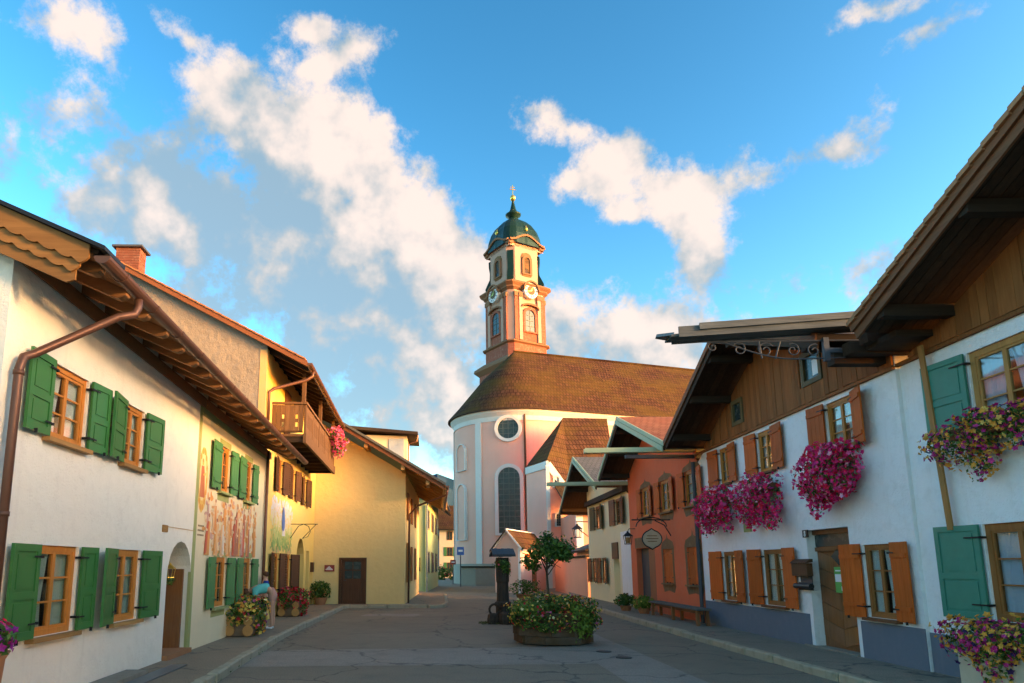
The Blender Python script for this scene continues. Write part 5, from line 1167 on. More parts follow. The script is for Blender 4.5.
MB().prism([(-.08, 0, 2.15), (.4, 0, 2.15), (.95, 13, 2.15), (.47, 13, 2.15)], (0, 0, .1)).build('coping', 'roof_dark', GW)
LT = thing('lean_to_shed', 'dark roofed lean to behind the pink garden wall beside the tan house', 'shed', (8.4, 36.5, 0))
MB().prism([(0, 0, 0), (4, 0, 0), (4.3, 6, 0), (.3, 6, 0)], (0, 0, 2.6)).build('wall', 'pink2', LT); slope_roof(LT, 'roof_grey', [(-.25, 6.2, 2.55), (-.5, -.1, 2.55), (3.5, -.1, 4.0), (3.7, 6.2, 4.0)], .1)
SN = thing('salmon_annex', 'orange pink building between the church annex and the tan house', 'house', (9.9, 48, 0))
MB().box(0, 6, 0, 6, 0, 5.4).build('wall', 'pink3', SN); MB().box(-.02, .45, -.06, .3, 0, 5.4).build('corner_strip', 'white_trim', SN); slope_roof(SN, 'roof_brown', [(-.4, -.4, 5.3), (6.4, -.4, 5.3), (6.4, 6, 8), (-.4, 6, 8)], .12)
ll = atY(577.5, 537, 38.5)
WL = thing('street_lantern', 'black wrought iron wall lantern over the garden wall', 'lantern', tuple(ll)); lantern(WL, 2.2, 'iron')
MB().tube([(0, .25, .55), (.7, .2, .0), (1.4, .2, .15)], .03, 6).build('scroll', 'iron', WL); MB().tube([(0, .25, .88), (1.2, .2, .85)], .03, 6).build('bracket_arm', 'iron', WL)

# ================================================================= right row
FG = Facade((7.87, 35.3), (7.75, 27.3)); FH = Facade((7.75, 27.3), (7.63, 19.7)); FI = Facade((7.63, 19.7), (7.5, 10.75)); FJ = Facade((7.56, 10.75), (7.46, 2.5))
def gable_roof(parent, F, L_, A_, R_, over, rm, vm, vm2, depth=10, soff='dark_y', purl='dark_y', thick=.1):
    """L_, A_, R_: (u, z) of left eave, apex, right eave on the roof top"""
    for k, (e, s) in enumerate(((L_, 1), (R_, -1))):
        pts = [(e[0], depth, e[1]), (e[0], -over, e[1]), (A_[0], -over, A_[1]), (A_[0], depth, A_[1])]
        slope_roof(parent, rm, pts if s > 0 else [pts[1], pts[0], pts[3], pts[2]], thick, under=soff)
        dn = Vector((A_[0] - e[0], 0, A_[1] - e[1])).normalized(); nz = Vector((-dn.z, 0, dn.x));
        if nz.z < 0: nz = -nz
        for j, (t0, t1, yy, mt) in enumerate(((-.02, .11, -over - .03, vm), (.10, .24, -over + .012, vm2))):
            p, q = Vector((e[0], yy, e[1])), Vector((A_[0], yy, A_[1]))
            MB().prism([p - nz * t0, q - nz * t0, q - nz * t1, p - nz * t1], (0, .035, 0)).build('verge_board', mt, parent)
        for t in (.12, .5, .85):
            c = Vector((e[0] + (A_[0] - e[0]) * t, 0, e[1] + (A_[1] - e[1]) * t)) - nz * (thick + .11)
            MB().box(c.x - .08, c.x + .08, -over + .06, .3, c.z - .10, c.z + .08).build('purlin', purl, parent)
        n = 7                                # boards of the soffit
        for j in range(n):
            y0 = -over + .05 + j * (over - .05) / n; y1 = y0 + (over - .05) / n - .008
            p, q = Vector((e[0], y0, e[1])) - nz * (thick + .003), Vector((A_[0], y0, A_[1])) - nz * (thick + .003)
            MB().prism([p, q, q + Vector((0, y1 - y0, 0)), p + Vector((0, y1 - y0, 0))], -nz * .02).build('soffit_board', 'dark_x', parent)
def spout(parent, u, z, y0, y1, w, h, mat, inner=None):
    mb = MB(); s = (y1 - y0) * .012
    mb.prism([(u - w / 2, y0, z), (u + w / 2, y0, z), (u + w / 2, y0, z + .025), (u - w / 2, y0, z + .025)], (0, y1 - y0, s))
    for a in (u - w / 2 - .025, u + w / 2): mb.prism([(a, y0, z - .01), (a + .025, y0, z - .01), (a + .025, y0, z + h), (a, y0, z + h)], (0, y1 - y0, s))
    return mb.build('gutter_spout', mat, parent)

# ---- I: white house
I = FI.thing('white_house', 'whitewashed house with orange brown shutters, boarded gable and blue grey base', 'house')
LI = FI.len; OV = 1.12
iL, iA = FI.loc(664, 442, -OV), FI.loc(713, 333, -OV); iR = (LI - .15, 5.52); iL = (iL[0], iL[1])
def roofz(L_, A_, R_): return lambda u: (L_[1] + (A_[1] - L_[1]) * (u - L_[0]) / (A_[0] - L_[0])) if u < A_[0] else (A_[1] + (R_[1] - A_[1]) * (u - A_[0]) / (R_[0] - A_[0]))
rzI = roofz(iL, iA, iR)
IW = {}
for k, v in dict(u1=(720, 730.5, 458, 490), u2=(758.7, 774, 440, 480), u3=(827, 855, 398, 450), l1=(724.4, 737.5, 552, 602), l2=(764.5, 785.5, 548, 605), l3=(866, 895.5, 545, 616)).items(): IW[k] = FI.rect(*v)
uz0 = IW['u3'][2]; uz1 = IW['u3'][3]; lz0 = sum(IW[k][2] for k in ('l1', 'l2', 'l3')) / 3; lz1 = sum(IW[k][3] for k in ('l1', 'l2', 'l3')) / 3
for k in IW: IW[k] = (*IW[k][:2], uz0 if k[0] == 'u' else lz0, uz1 if k[0] == 'u' else lz1)
zw = 4.93                                    # foot of the boarding
idr = FI.rect(811, 854, 528, 650); idr = (idr[0], idr[1], .12, idr[3])
wall(I, 'whitewash', 0, LI, 0, [(0, rzI(0) - .25), (iA[0], iA[1] - .25), (LI, rzI(LI) - .25)], [(*v, False) for v in IW.values()] + [(*idr, False, .3)], depth=None)
mb = MB(); mb.quad((0, 0, 0), (0, 10, 0), (0, 10, rzI(0) - .2), (0, 0, rzI(0) - .2)); mb.build('wall', 'whitewash', I); mb = MB(); mb.quad((LI, 0, 0), (LI, 0, rzI(LI) - .2), (LI, 10, rzI(LI) - .2), (LI, 10, 0)); mb.build('wall', 'whitewash', I)
shp = dict(u1=((711, 719.5), (731, 740)), u2=((747.6, 757.6), (774.5, 787.7)), u3=((810.5, 825.5), (855, 875)), l1=((713, 723.5), (738, 748)), l2=((752, 764), (786, 801)), l3=((847, 866), (896, 916)))
for k, v in IW.items():
    a, b = shp[k]; wl = FI.rect(*a, 500, 520); wr = FI.rect(*b, 500, 520)
    y_ = 420 if k == 'u3' else 465 if k[0] == 'u' else 580
    wl = FI.loc(a[1], y_)[0] - FI.loc(a[0], y_)[0]; wr = FI.loc(b[1], y_)[0] - FI.loc(b[0], y_)[0]
    window(I, *v, fr='frame_dk' if k[0] == 'l' else 'frame', sill='brown_x', curtain='curtain', sh='both', shmat='shut_or', shstyle='board', wl=wl, wr=wr, ang=(4, 5) if k != 'u3' else (5, 16), cover=.02)
# painted base, in two stretches either side of the door
dzt = .75
for a, b in ((.03, idr[0] - .12), (idr[1] + .12, LI - .01)): MB().box(a, b, -.012, .02, .0, dzt + .0).build('painted_base', 'dado', I)
# door
dl = FI.loc(820, 600, .18)[0]
dm = MB(); dm.box(dl, idr[1] - .02, .2, .26, .14, idr[3] - .02); dm.box(dl - .1, dl, .12, .28, .12, idr[3]); dm.box(dl, idr[1], .12, .28, idr[3] - .09, idr[3]); dm.box(dl, idr[1], .15, .24, idr[3] - .42, idr[3] - .34)
dro = dm.build('door', 'door', I); W = idr[1] - dl
for k in range(5):                           # herring-bone boards
    z = .2 + k * .33
    for s in (0, 1):
        x0 = dl + .06 + s * (W - .12) / 2; x1 = x0 + (W - .14) / 2; zz0 = z + (.16 if s == 0 else 0); zz1 = z + (0 if s == 0 else .16)
        MB().prism([(x0, .185, zz0), (x1, .185, zz1), (x1, .185, zz1 + .31), (x0, .185, zz0 + .31)], (0, .02, 0)).build('door_board', 'door', dro)
MB().box(dl + .03, idr[1] - .03, .17, .2, idr[3] - .33, idr[3] - .1).build('pane', 'church_glass', dro)
MB().prism([(dl + W * .55, .15, 1.72), (dl + W * .7, .15, 1.88), (dl + W * .55, .15, 2.04), (dl + W * .4, .15, 1.88)], (0, .034, 0)).build('pane', 'church_glass', dro)
MB().box(dl - .3, idr[1], -.05, .3, .05, .15).build('doorstep', 'stone', I)
po = FI.rect(836.5, 848.5, 567, 593, .15); po = MB().box(dl + W * .45, dl + W * .86, .14, .15, po[2], po[3])
PO = po.build('notice', 'poster', I); f = (dl + W * .45, dl + W * .86); pz = FI.rect(836.5, 848.5, 567, 593, .15)
mb = MB(); h = pz[3] - pz[2]; mb.box(f[0] + .02, f[1] - .02, .136, .14, pz[2] + h * .42, pz[2] + h * .72); mb.box(f[0] + .04, f[1] - .08, .136, .14, pz[2] + h * .83, pz[2] + h * .88); mb.box(f[0] + .2, f[1] - .03, .136, .14, pz[2] + .04, pz[2] + h * .25); mb.build('notice_print', 'white', PO, kind='stuff')
# house number plate
f = FI.rect(803.5, 808.5, 530, 537.5); npl = MB().box(f[0], f[1], -.025, .0, f[2], f[3]).build('number_plate', 'black', I)
mb = MB(); cxn = (f[0] + f[1]) / 2; hh = f[3] - f[2]
for zc, r in ((f[2] + hh * .33, hh * .19), (f[2] + hh * .69, hh * .15)): mb.tube([(cxn + r * .75 * math.cos(k * math.pi / 6), -.028, zc + r * math.sin(k * math.pi / 6)) for k in range(13)], .009, 5)
mb.build('number', 'white', npl)
# gable boarding: every board a piece of its own, cut round the two small windows
gw = [FI.rect(735.5, 743, 403, 421), FI.rect(806, 821, 354, 379)]
u = .01; bwid = .148
while u < LI - .03:
    u1 = min(u + bwid - .006, LI - .01); zt0, zt1 = rzI(u) - .2, rzI(u1) - .2; yo = random.uniform(-.006, .006)
    segs = [(zw + random.uniform(-.012, .012), None)]
    w_ = next((g for g in gw if g[0] - .09 < u1 and g[1] + .09 > u), None)
    def plank(za, zb0, zb1): MB().prism([(u, -.045 + yo, za), (u1, -.045 + yo, za), (u1, -.045 + yo, zb1), (u, -.045 + yo, zb0)], (0, .04, 0)).build('gable_board', 'gable', I)
    if zt0 > zw + .05 and zt1 > zw + .05:
        if w_ and w_[3] + .1 < min(zt0, zt1): plank(segs[0][0], w_[2] - .09, w_[2] - .09); plank(w_[3] + .09, zt0, zt1)
        elif w_: plank(segs[0][0], w_[2] - .09, w_[2] - .09)
        else: plank(segs[0][0], zt0, zt1)
    u += bwid
MB().box(0, LI, -.06, -.0, zw - .07, zw - .015).build('drip_board', 'gable', I)
for g in gw:
    fr_ = MB(); 
    for a, b, c, d in ((g[0] - .1, g[0], g[2] - .1, g[3] + .1), (g[1], g[1] + .1, g[2] - .1, g[3] + .1), (g[0], g[1], g[2] - .1, g[2]), (g[0], g[1], g[3], g[3] + .1)): fr_.box(a, b, -.07, .02, c, d)
    fo = fr_.build('gable_window', 'shut_ol', I); MB().box(g[0], g[1], -.02, -.012, g[2], g[3]).build('pane', 'church_glass', fo)
    if g is gw[1]: MB().box(g[0] + (g[1] - g[0]) * .5, g[1] - .02, -.03, -.022, g[2] + .06, g[3] - .12).build('curtain', 'white', fo)
gable_roof(I, FI, iL, iA, iR, OV, 'roof_dark', 'brown_x', 'dark_x')
f = FI.rect(744.5, 751.5, 517, 532); vn = MB().box(f[0], f[1], -.03, .0, f[2], f[3]).build('vent', 'olive_trim', I)
# projecting wooden spout between the white and the near house, on its wrought bracket
e0, e1 = atY(668, 333, 10.9), atY(866, 322, 10.9)
SPY0 = -(7.5 - e0.x); su = LI - .12; sz = e0.z - .12
SP = FI.thing('water_spout', 'long weathered wooden gutter spout on an iron bracket jutting over the street', 'gutter spout')
mb = MB(); zl, zr = e0.z - .05, e1.z - .0
mb.prism([(su - .17, SPY0, zl - .06), (su + .17, SPY0, zl - .06), (su + .17, SPY0, zl - .03), (su - .17, SPY0, zl - .03)], (0, -SPY0 + .2, zr - zl)); mb.build('bottom_board', 'grey_wood', SP)
for a in (su - .20, su + .17): MB().prism([(a, SPY0 + .12, zl - .08), (a + .03, SPY0 + .12, zl - .08), (a + .03, SPY0 + .12, zl + .10), (a, SPY0 + .12, zl + .10)], (0, -SPY0 + .08, zr - zl)).build('side_board', 'grey_wood', SP)
MB().prism([(su + .205, SPY0 + .45, zl + .04), (su + .235, SPY0 + .45, zl + .04), (su + .235, SPY0 + .45, zl + .15), (su + .205, SPY0 + .45, zl + .14)], (0, -SPY0 - .3, zr - zl)).build('side_board', 'grey_wood', SP)
MB().prism([(su - .15, SPY0 + .04, zl - .03), (su + .15, SPY0 + .04, zl - .03), (su + .05, SPY0 - .22, zl - .03), (su - .04, SPY0 - .2, zl - .03)], (0, .02, .05)).build('lip', 'copper_in', SP)
mb = MB(); zb = zl - .10; y0 = SPY0 + .55; X_ = su
def cur(pts, r=.013): mb.tube([(X_, y, z) for y, z in pts], r, 6)
def scroll(cy, cz, r0, turns, sgn, a0): cur([(cy + r0 * (1 - .75 * k / 18) * math.cos(a0 + sgn * turns * 2 * math.pi * k / 18), cz + r0 * (1 - .75 * k / 18) * math.sin(a0 + sgn * turns * 2 * math.pi * k / 18)) for k in range(19)], .011)
cur([(y0, zb), (-.2, zb + .02)], .014)
cur([(y0 + .35 * 1 + t * 1.35, zb - .30 * math.sin(min(1, t * 1.15) * math.pi / 2)) for t in [k / 14 for k in range(15)]])
cur([(y0 + 1.7, zb - .30), (y0 + 2.35, zb - .28)])
scroll(y0 + .18, zb - .09, .09, 1.2, 1, 1.2); scroll(y0 + .62, zb - .13, .12, 1.3, -1, 2.4); scroll(y0 + 1.05, zb - .15, .14, 1.4, 1, .5); scroll(y0 + 1.5, zb - .15, .12, 1.3, -1, 2.); scroll(y0 + 1.85, zb - .16, .12, 1.3, 1, 1.)
cur([(y0 + .95, zb), (y0 + .98, zb - .29)]); cur([(y0 + 1.3, zb), (y0 + 1.2, zb - .3)])
mb.build('scroll_bracket', 'iron_grey', SP)
MB().box(su - .035, su + .035, y0 + 2.0, y0 + 2.09, zb - .34, zb + .06).build('bracket_post', 'iron_grey', SP)
MB().box(su - .03, su + .03, y0 + 2.09, .02, zb - .20, zb - .12).build('bracket_arm', 'iron_grey', SP)

# mailbox, flower boxes
f = FI.rect(795, 811, 559, 590, -.1)
MBX = FI.thing('mailbox', 'dark brown wall mailbox with a pitched lid and newspaper roll beside the white house door', 'mailbox')
a, b, c, d = f; h = d - c
MB().box(a, b - .02, -.16, -.045, c + h * .45, c + h * .86).build('box', 'door_dk', MBX); MB().prism([(a - .02, -.19, c + h * .86), (a - .02, -.04, c + h * .9), (a - .02, -.04, c + h), (a - .02, -.10, c + h)], (b - a + .02, 0, 0)).build('lid', 'shut_br', MBX)
mb = MB(); mb.tube([(a, -.11, c + h * .13), (b, -.11, c + h * .13)], .055, 10); mb.build('newspaper_roll', 'black', MBX); MB().box(a + .03, b - .05, -.06, -.045, c, c + h * .45).build('backplate', 'iron_grey', MBX); MB().box(a + .05, a + .13, -.064, -.06, c + h * .25, c + h * .42).build('notice', 'white', MBX)
def flower_box(F, px0, px1, py0, py1, label, group, bmat, seed, out=.28, box=None, nl=1100, nb=1200, bs=.045, blobs=None, cat='flower box', ls=.034, lm='leaf', petals=5):
    u0, u1, z0, z1 = F.rect(px0, px1, py0, py1, -out); t = thing('flower_box', label, cat, tuple(F.w((u0 + u1) / 2, -out, z0)), F.ang, group)
    w, h = u1 - u0, z1 - z0
    bz = h * .66; mb = MB(); mb.box(-w * .27, w * .27, -.02, out - .05, bz - .02, bz + .14) if box is None else mb.box(*box)
    mb.build('box', 'brown_x', t, bevel=.008); bo = (-w * .27, w * .27, -.02, out - .05, bz - .02, bz + .14) if box is None else box
    for x in (bo[0] + .06, bo[1] - .1): MB().box(x, x + .04, bo[3], bo[3] + .06, bo[4] - .05, bo[4] + .05).build('hook', 'iron', t)
    bl = blobs(w, h) if blobs else [((-w * .16, 0, h * .52), (w * .30, .27, h * .42)), ((w * .16, 0, h * .54), (w * .30, .28, h * .42)), ((0, -.05, h * .36), (w * .33, .26, h * .35)), ((0, -.02, h * .76), (w * .34, .22, h * .24))] + [((w * q.uniform(-.42, .42), q.uniform(-.15, .05), h * q.uniform(-.02, .5)), (w * q.uniform(.07, .13), .09, h * q.uniform(.1, .2))) for q in [random.Random(seed)] for _ in range(8)]
    flower_mass(t, bl, nl, nb, ls, bs, lm, bmat, seed, petals); return t
gi = 'flower boxes hanging from the white house'
flower_box(FI, 699, 735, 487, 528, 'magenta flower box farthest from us on the white house wall', gi, 'fl_mag', 21)
flower_box(FI, 738, 779, 474, 524, 'magenta flower box in the middle of the three on the white house', gi, 'fl_mag', 22)
flower_box(FI, 801, 858, 443, 504, 'largest magenta flower box under the upper window nearest the teal shutter', gi, 'fl_mag', 23, nl=1500, nb=1600)

# ---- J: near house with teal shutters
J = FJ.thing('teal_shutter_house', 'white house with teal shutters under a huge dark roof, nearest on the right', 'house')
LJ = FJ.len; j0, j1 = FJ.loc(860, 315, -OV), FJ.loc(1024, 100, -OV); PJ = (j1[1] - j0[1]) / (j1[0] - j0[0]); jL = (j0[0] - .25, j0[1] - PJ * .25); jA = (5.2, j0[1] + PJ * (5.2 - j0[0])); jR = (11, j0[1] + PJ * (5.2 - j0[0]) - PJ * 5.8)
rzJ = roofz(jL, jA, jR)
ja = FJ.rect(972, 1050, 350, 433); ja = (FJ.loc(972, 395)[0], FJ.loc(972, 395)[0] + 1.15, FJ.loc(990, 428)[1], FJ.loc(1000, 340)[1]); jb = (FJ.loc(988, 570)[0], FJ.loc(988, 570)[0] + 1.1, FJ.loc(1000, 621)[1], FJ.loc(1000, 523)[1])
wall(J, 'whitewash', 0, LJ, 0, [(0, rzJ(0) - .22), (jA[0], jA[1] - .22), (LJ, rzJ(LJ) - .22)], [(*ja, False), (*jb, False)])
for (v, px, yy) in ((ja, 930.5, 395), (jb, 941, 575)):
    window(J, *v, fr='oak_z' if v is ja else 'frame_dk', sill='brown_x', curtain='blue_curt', sh='left', shmat='teal', shstyle='panel', wl=min(.75, v[0] - FJ.loc(px, yy)[0] - .03), ang=(6, 6), fw=.09)
zj = 4.96; u = .01
while u < 6:
    u1 = u + .15; yo = random.uniform(-.006, .006)
    if rzJ(u) - .2 > zj: MB().prism([(u, -.045 + yo, zj), (u1 - .006, -.045 + yo, zj), (u1 - .006, -.045 + yo, rzJ(u1) - .2), (u, -.045 + yo, rzJ(u) - .2)], (0, .04, 0)).build('gable_board', 'gable', J)
    u += .15
MB().box(0, 6, -.06, 0, zj - .07, zj - .015).build('drip_board', 'gable', J)
gable_roof(J, FJ, jL, jA, jR, OV, 'roof_dark', 'brown_x', 'brown_x')
MB().box(-.4, .9, -.6, 8, 5.12, 5.22).build('valley_board', 'dark_y', J)
for k in range(4): MB().box(-.35 + k * .3, -.13 + k * .3, -.95 + k * .1, .4, 5.0 + k * .09, 5.2 + k * .09).build('eaves_beam', 'dark_y', J)
dnj = Vector((jA[0] - jL[0], 0, jA[1] - jL[1])); 
for k in range(22):                          # verge tiles showing along the edge
    t = k / 22; p = Vector((jL[0], -OV - .07, jL[1])) + dnj * t; q = Vector((jL[0], -OV - .07, jL[1])) + dnj * (t + 1 / 22 * 1.04)
    MB().prism([p + Vector((0, 0, .0)), q + Vector((0, 0, -.02)), q + Vector((0, 0, .045)), p + Vector((0, 0, .07))], (0, .3, 0)).build('verge_tile', 'terracotta', J)
MB().box(0, 6, -.013, .02, 0, .7).build('painted_base', 'dado', J)
b0, b1 = FI.loc(919, 346, -.1), FI.loc(947, 530, -.1)
MB().prism([(b0[0] - .05, -.10, b0[1]), (b0[0] + .05, -.10, b0[1]), (b1[0] + .05, -.06, b1[1]), (b1[0] - .05, -.06, b1[1])], (0, .03, 0)).build('corner_board', 'oak_z', I)
def trail(w, h): return [((-w * .25, 0, h * .6), (w * .3, .2, h * .32)), ((w * .2, 0, h * .66), (w * .3, .2, h * .32)), ((0, 0, h * .35), (w * .16, .14, h * .34)), ((w * .1, 0, h * .85), (w * .34, .18, h * .18))]
flower_box(FJ, 931, 1034, 410, 476, 'upper flower box of orange and purple petunias beside the teal shutter', 'petunia boxes of the near house', 'fl_mix', 31, out=.25, blobs=trail, nl=1300, nb=800, bs=.036, ls=.03, petals=5)
tro = thing('flower_trough', 'cream trough overflowing with orange and magenta petunias below the lower teal shutter', 'flower trough', tuple(FJ.w(1.95, -.32, .12)), FJ.ang, 'petunia boxes of the near house')
MB().box(-.75, 1.2, -.18, .18, 0, .46).build('trough', 'trough', tro, bevel=.015)
flower_mass(tro, [((-.55, -.05, .62), (.5, .3, .27)), ((.15, -.08, .62), (.5, .34, .28)), ((.8, -.05, .62), (.45, .3, .27)), ((-.1, -.2, .42), (.28, .16, .28))], 1700, 1000, .032, .038, 'leaf', 'fl_mix', 33)

# ---- H: salmon house
H = FH.thing('salmon_house', 'orange salmon painted house with ornamental window surrounds and a bench', 'house')
LH = FH.len; hA = FH.loc(617, 417, -OV); hL = FH.loc(598, 478, -OV); hR = FH.loc(664, 442, -OV); rzH = roofz(hL, hA, hR)
HWN = [FH.rect(642, 650, 489, 516), FH.rect(660.5, 671, 479, 512), FH.rect(685, 698.5, 468, 507), FH.rect(664, 673, 548, 583), FH.rect(688, 701, 548, 585)]
zu0, zu1 = sum(w[2] for w in HWN[:3]) / 3, sum(w[3] for w in HWN[:3]) / 3; zl0, zl1 = (HWN[3][2] + HWN[4][2]) / 2, (HWN[3][3] + HWN[4][3]) / 2
HWN = [(*w[:2], zu0, zu1) for w in HWN[:3]] + [(*w[:2], zl0, zl1) for w in HWN[3:]]
hd = FH.rect(637.5, 656, 545, 606); hd = (hd[0], hd[1], .12, 2.35)
wall(H, 'salmon', 0, LH, 0, [(0, rzH(0) - .2), (hA[0], hA[1] - .2), (LH, rzH(LH) - .2)], [(*w, False) for w in HWN] + [(*hd, False, .45)])
for i, w in enumerate(HWN):
    mb = MB(); e = .2; a, b, c, d = w; cx_ = (a + b) / 2; t_ = .5 if i > 2 else .32
    out = [(a - e, c - .1), (a - e * .3, c - .3), (cx_, c - .24), (b + e * .3, c - .3), (b + e, c - .1), (b + e * .8, (c + d) / 2), (b + e, d + .05), (b + e * .4, d + t_ * .45), (cx_ + .08, d + t_ * .7), (cx_, d + t_), (cx_ - .08, d + t_ * .7), (a - e * .4, d + t_ * .45), (a - e, d + .05), (a - e * .8, (c + d) / 2)]
    # painted surround as a ring of flat pieces around the opening
    inn = [(a, c)] * 2 + [(cx_, c)] + [(b, c)] * 2 + [(b, (c + d) / 2)] + [(b, d)] * 2 + [(cx_, d)] * 3 + [(a, d)] * 2 + [(a, (c + d) / 2)]
    for k in range(len(out)):
        j = (k + 1) % len(out); mb.quad((*[out[k][0]], -.005, out[k][1]), (out[j][0], -.005, out[j][1]), (inn[j][0], -.005, inn[j][1]), (inn[k][0], -.005, inn[k][1]))
    sur = mb.build('painted_surround', 'taupe_trim', H)
    if i > 2: window(H, *w, y=.08, fr='frame_dk', sh='closed', shmat='shut_or', shstyle='board', each=False, sill='taupe_trim')
    else: window(H, *w, fr='frame', sh='both', shmat='shut_or', shstyle='board', each=False, curtain='curtain', wl=(w[1] - w[0]) * .38, wr=(w[1] - w[0]) * .42, ang=(8, 8), sill='taupe_trim')
hm = hd[0] + (hd[1] - hd[0]) * .55
MB().box(hm, hd[1], .1, .16, .12, hd[3]).build('door', 'shut_rd', H); MB().box(hd[0], hm, .2, .26, .12, hd[3]).build('door_leaf', 'iron_grey', H); MB().box(hd[0] - .12, hd[1] + .1, -.006, .02, hd[3] + .01, hd[3] + .4).build('painted_lintel', 'taupe_trim', H)
gable_roof(H, FH, hL, hA, hR, OV, 'roof_red', 'green_copper', 'dark_x')
spout(H, LH - .15, hR[1] - .18, -OV - 2.1, .3, .17, .13, 'green_copper')
MB().box(LH - .25, LH - .12, -OV - .9, .3, hR[1] - .34, hR[1] - .24).build('spout_beam', 'iron_grey', H)
MB().tube([(LH - .1, -.08, 4.7), (LH - .1, -.08, .12)], .055, 8).build('downpipe', 'iron_grey', H)
# hanging sign
f = FH.loc(648, 539, -.75); HS = FH.thing('hanging_sign', 'cream oval inn sign in a wrought iron frame on the salmon house', 'sign')
u = f[0]; z = f[1]; nr = [(.40 * math.cos(2 * math.pi * k / 20) * .75, .24 * math.sin(2 * math.pi * k / 20) * (1.1 if k % 5 else 1.3)) for k in range(20)]
MB().prism([(u - .02, -.62 + a, z + b) for a, b in nr], (.04, 0, 0)).build('board', 'trough', HS)
mb = MB(); mb.tube([(u, -.62 + a * 1.05, z + b * 1.08) for a, b in nr + nr[:1]], .02, 6); mb.tube([(u, .0, z + .62), (u, -1.25, z + .62)], .022, 6); mb.tube([(u, -.62 + .5 * math.cos(k * .35), z + .4 + .3 * math.sin(k * .35)) for k in range(10)], .018, 6); mb.tube([(u, 0, z + .1), (u, -.2, z + .45), (u, -.5, z + .6)], .018, 6)
mb.build('iron_frame', 'iron', HS); mb = MB()
for k, w in enumerate((.32, .4, .3)): mb.box(u - .026, u + .026, -.62 - w / 2, -.62 + w / 2, z + .09 - k * .09, z + .115 - k * .09)
mb.build('sign_print', 'taupe_trim', HS, kind='stuff')
f = FH.loc(633.5, 538, -1.35); HLN = thing('sign_lantern', 'orange glowing glass lantern hung on the sign bracket of the salmon house', 'lantern', tuple(FH.w(FH.loc(648, 539, -.75)[0], -1.4, z - .15)), FH.ang)
HLN['label'] = 'orange glass lantern hung at the end of the sign bracket'
lantern(HLN, 1.2, 'iron'); MB().lathe([(.05, .02), (.09, .1), (.07, .2)], 10).build('glass', 'log_end', HLN)
# bench
bs_ = FH.rect(655, 703, 600, 618, -.45); BN = FH.thing('bench', 'plain wooden plank bench against the salmon house wall', 'bench')
ba, bb = FH.loc(655, 603, -.45)[0], FH.loc(704, 604, -.45)[0]
MB().box(ba, bb, -.66, -.26, .52, .58).build('seat', 'grey_wood', BN, bevel=.01)
for k in range(3):
    uu = ba + .12 + (bb - ba - .34) * k / 2
    for yy in (-.62, -.36): MB().box(uu, uu + .09, yy, yy + .08, .12, .52).build('leg', 'door', BN)
MB().box(ba + .1, bb - .1, -.48, -.44, .42, .515).build('rail', 'door', BN)

# ---- G: tan house
G = FG.thing('tan_house', 'tan house with brown shutters and a mint green edged gable behind the salmon house', 'house')
LG = FG.len; gA = FG.loc(573, 457, -OV); gL = FG.loc(559, 513, -OV); gR = FG.loc(596, 484, -OV); rzG = roofz(gL, gA, gR)
GWN = [FG.rect(595.5, 601, 506, 530), FG.rect(615.5, 622, 498, 524), FG.rect(592.5, 596.5, 558, 582), FG.rect(602, 606.5, 558, 583)]
GWN = [(*w[:2], (GWN[0][2] + GWN[1][2]) / 2, (GWN[0][3] + GWN[1][3]) / 2) for w in GWN[:2]] + [(*w[:2], (GWN[2][2] + GWN[3][2]) / 2, (GWN[2][3] + GWN[3][3]) / 2) for w in GWN[2:]]
gd = FG.rect(614.5, 620.5, 555, 604); gd = (gd[0], gd[1], .12, gd[3])
wall(G, 'tan', 0, LG, 0, [(0, rzG(0) - .2), (gA[0], gA[1] - .2), (LG, rzG(LG) - .2)], [(*w, False) for w in GWN] + [(*gd, True, .25)])
for i, w in enumerate(GWN): window(G, *w, fr='frame_dk', sh='both', shmat=('shut_ol', 'shut_rd', 'shut_rd', 'shut_rd')[i] if i else 'shut_ol', shstyle='louvre', each=False, wl=(w[1] - w[0]) * .62, wr=(w[1] - w[0]) * .62, ang=(6, 10))
MB().box(gd[0], gd[1], .25, .3, .12, gd[3]).build('door', 'tan', G); MB().box(gd[0] - .08, gd[1] - .1, -.05, .1, 2.0, 2.7).build('wall_box', 'door_dk', G)
MB().box(gd[1] + .35, LG - .03, -.008, .02, .12, 3.1).build('repaired_plaster', 'whitewash', G)
tb = FG.rect(597, 631, 492, 496); MB().box(.3, LG - .1, -.22, -.02, tb[2] - .02, tb[2] + .2).build('tie_beam', 'dark_x', G)
gable_roof(G, FG, gL, gA, gR, OV, 'roof_grey', 'green_copper', 'dark_x')
spout(G, LG - .1, gR[1] - .14, -OV - 2.1, .3, .17, .13, 'green_copper')
for (P_, x0, x1, nm) in ((G, gA, gR, 'G'), (H, hA, hR, 'H')):   # gable bargeboards in mint green, a second board under each near verge
    p, q = Vector((x0[0], -OV - .07, x0[1] - .12)), Vector((x1[0], -OV - .07, x1[1] - .12)); MB().prism([p, q, q + Vector((0, 0, -.16)), p + Vector((0, 0, -.16))], (0, .03, 0)).build('verge_board', 'green_copper', P_)

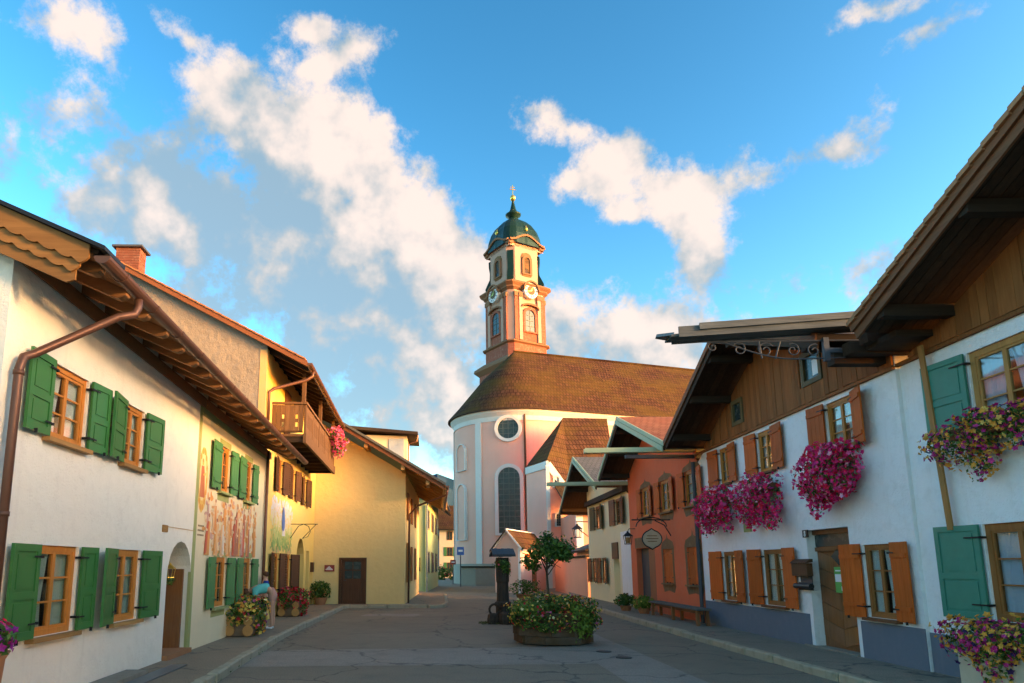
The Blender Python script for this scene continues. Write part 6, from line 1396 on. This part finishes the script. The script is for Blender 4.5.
# ================================================================= street furniture and planting
def shrub(name, label, px0, px1, py0, py1, lm, bm, seed, nl=700, nb=60, pot=True, group=None, cat='shrub', z=.12, ls=.05, bs=.03, Y=None):
    a, b = atZ(px0, py1, z), atZ(px1, py1, z); w = (b.x - a.x); h = atY((px0 + px1) / 2, py0, a.y).z - z; c = (a + b) / 2
    t = thing(name, label, cat, (c.x, c.y + w * .3, z), 0, group)
    if pot: MB().lathe([(w * .2, 0), (w * .28, h * .28), (w * .30, h * .3)], 12).build('pot', 'terracotta', t)
    else: MB().tube([(0, 0, 0), (.02, 0, h * .5)], .03, 6).build('stem', 'bark', t)
    flower_mass(t, [((-w * .15, 0, h * .55), (w * .33, w * .36, h * .40)), ((w * .18, 0, h * .58), (w * .30, w * .34, h * .38)), ((0, 0, h * .78), (w * .22, w * .25, h * .22))], nl, nb, ls, bs, lm, bm, seed, 5, -.8); return t
shrub('potted_shrub', 'dark green potted shrub in the corner beside the brown door', 307, 331, 581, 605, 'leaf', 'fl_red', 41, nb=12, ls=.06)
shrub('potted_shrub', 'dark potted shrub in front of the tan house beside the lime green one', 617, 639, 594, 611, 'leaf', 'fl_red', 42, nb=10, ls=.05)
shrub('potted_shrub', 'lime green potted shrub at the left end of the wooden bench', 635, 658, 596, 614, 'leaf_lt', 'fl_bed', 43, nb=30, ls=.045)
shrub('round_planter', 'dark bush in a round tub behind the big street planter', 510, 543, 580, 601, 'leaf', 'fl_purp', 44, nb=40, z=0., ls=.06, cat='planter')
shrub('rose_bush', 'loose flowering bush in front of the pink outhouse', 518, 541, 566, 588, 'leaf', 'fl_red', 45, nl=350, nb=30, z=0., ls=.09, bs=.07, pot=False)
def log_planter(px0, px1, pyb, pyt, label, bmat, seed, bloss, Lz=.5, nb=330):
    a, b = atZ(px0, pyb, .12), atZ(px1, pyb, .12); w = b.x - a.x; h = atY(px0, pyt, a.y).z - .12
    t = thing('log_planter', label, 'planter', (a.x + w * .45, a.y + .45, .12), R(-4), 'log planters on the left pavement')
    W, Dp = w * .8, .95
    for k, (x, z, r) in enumerate(((-W * .28, .14, .13), (-W * .28, .37, .12), (W * .30, .14, .13), (W * .30, .36, .12))):
        MB().tube([(x, -Dp / 2, z), (x, Dp / 2, z)], [r, r * .97], 14).build('log', 'log', t)
        MB().tube([(x, -Dp / 2 - .006, z), (x, -Dp / 2, z)], r * .93, 14).build('log_end', 'log_end', t)
    MB().box(-W * .42, W * .42, -Dp / 2 + .05, -Dp / 2 + .12, .02, .46).build('end_board', 'log', t); MB().box(-W * .42, W * .42, Dp / 2 - .12, Dp / 2 - .05, .02, .46).build('end_board', 'log', t); MB().box(-W * .25, W * .25, -Dp / 2 + .12, Dp / 2 - .12, .3, .44).build('soil', 'soil', t)
    flower_mass(t, [((-W * .15, 0, h * .68), (W * .5, Dp * .5, h * .3)), ((W * .25, .1, h * .66), (W * .42, Dp * .5, h * .32)), ((W * .45, -.2, h * .36), (W * .26, Dp * .3, h * .33)), ((-W * .05, -Dp * .5, h * .52), (W * .34, .16, h * .24)), ((0, .15, h * .85), (W * .3, .3, h * .2))], 1300, nb, .045, .045, 'leaf', bmat, seed); return t
log_planter(221, 262, 637, 598, 'nearest log planter on the left pavement, mixed red and purple flowers', 'fl_bed', 51, 0)
log_planter(275, 306, 617, 589, 'log planter of red geraniums in front of the yellow balcony house', 'fl_red', 52, 0, nb=420)
# purple petunias trailing from the nearest log planter are their own clump
cl_ = thing('petunia_clump', 'purple and crimson petunias spilling onto the pavement beside the nearest log planter', 'flowers', tuple(atZ(251, 634, .12)))
flower_mass(cl_, [((0, .2, .32), (.28, .3, .34)), ((-.05, .15, .6), (.2, .24, .2))], 500, 260, .04, .045, 'leaf', 'fl_purp', 53)
MB().lathe([(.12, 0), (.16, .2)], 10, c=(0, .2)).build('pot', 'terracotta', cl_)
# foreground planter at the left frame edge
pc = atY(12, 625, 6.3); FP = thing('tall_planter', 'magenta and purple petunias in a tall pot at the left picture edge', 'planter', (pc.x - .12, 6.3, .12))
MB().lathe([(.16, 0), (.18, .02), (.15, .06), (.2, .75), (.24, .82), (.22, .82)], 20).build('pot', 'terracotta', FP, smooth=True)
FP.location.x -= .14
flower_mass(FP, [((-.02, 0, .98), (.22, .24, .15)), ((.14, 0, .9), (.14, .16, .12))], 300, 90, .04, .038, 'leaf', 'fl_purp', 55)
leaf_cloud(FP, 'blossoms', 'fl_mag', *shell(np.random.default_rng(9), 30, (.0, 0, 1.0), (.24, .24, .16), .9, 1.1), .036, 9, petal=5)
# balcony geraniums
bg0 = FC.w(7.1, -1.2, 6.55); BG = thing('balcony_flowers', 'pink geraniums hanging over the rail of the wooden balcony', 'flower box', tuple(bg0), FC.ang)
MB().box(-.8, .8, -.05, .16, -.02, .16).build('box', 'brown_x', BG); flower_mass(BG, [((-.4, -.05, .15), (.5, .3, .32)), ((.35, -.05, .1), (.5, .32, .36)), ((.2, -.1, -.25), (.45, .25, .35))], 700, 420, .05, .055, 'leaf', 'fl_pink', 57)

# ---- the big street planter with its small tree
pl0 = Vector((2.66, 15.9, 0)); PLN = thing('street_planter', 'large octagonal timber planter full of mixed flowers in the road', 'planter', tuple(pl0), R(8))
oc = [(.88 * math.cos(R(22.5 + 45 * k)), .80 * math.sin(R(22.5 + 45 * k))) for k in range(8)]
for k in range(8):
    a, b = Vector((*oc[k], 0)), Vector((*oc[(k + 1) % 8], 0)); d = (b - a).normalized(); n = Vector((d.y, -d.x, 0))
    for j in range(4):
        z0 = .03 + j * .165; ex = .06 if (j + k) % 2 else -.01; p, q = a - d * ex, b + d * ex
        MB().prism([p - n * .09 + Vector((0, 0, z0)), q - n * .09 + Vector((0, 0, z0)), q + n * .0 + Vector((0, 0, z0)), p + n * .0 + Vector((0, 0, z0))], (0, 0, .155)).build('timber', 'tub', PLN)
MB().prism([(x * .92, y * .92, .5) for x, y in oc], (0, 0, .08)).build('soil', 'soil', PLN)
flower_mass(PLN, [((-.40, -.1, .70), (.58, .62, .30)), ((.36, -.05, .72), (.60, .64, .30)), ((0, .2, .80), (.70, .60, .27)), ((.78, -.15, .56), (.28, .4, .3)), ((-.76, -.1, .60), (.22, .4, .26))], 3600, 720, .044, .032, 'leaf', 'fl_bed', 61)
leaf_cloud(PLN, 'foliage', 'leaf_lt', *shell(np.random.default_rng(8), 420, (.40, -.70, .50), (.30, .2, .36)), .05, 62); leaf_cloud(PLN, 'foliage', 'leaf_lt', *shell(np.random.default_rng(10), 420, (-.66, -.3, .74), (.30, .34, .2)), .04, 63)
leaf_cloud(PLN, 'foliage', 'leaf', *shell(np.random.default_rng(14), 420, (-.35, -.74, .48), (.5, .14, .2)), .04, 67); leaf_cloud(PLN, 'blossoms', 'fl_bed', *shell(np.random.default_rng(15), 80, (-.3, -.76, .5), (.52, .16, .2), .9, 1.1), .034, 68, petal=5)
leaf_cloud(PLN, 'blossoms', 'fl_red', *shell(np.random.default_rng(11), 90, (-.3, -.48, .60), (.5, .32, .18), .9, 1.1), .036, 64, petal=5)
tr = atY(548, 600, 16.1); TR = thing('small_tree', 'small round headed young tree rising behind the planter flowers', 'tree', (tr.x, 16.1, .58))
ct = atY(552, 552, 16.1); cr = Vector((ct.x - tr.x, 0, ct.z - .58)); mb = MB()
mb.tube([(0, 0, -.1), (.01, 0, cr.z * .35), (-.01, .01, cr.z * .7), (.02, 0, cr.z + .1)], [.035, .03, .026, .016], 8)
rgt = random.Random(4); tips = []
for k in range(11):
    a = k * 2.4; z = cr.z * (.62 + .05 * (k % 6)); e = Vector((math.cos(a) * (.35 + .12 * (k % 3)), math.sin(a) * .4, cr.z * .95 + .3 * math.sin(k * 1.7))); e.x += .05
    mb.tube([(0, 0, z), tuple(Vector((0, 0, z)).lerp(e, .5) + Vector((0, 0, .04))), tuple(e)], [.014, .01, .005], 5); tips.append(e)
mb.build('trunk', 'bark', TR)
rgn = np.random.default_rng(12); Pn, Dn = [], []
for c, r, n in [((.12, 0, cr.z + .22), (.36, .34, .24), 360), ((.42, 0, cr.z + .12), (.28, .3, .22), 260), ((-.2, 0, cr.z + .02), (.28, .3, .22), 260), ((.2, -.1, cr.z - .08), (.34, .3, .2), 280), ((-.42, 0, cr.z - .25), (.24, .25, .2), 190), ((.52, .1, cr.z - .1), (.2, .2, .16), 130), ((-.30, .0, cr.z - .42), (.16, .2, .14), 90), ((.05, .1, cr.z + .42), (.18, .2, .12), 90)]:
    c = (c[0] * .9, c[1], cr.z + (c[2] - cr.z) * .82); r = tuple(q * .82 for q in r); p, d = shell(rgn, int(n * 1.1), c, r, .25, 1.18, .42); d[:, 2] += .5; Pn.append(p); Dn.append(d)
leaf_cloud(TR, 'crown', 'leaf_tree', np.concatenate(Pn), np.concatenate(Dn), .046, 65, asp=.6)

# ---- carved fountain post with a little roof
fp = atZ(504, 624, 0); FN = thing('fountain_post', 'dark carved wooden fountain post with a tiny shingled roof and ivy', 'fountain', (fp.x, fp.y + .2, 0), R(6))
hp = atY(504, 551, fp.y + .2).z; s = hp
MB().lathe([(.22, 0), (.22, .5), (.25, .52), (.25, .62), (.19, .66), (.175, hp * .55), (.20, hp * .58), (.20, hp - .2)], 10).build('post', 'post', FN)
mb = MB()
for k in range(2):
    sg = -1 if k == 0 else 1; mb.prism([(-.33, 0, hp), (.33, 0, hp), (.35, sg * .30, hp - .17), (-.35, sg * .30, hp - .17)], (0, 0, .05))
mb.build('roof', 'iron_grey', FN)
for r in range(2):
    for k in range(7): MB().prism([(-.35 + k * .1, -.32 + r * .15, hp - .125 + r * .085), (-.255 + k * .1, -.32 + r * .15, hp - .125 + r * .085), (-.255 + k * .1, -.15 + r * .15, hp - .03 + r * .085), (-.35 + k * .1, -.15 + r * .15, hp - .03 + r * .085)], (0, 0, .02 + .006 * (k % 2))).build('shingle', 'iron_grey', FN)
flower_mass(FN, [((0, -.08, hp - .40), (.27, .26, .2)), ((.08, -.12, hp - .6), (.16, .2, .16))], 420, 16, .045, .03, 'leaf', 'fl_red', 66)
mb = MB(); mb.tube([(-.2 + .16 * math.cos(k * .5) - .1, -.22, .42 + .16 * math.sin(k * .5)) for k in range(13)], .035, 8); mb.build('spout_ring', 'post', FN, smooth=True)
for (x, y, r, h) in ((-.36, -.2, .17, .32), (.02, -.3, .24, .36), (.24, -.2, .15, .28)):
    mb = MB(); mb.lathe([(r * .85, 0), (r, h * .4), (r * .85, h * .85), (r * .5, h)], 8, c=(x, y), ring=lambda a: 1 + .12 * math.sin(a * 3 + x * 9)); mb.build('base_stone', 'post', FN)
tl = tuft_line([((fp.x - .65, fp.y - .1), (fp.x + .3, fp.y - .15)), ((fp.x - .7, fp.y + .1), (fp.x - .4, fp.y + .3))], 500, .1, .06, 12)

# ---- far signs, covers in the road
def sign(name, label, px, py0, py1, wpx, Yd, mat, prt):
    c = atY(px, (py0 + py1) / 2, Yd); w = wpx / 693 * Yd; h = (py1 - py0) / 693 * Yd; t = thing(name, label, 'sign', (c.x, Yd, 0))
    MB().tube([(0, 0, 0), (0, 0, c.z + h / 2)], .04, 8).build('post', 'iron_grey', t); MB().box(-w / 2, w / 2, -.06, -.02, c.z - h / 2, c.z + h / 2).build('board', mat, t)
    MB().box(-w * .3, w * .3, -.065, -.06, c.z - h * .1, c.z + h * .15).build('print', 'white', t)
sign('blue_sign', 'blue street sign on a post at the corner of the choir', 460.5, 547, 555, 7, 58, 'sign_blue', 1); sign('red_sign', 'small red sign on a post in front of the far houses', 453, 560, 564.5, 5.5, 66, 'sign_red', 1)
for i, (x, y) in enumerate(((604, 652), (624, 658))):
    p = atZ(x, y, 0); o = MB().lathe([(.15, .005), (.15, .014)], 16).build('valve_cover', 'iron', None, (p.x, p.y, 0)); tag(o, ('round iron cover set in the pale road strip nearer the planter', 'round iron cover set in the pale road strip farther from the planter')[i], 'cover', 'iron covers in the road')
pk = thing('parked_bushes', 'dark bushes in front of the far cream house', 'bush', (1.2, 86, 0)); flower_mass(pk, [((-.4, 0, .8), (1.2, .8, .9)), ((1.4, 0, .6), (1.0, .8, .7))], 500, 40, .2, .12, 'leaf', 'fl_red', 71); MB().tube([(0, 0, 0), (0, 0, .8)], .06, 6).build('stem', 'bark', pk); pk.name = 'far_bush'

# ================================================================= people
def skin_mesh(name, pts, edges, mat, parent, sub=2, smooth=True):
    me = bpy.data.meshes.new(name); me.from_pydata([p[:3] for p in pts], edges, []); o = bpy.data.objects.new(name, me); C.objects.link(o)
    md = o.modifiers.new('skin', 'SKIN'); me.skin_vertices[0].data[0].use_root = True
    for i, p in enumerate(pts): r = p[3]; me.skin_vertices[0].data[i].radius = r if isinstance(r, tuple) else (r, r)
    sb = o.modifiers.new('sub', 'SUBSURF'); sb.levels = sub; sb.render_levels = sub
    dg = bpy.context.evaluated_depsgraph_get(); ev_ = o.evaluated_get(dg); m2 = bpy.data.meshes.new_from_object(ev_); bpy.data.objects.remove(o)
    m2.materials.clear(); m2.materials.append(M[mat]); m2.shade_smooth(); n = bpy.data.objects.new(name, m2); C.objects.link(n); n.parent = parent; return n
def head_bits(parent, c, fw, up_, s=1.):
    """hair cap, eyes, nose and mouth on a head centred at c looking along fw"""
    c, fw, up_ = Vector(c), Vector(fw).normalized(), Vector(up_).normalized(); sd = fw.cross(up_).normalized(); up_ = sd.cross(fw)
    mb = MB(); rg = random.Random(3); n = 16
    for i in range(7):
        for k in range(n):
            def P(i, k):
                th = math.pi * i / 10; ph = 2 * math.pi * k / n; d = up_ * math.cos(th) + (sd * math.cos(ph) - fw * math.sin(ph)) * math.sin(th); cut = max(0, -math.sin(ph)) * (.06 if i > 3 else 0)
                return c + Vector(d) * (.108 * s) - fw * .018 + up_ * .012 + up_ * cut
            mb.quad(P(i, k), P(i, k + 1), P(i + 1, k + 1), P(i + 1, k))
    mb.build('hair', 'hair', parent, smooth=True)
    for a in (-1, 1):
        p = c + fw * .092 * s + sd * (.033 * a) + up_ * .008; mb = MB(); mb.box(p.x - .009, p.x + .009, p.y - .009, p.y + .009, p.z - .006, p.z + .006); mb.build('eye', 'black', parent)
    p = c + fw * .098 * s - up_ * .05; mb = MB(); mb.box(p.x - .018, p.x + .018, p.y - .008, p.y + .008, p.z - .004, p.z + .004); mb.build('mouth', 'sign_red', parent)
def hand(parent_pts, edges, root, d, side):
    """append palm and five fingers to a skin skeleton; d: hand direction"""
    d = Vector(d).normalized(); sd = d.cross(Vector((0, 1, .2))).normalized() * side; r = Vector(parent_pts[root][:3]); b = len(parent_pts)
    palm = r + d * .06; parent_pts.append((*palm, (.036, .018))); edges.append((root, b))
    for k in range(4):
        L = (.07, .08, .075, .06)[k]; o = sd * (.026 - .0175 * k); p1 = palm + d * .035 + o; p2 = p1 + d * L * .6; p3 = p2 + d * L * .4 + Vector((0, 0, -.012)); i = len(parent_pts)
        parent_pts += [(*p1, .009), (*p2, .0085), (*p3, .007)]; edges += [(b, i), (i, i + 1), (i + 1, i + 2)]
    i = len(parent_pts); p1 = palm - d * .01 + sd * .045; p2 = p1 + d * .04 + sd * .015; parent_pts += [(*p1, .011), (*p2, .009)]; edges += [(b, i), (i, i + 1)]
# woman bending forward over the planter (facing left in the picture, toward -X)
wp = Vector((-4.18, 17.9, .12)); WM = thing('person', 'person in turquoise top and pink shorts bending over the planter flowers', 'person', (wp.x, wp.y, .12), R(12))
pts = [(.02, 0, .93, .13), (-.16, 0, 1.02, .125), (-.36, 0, 1.0, .14), (-.47, 0, .97, .10), (-.56, 0, .95, .05), (-.65, 0, .91, .085), (-.70, 0, .86, .07),          # pelvis .. head
       (.03, .10, .86, .095), (.02, .10, .48, .062), (.05, .10, .42, .055), (.06, .10, .09, .036), (-.04, .10, .035, .035), (-.12, .10, .025, .025),
       (.03, -.10, .86, .095), (-.02, -.10, .48, .062), (.0, -.10, .42, .055), (.02, -.10, .09, .036), (-.08, -.10, .035, .035), (-.16, -.10, .025, .025),
       (-.42, .16, .94, .055), (-.45, .20, .68, .042), (-.50, .18, .48, .028),
       (-.42, -.16, .94, .055), (-.42, -.20, .68, .042), (-.48, -.18, .47, .028)]
ed = [(0, 1), (1, 2), (2, 3), (3, 4), (4, 5), (5, 6), (0, 7), (7, 8), (8, 9), (9, 10), (10, 11), (11, 12), (0, 13), (13, 14), (14, 15), (15, 16), (16, 17), (17, 18), (3, 19), (19, 20), (20, 21), (3, 22), (22, 23), (23, 24)]
hand(pts, ed, 21, (-.15, 0, -1), 1); hand(pts, ed, 24, (-.15, 0, -1), -1)
skin_mesh('body', pts, ed, 'skin', WM)
skin_mesh('shirt', [(-.06, 0, 1.0, .145), (-.18, 0, 1.03, .148), (-.36, 0, 1.01, .16), (-.47, 0, .97, .11), (-.42, .17, .93, .075), (-.43, .19, .80, .062), (-.42, -.17, .93, .075), (-.42, -.19, .80, .062)], [(0, 1), (1, 2), (2, 3), (2, 4), (4, 5), (2, 6), (6, 7)], 'turq', WM)
skin_mesh('shorts', [(.03, 0, .94, .15), (-.07, 0, .99, .145), (.03, .10, .84, .115), (.025, .10, .64, .095), (.03, -.10, .84, .115), (.0, -.10, .64, .095)], [(0, 1), (0, 2), (2, 3), (0, 4), (4, 5)], 'shorts', WM)
head_bits(WM, (-.66, 0, .89), (-.6, 0, -.8), (-.75, 0, .6))
for y, x in ((.10, 0), (-.10, -.04)): skin_mesh('shoe', [(.08 + x, y, .035, (.04, .035)), (-.04 + x, y, .04, (.045, .04)), (-.15 + x, y, .03, (.042, .03))], [(0, 1), (1, 2)], 'shoe', WM, 1)
# child in a blue shirt standing behind the planters
cp = Vector((-4.60, 18.9, .12)); KD = thing('person', 'child in a dark blue shirt standing behind the bending person', 'person', tuple(cp), R(-70))
hk = 1.43; k_ = hk / 1.7
pts = [(0, 0, .92, .12), (0, 0, 1.1, .115), (0, 0, 1.32, .13), (0, 0, 1.42, .07), (0, -.01, 1.49, .05), (0, -.02, 1.57, .085), (0, -.015, 1.64, .075),
       (.09, 0, .86, .09), (.09, -.01, .48, .06), (.09, .01, .42, .052), (.09, .02, .09, .035), (.09, -.08, .03, .035), (.09, -.16, .025, .025), (-.09, 0, .86, .09), (-.09, -.01, .48, .06), (-.09, .01, .42, .052), (-.09, .02, .09, .035), (-.09, -.08, .03, .035), (-.09, -.16, .025, .025),
       (.19, 0, 1.37, .055), (.24, .02, 1.1, .042), (.2, -.16, .95, .03), (-.19, 0, 1.37, .055), (-.24, .02, 1.1, .042), (-.2, -.16, .95, .03)]
ed = [(0, 1), (1, 2), (2, 3), (3, 4), (4, 5), (5, 6), (0, 7), (7, 8), (8, 9), (9, 10), (10, 11), (11, 12), (0, 13), (13, 14), (14, 15), (15, 16), (16, 17), (17, 18), (3, 19), (19, 20), (20, 21), (3, 22), (22, 23), (23, 24)]
hand(pts, ed, 21, (0, -1, -.3), 1); hand(pts, ed, 24, (0, -1, -.3), -1)
skin_mesh('body', pts, ed, 'skin', KD)
skin_mesh('shirt', [(0, 0, .95, .14), (0, 0, 1.1, .135), (0, 0, 1.3, .15), (0, 0, 1.41, .09), (.19, 0, 1.36, .075), (.23, .01, 1.18, .062), (-.19, 0, 1.36, .075), (-.23, .01, 1.18, .062)], [(0, 1), (1, 2), (2, 3), (2, 4), (4, 5), (2, 6), (6, 7)], 'navy', KD)
skin_mesh('trousers', [(0, 0, .95, .135), (.09, 0, .85, .105), (.09, 0, .5, .085), (-.09, 0, .85, .105), (-.09, 0, .5, .085)], [(0, 1), (1, 2), (0, 3), (3, 4)], 'dark_cloth', KD)
head_bits(KD, (0, -.02, 1.59), (0, -1, -.25), (0, -.2, 1))
for x in (.09, -.09): skin_mesh('shoe', [(x, .05, .035, (.04, .035)), (x, -.07, .04, (.045, .04)), (x, -.18, .03, (.042, .03))], [(0, 1), (1, 2)], 'shoe', KD, 1)
KD.scale = (k_, k_, k_)

# ---- the row of houses goes on behind the camera
FK = Facade((7.44, 2.3), (7.3, -8)); K = FK.thing('neighbour_house', 'whitewashed neighbour continuing the right row beyond the near house', 'house')
wall(K, 'whitewash', 0, FK.len, 0, [(0, 5.3), (5.1, 7.9), (FK.len, 5.3)], [], backs=False); gable_roof(K, FK, (-.3, 5.3), (5.1, 8.2), (FK.len + .3, 5.3), OV, 'roof_dark', 'brown_x', 'brown_x')
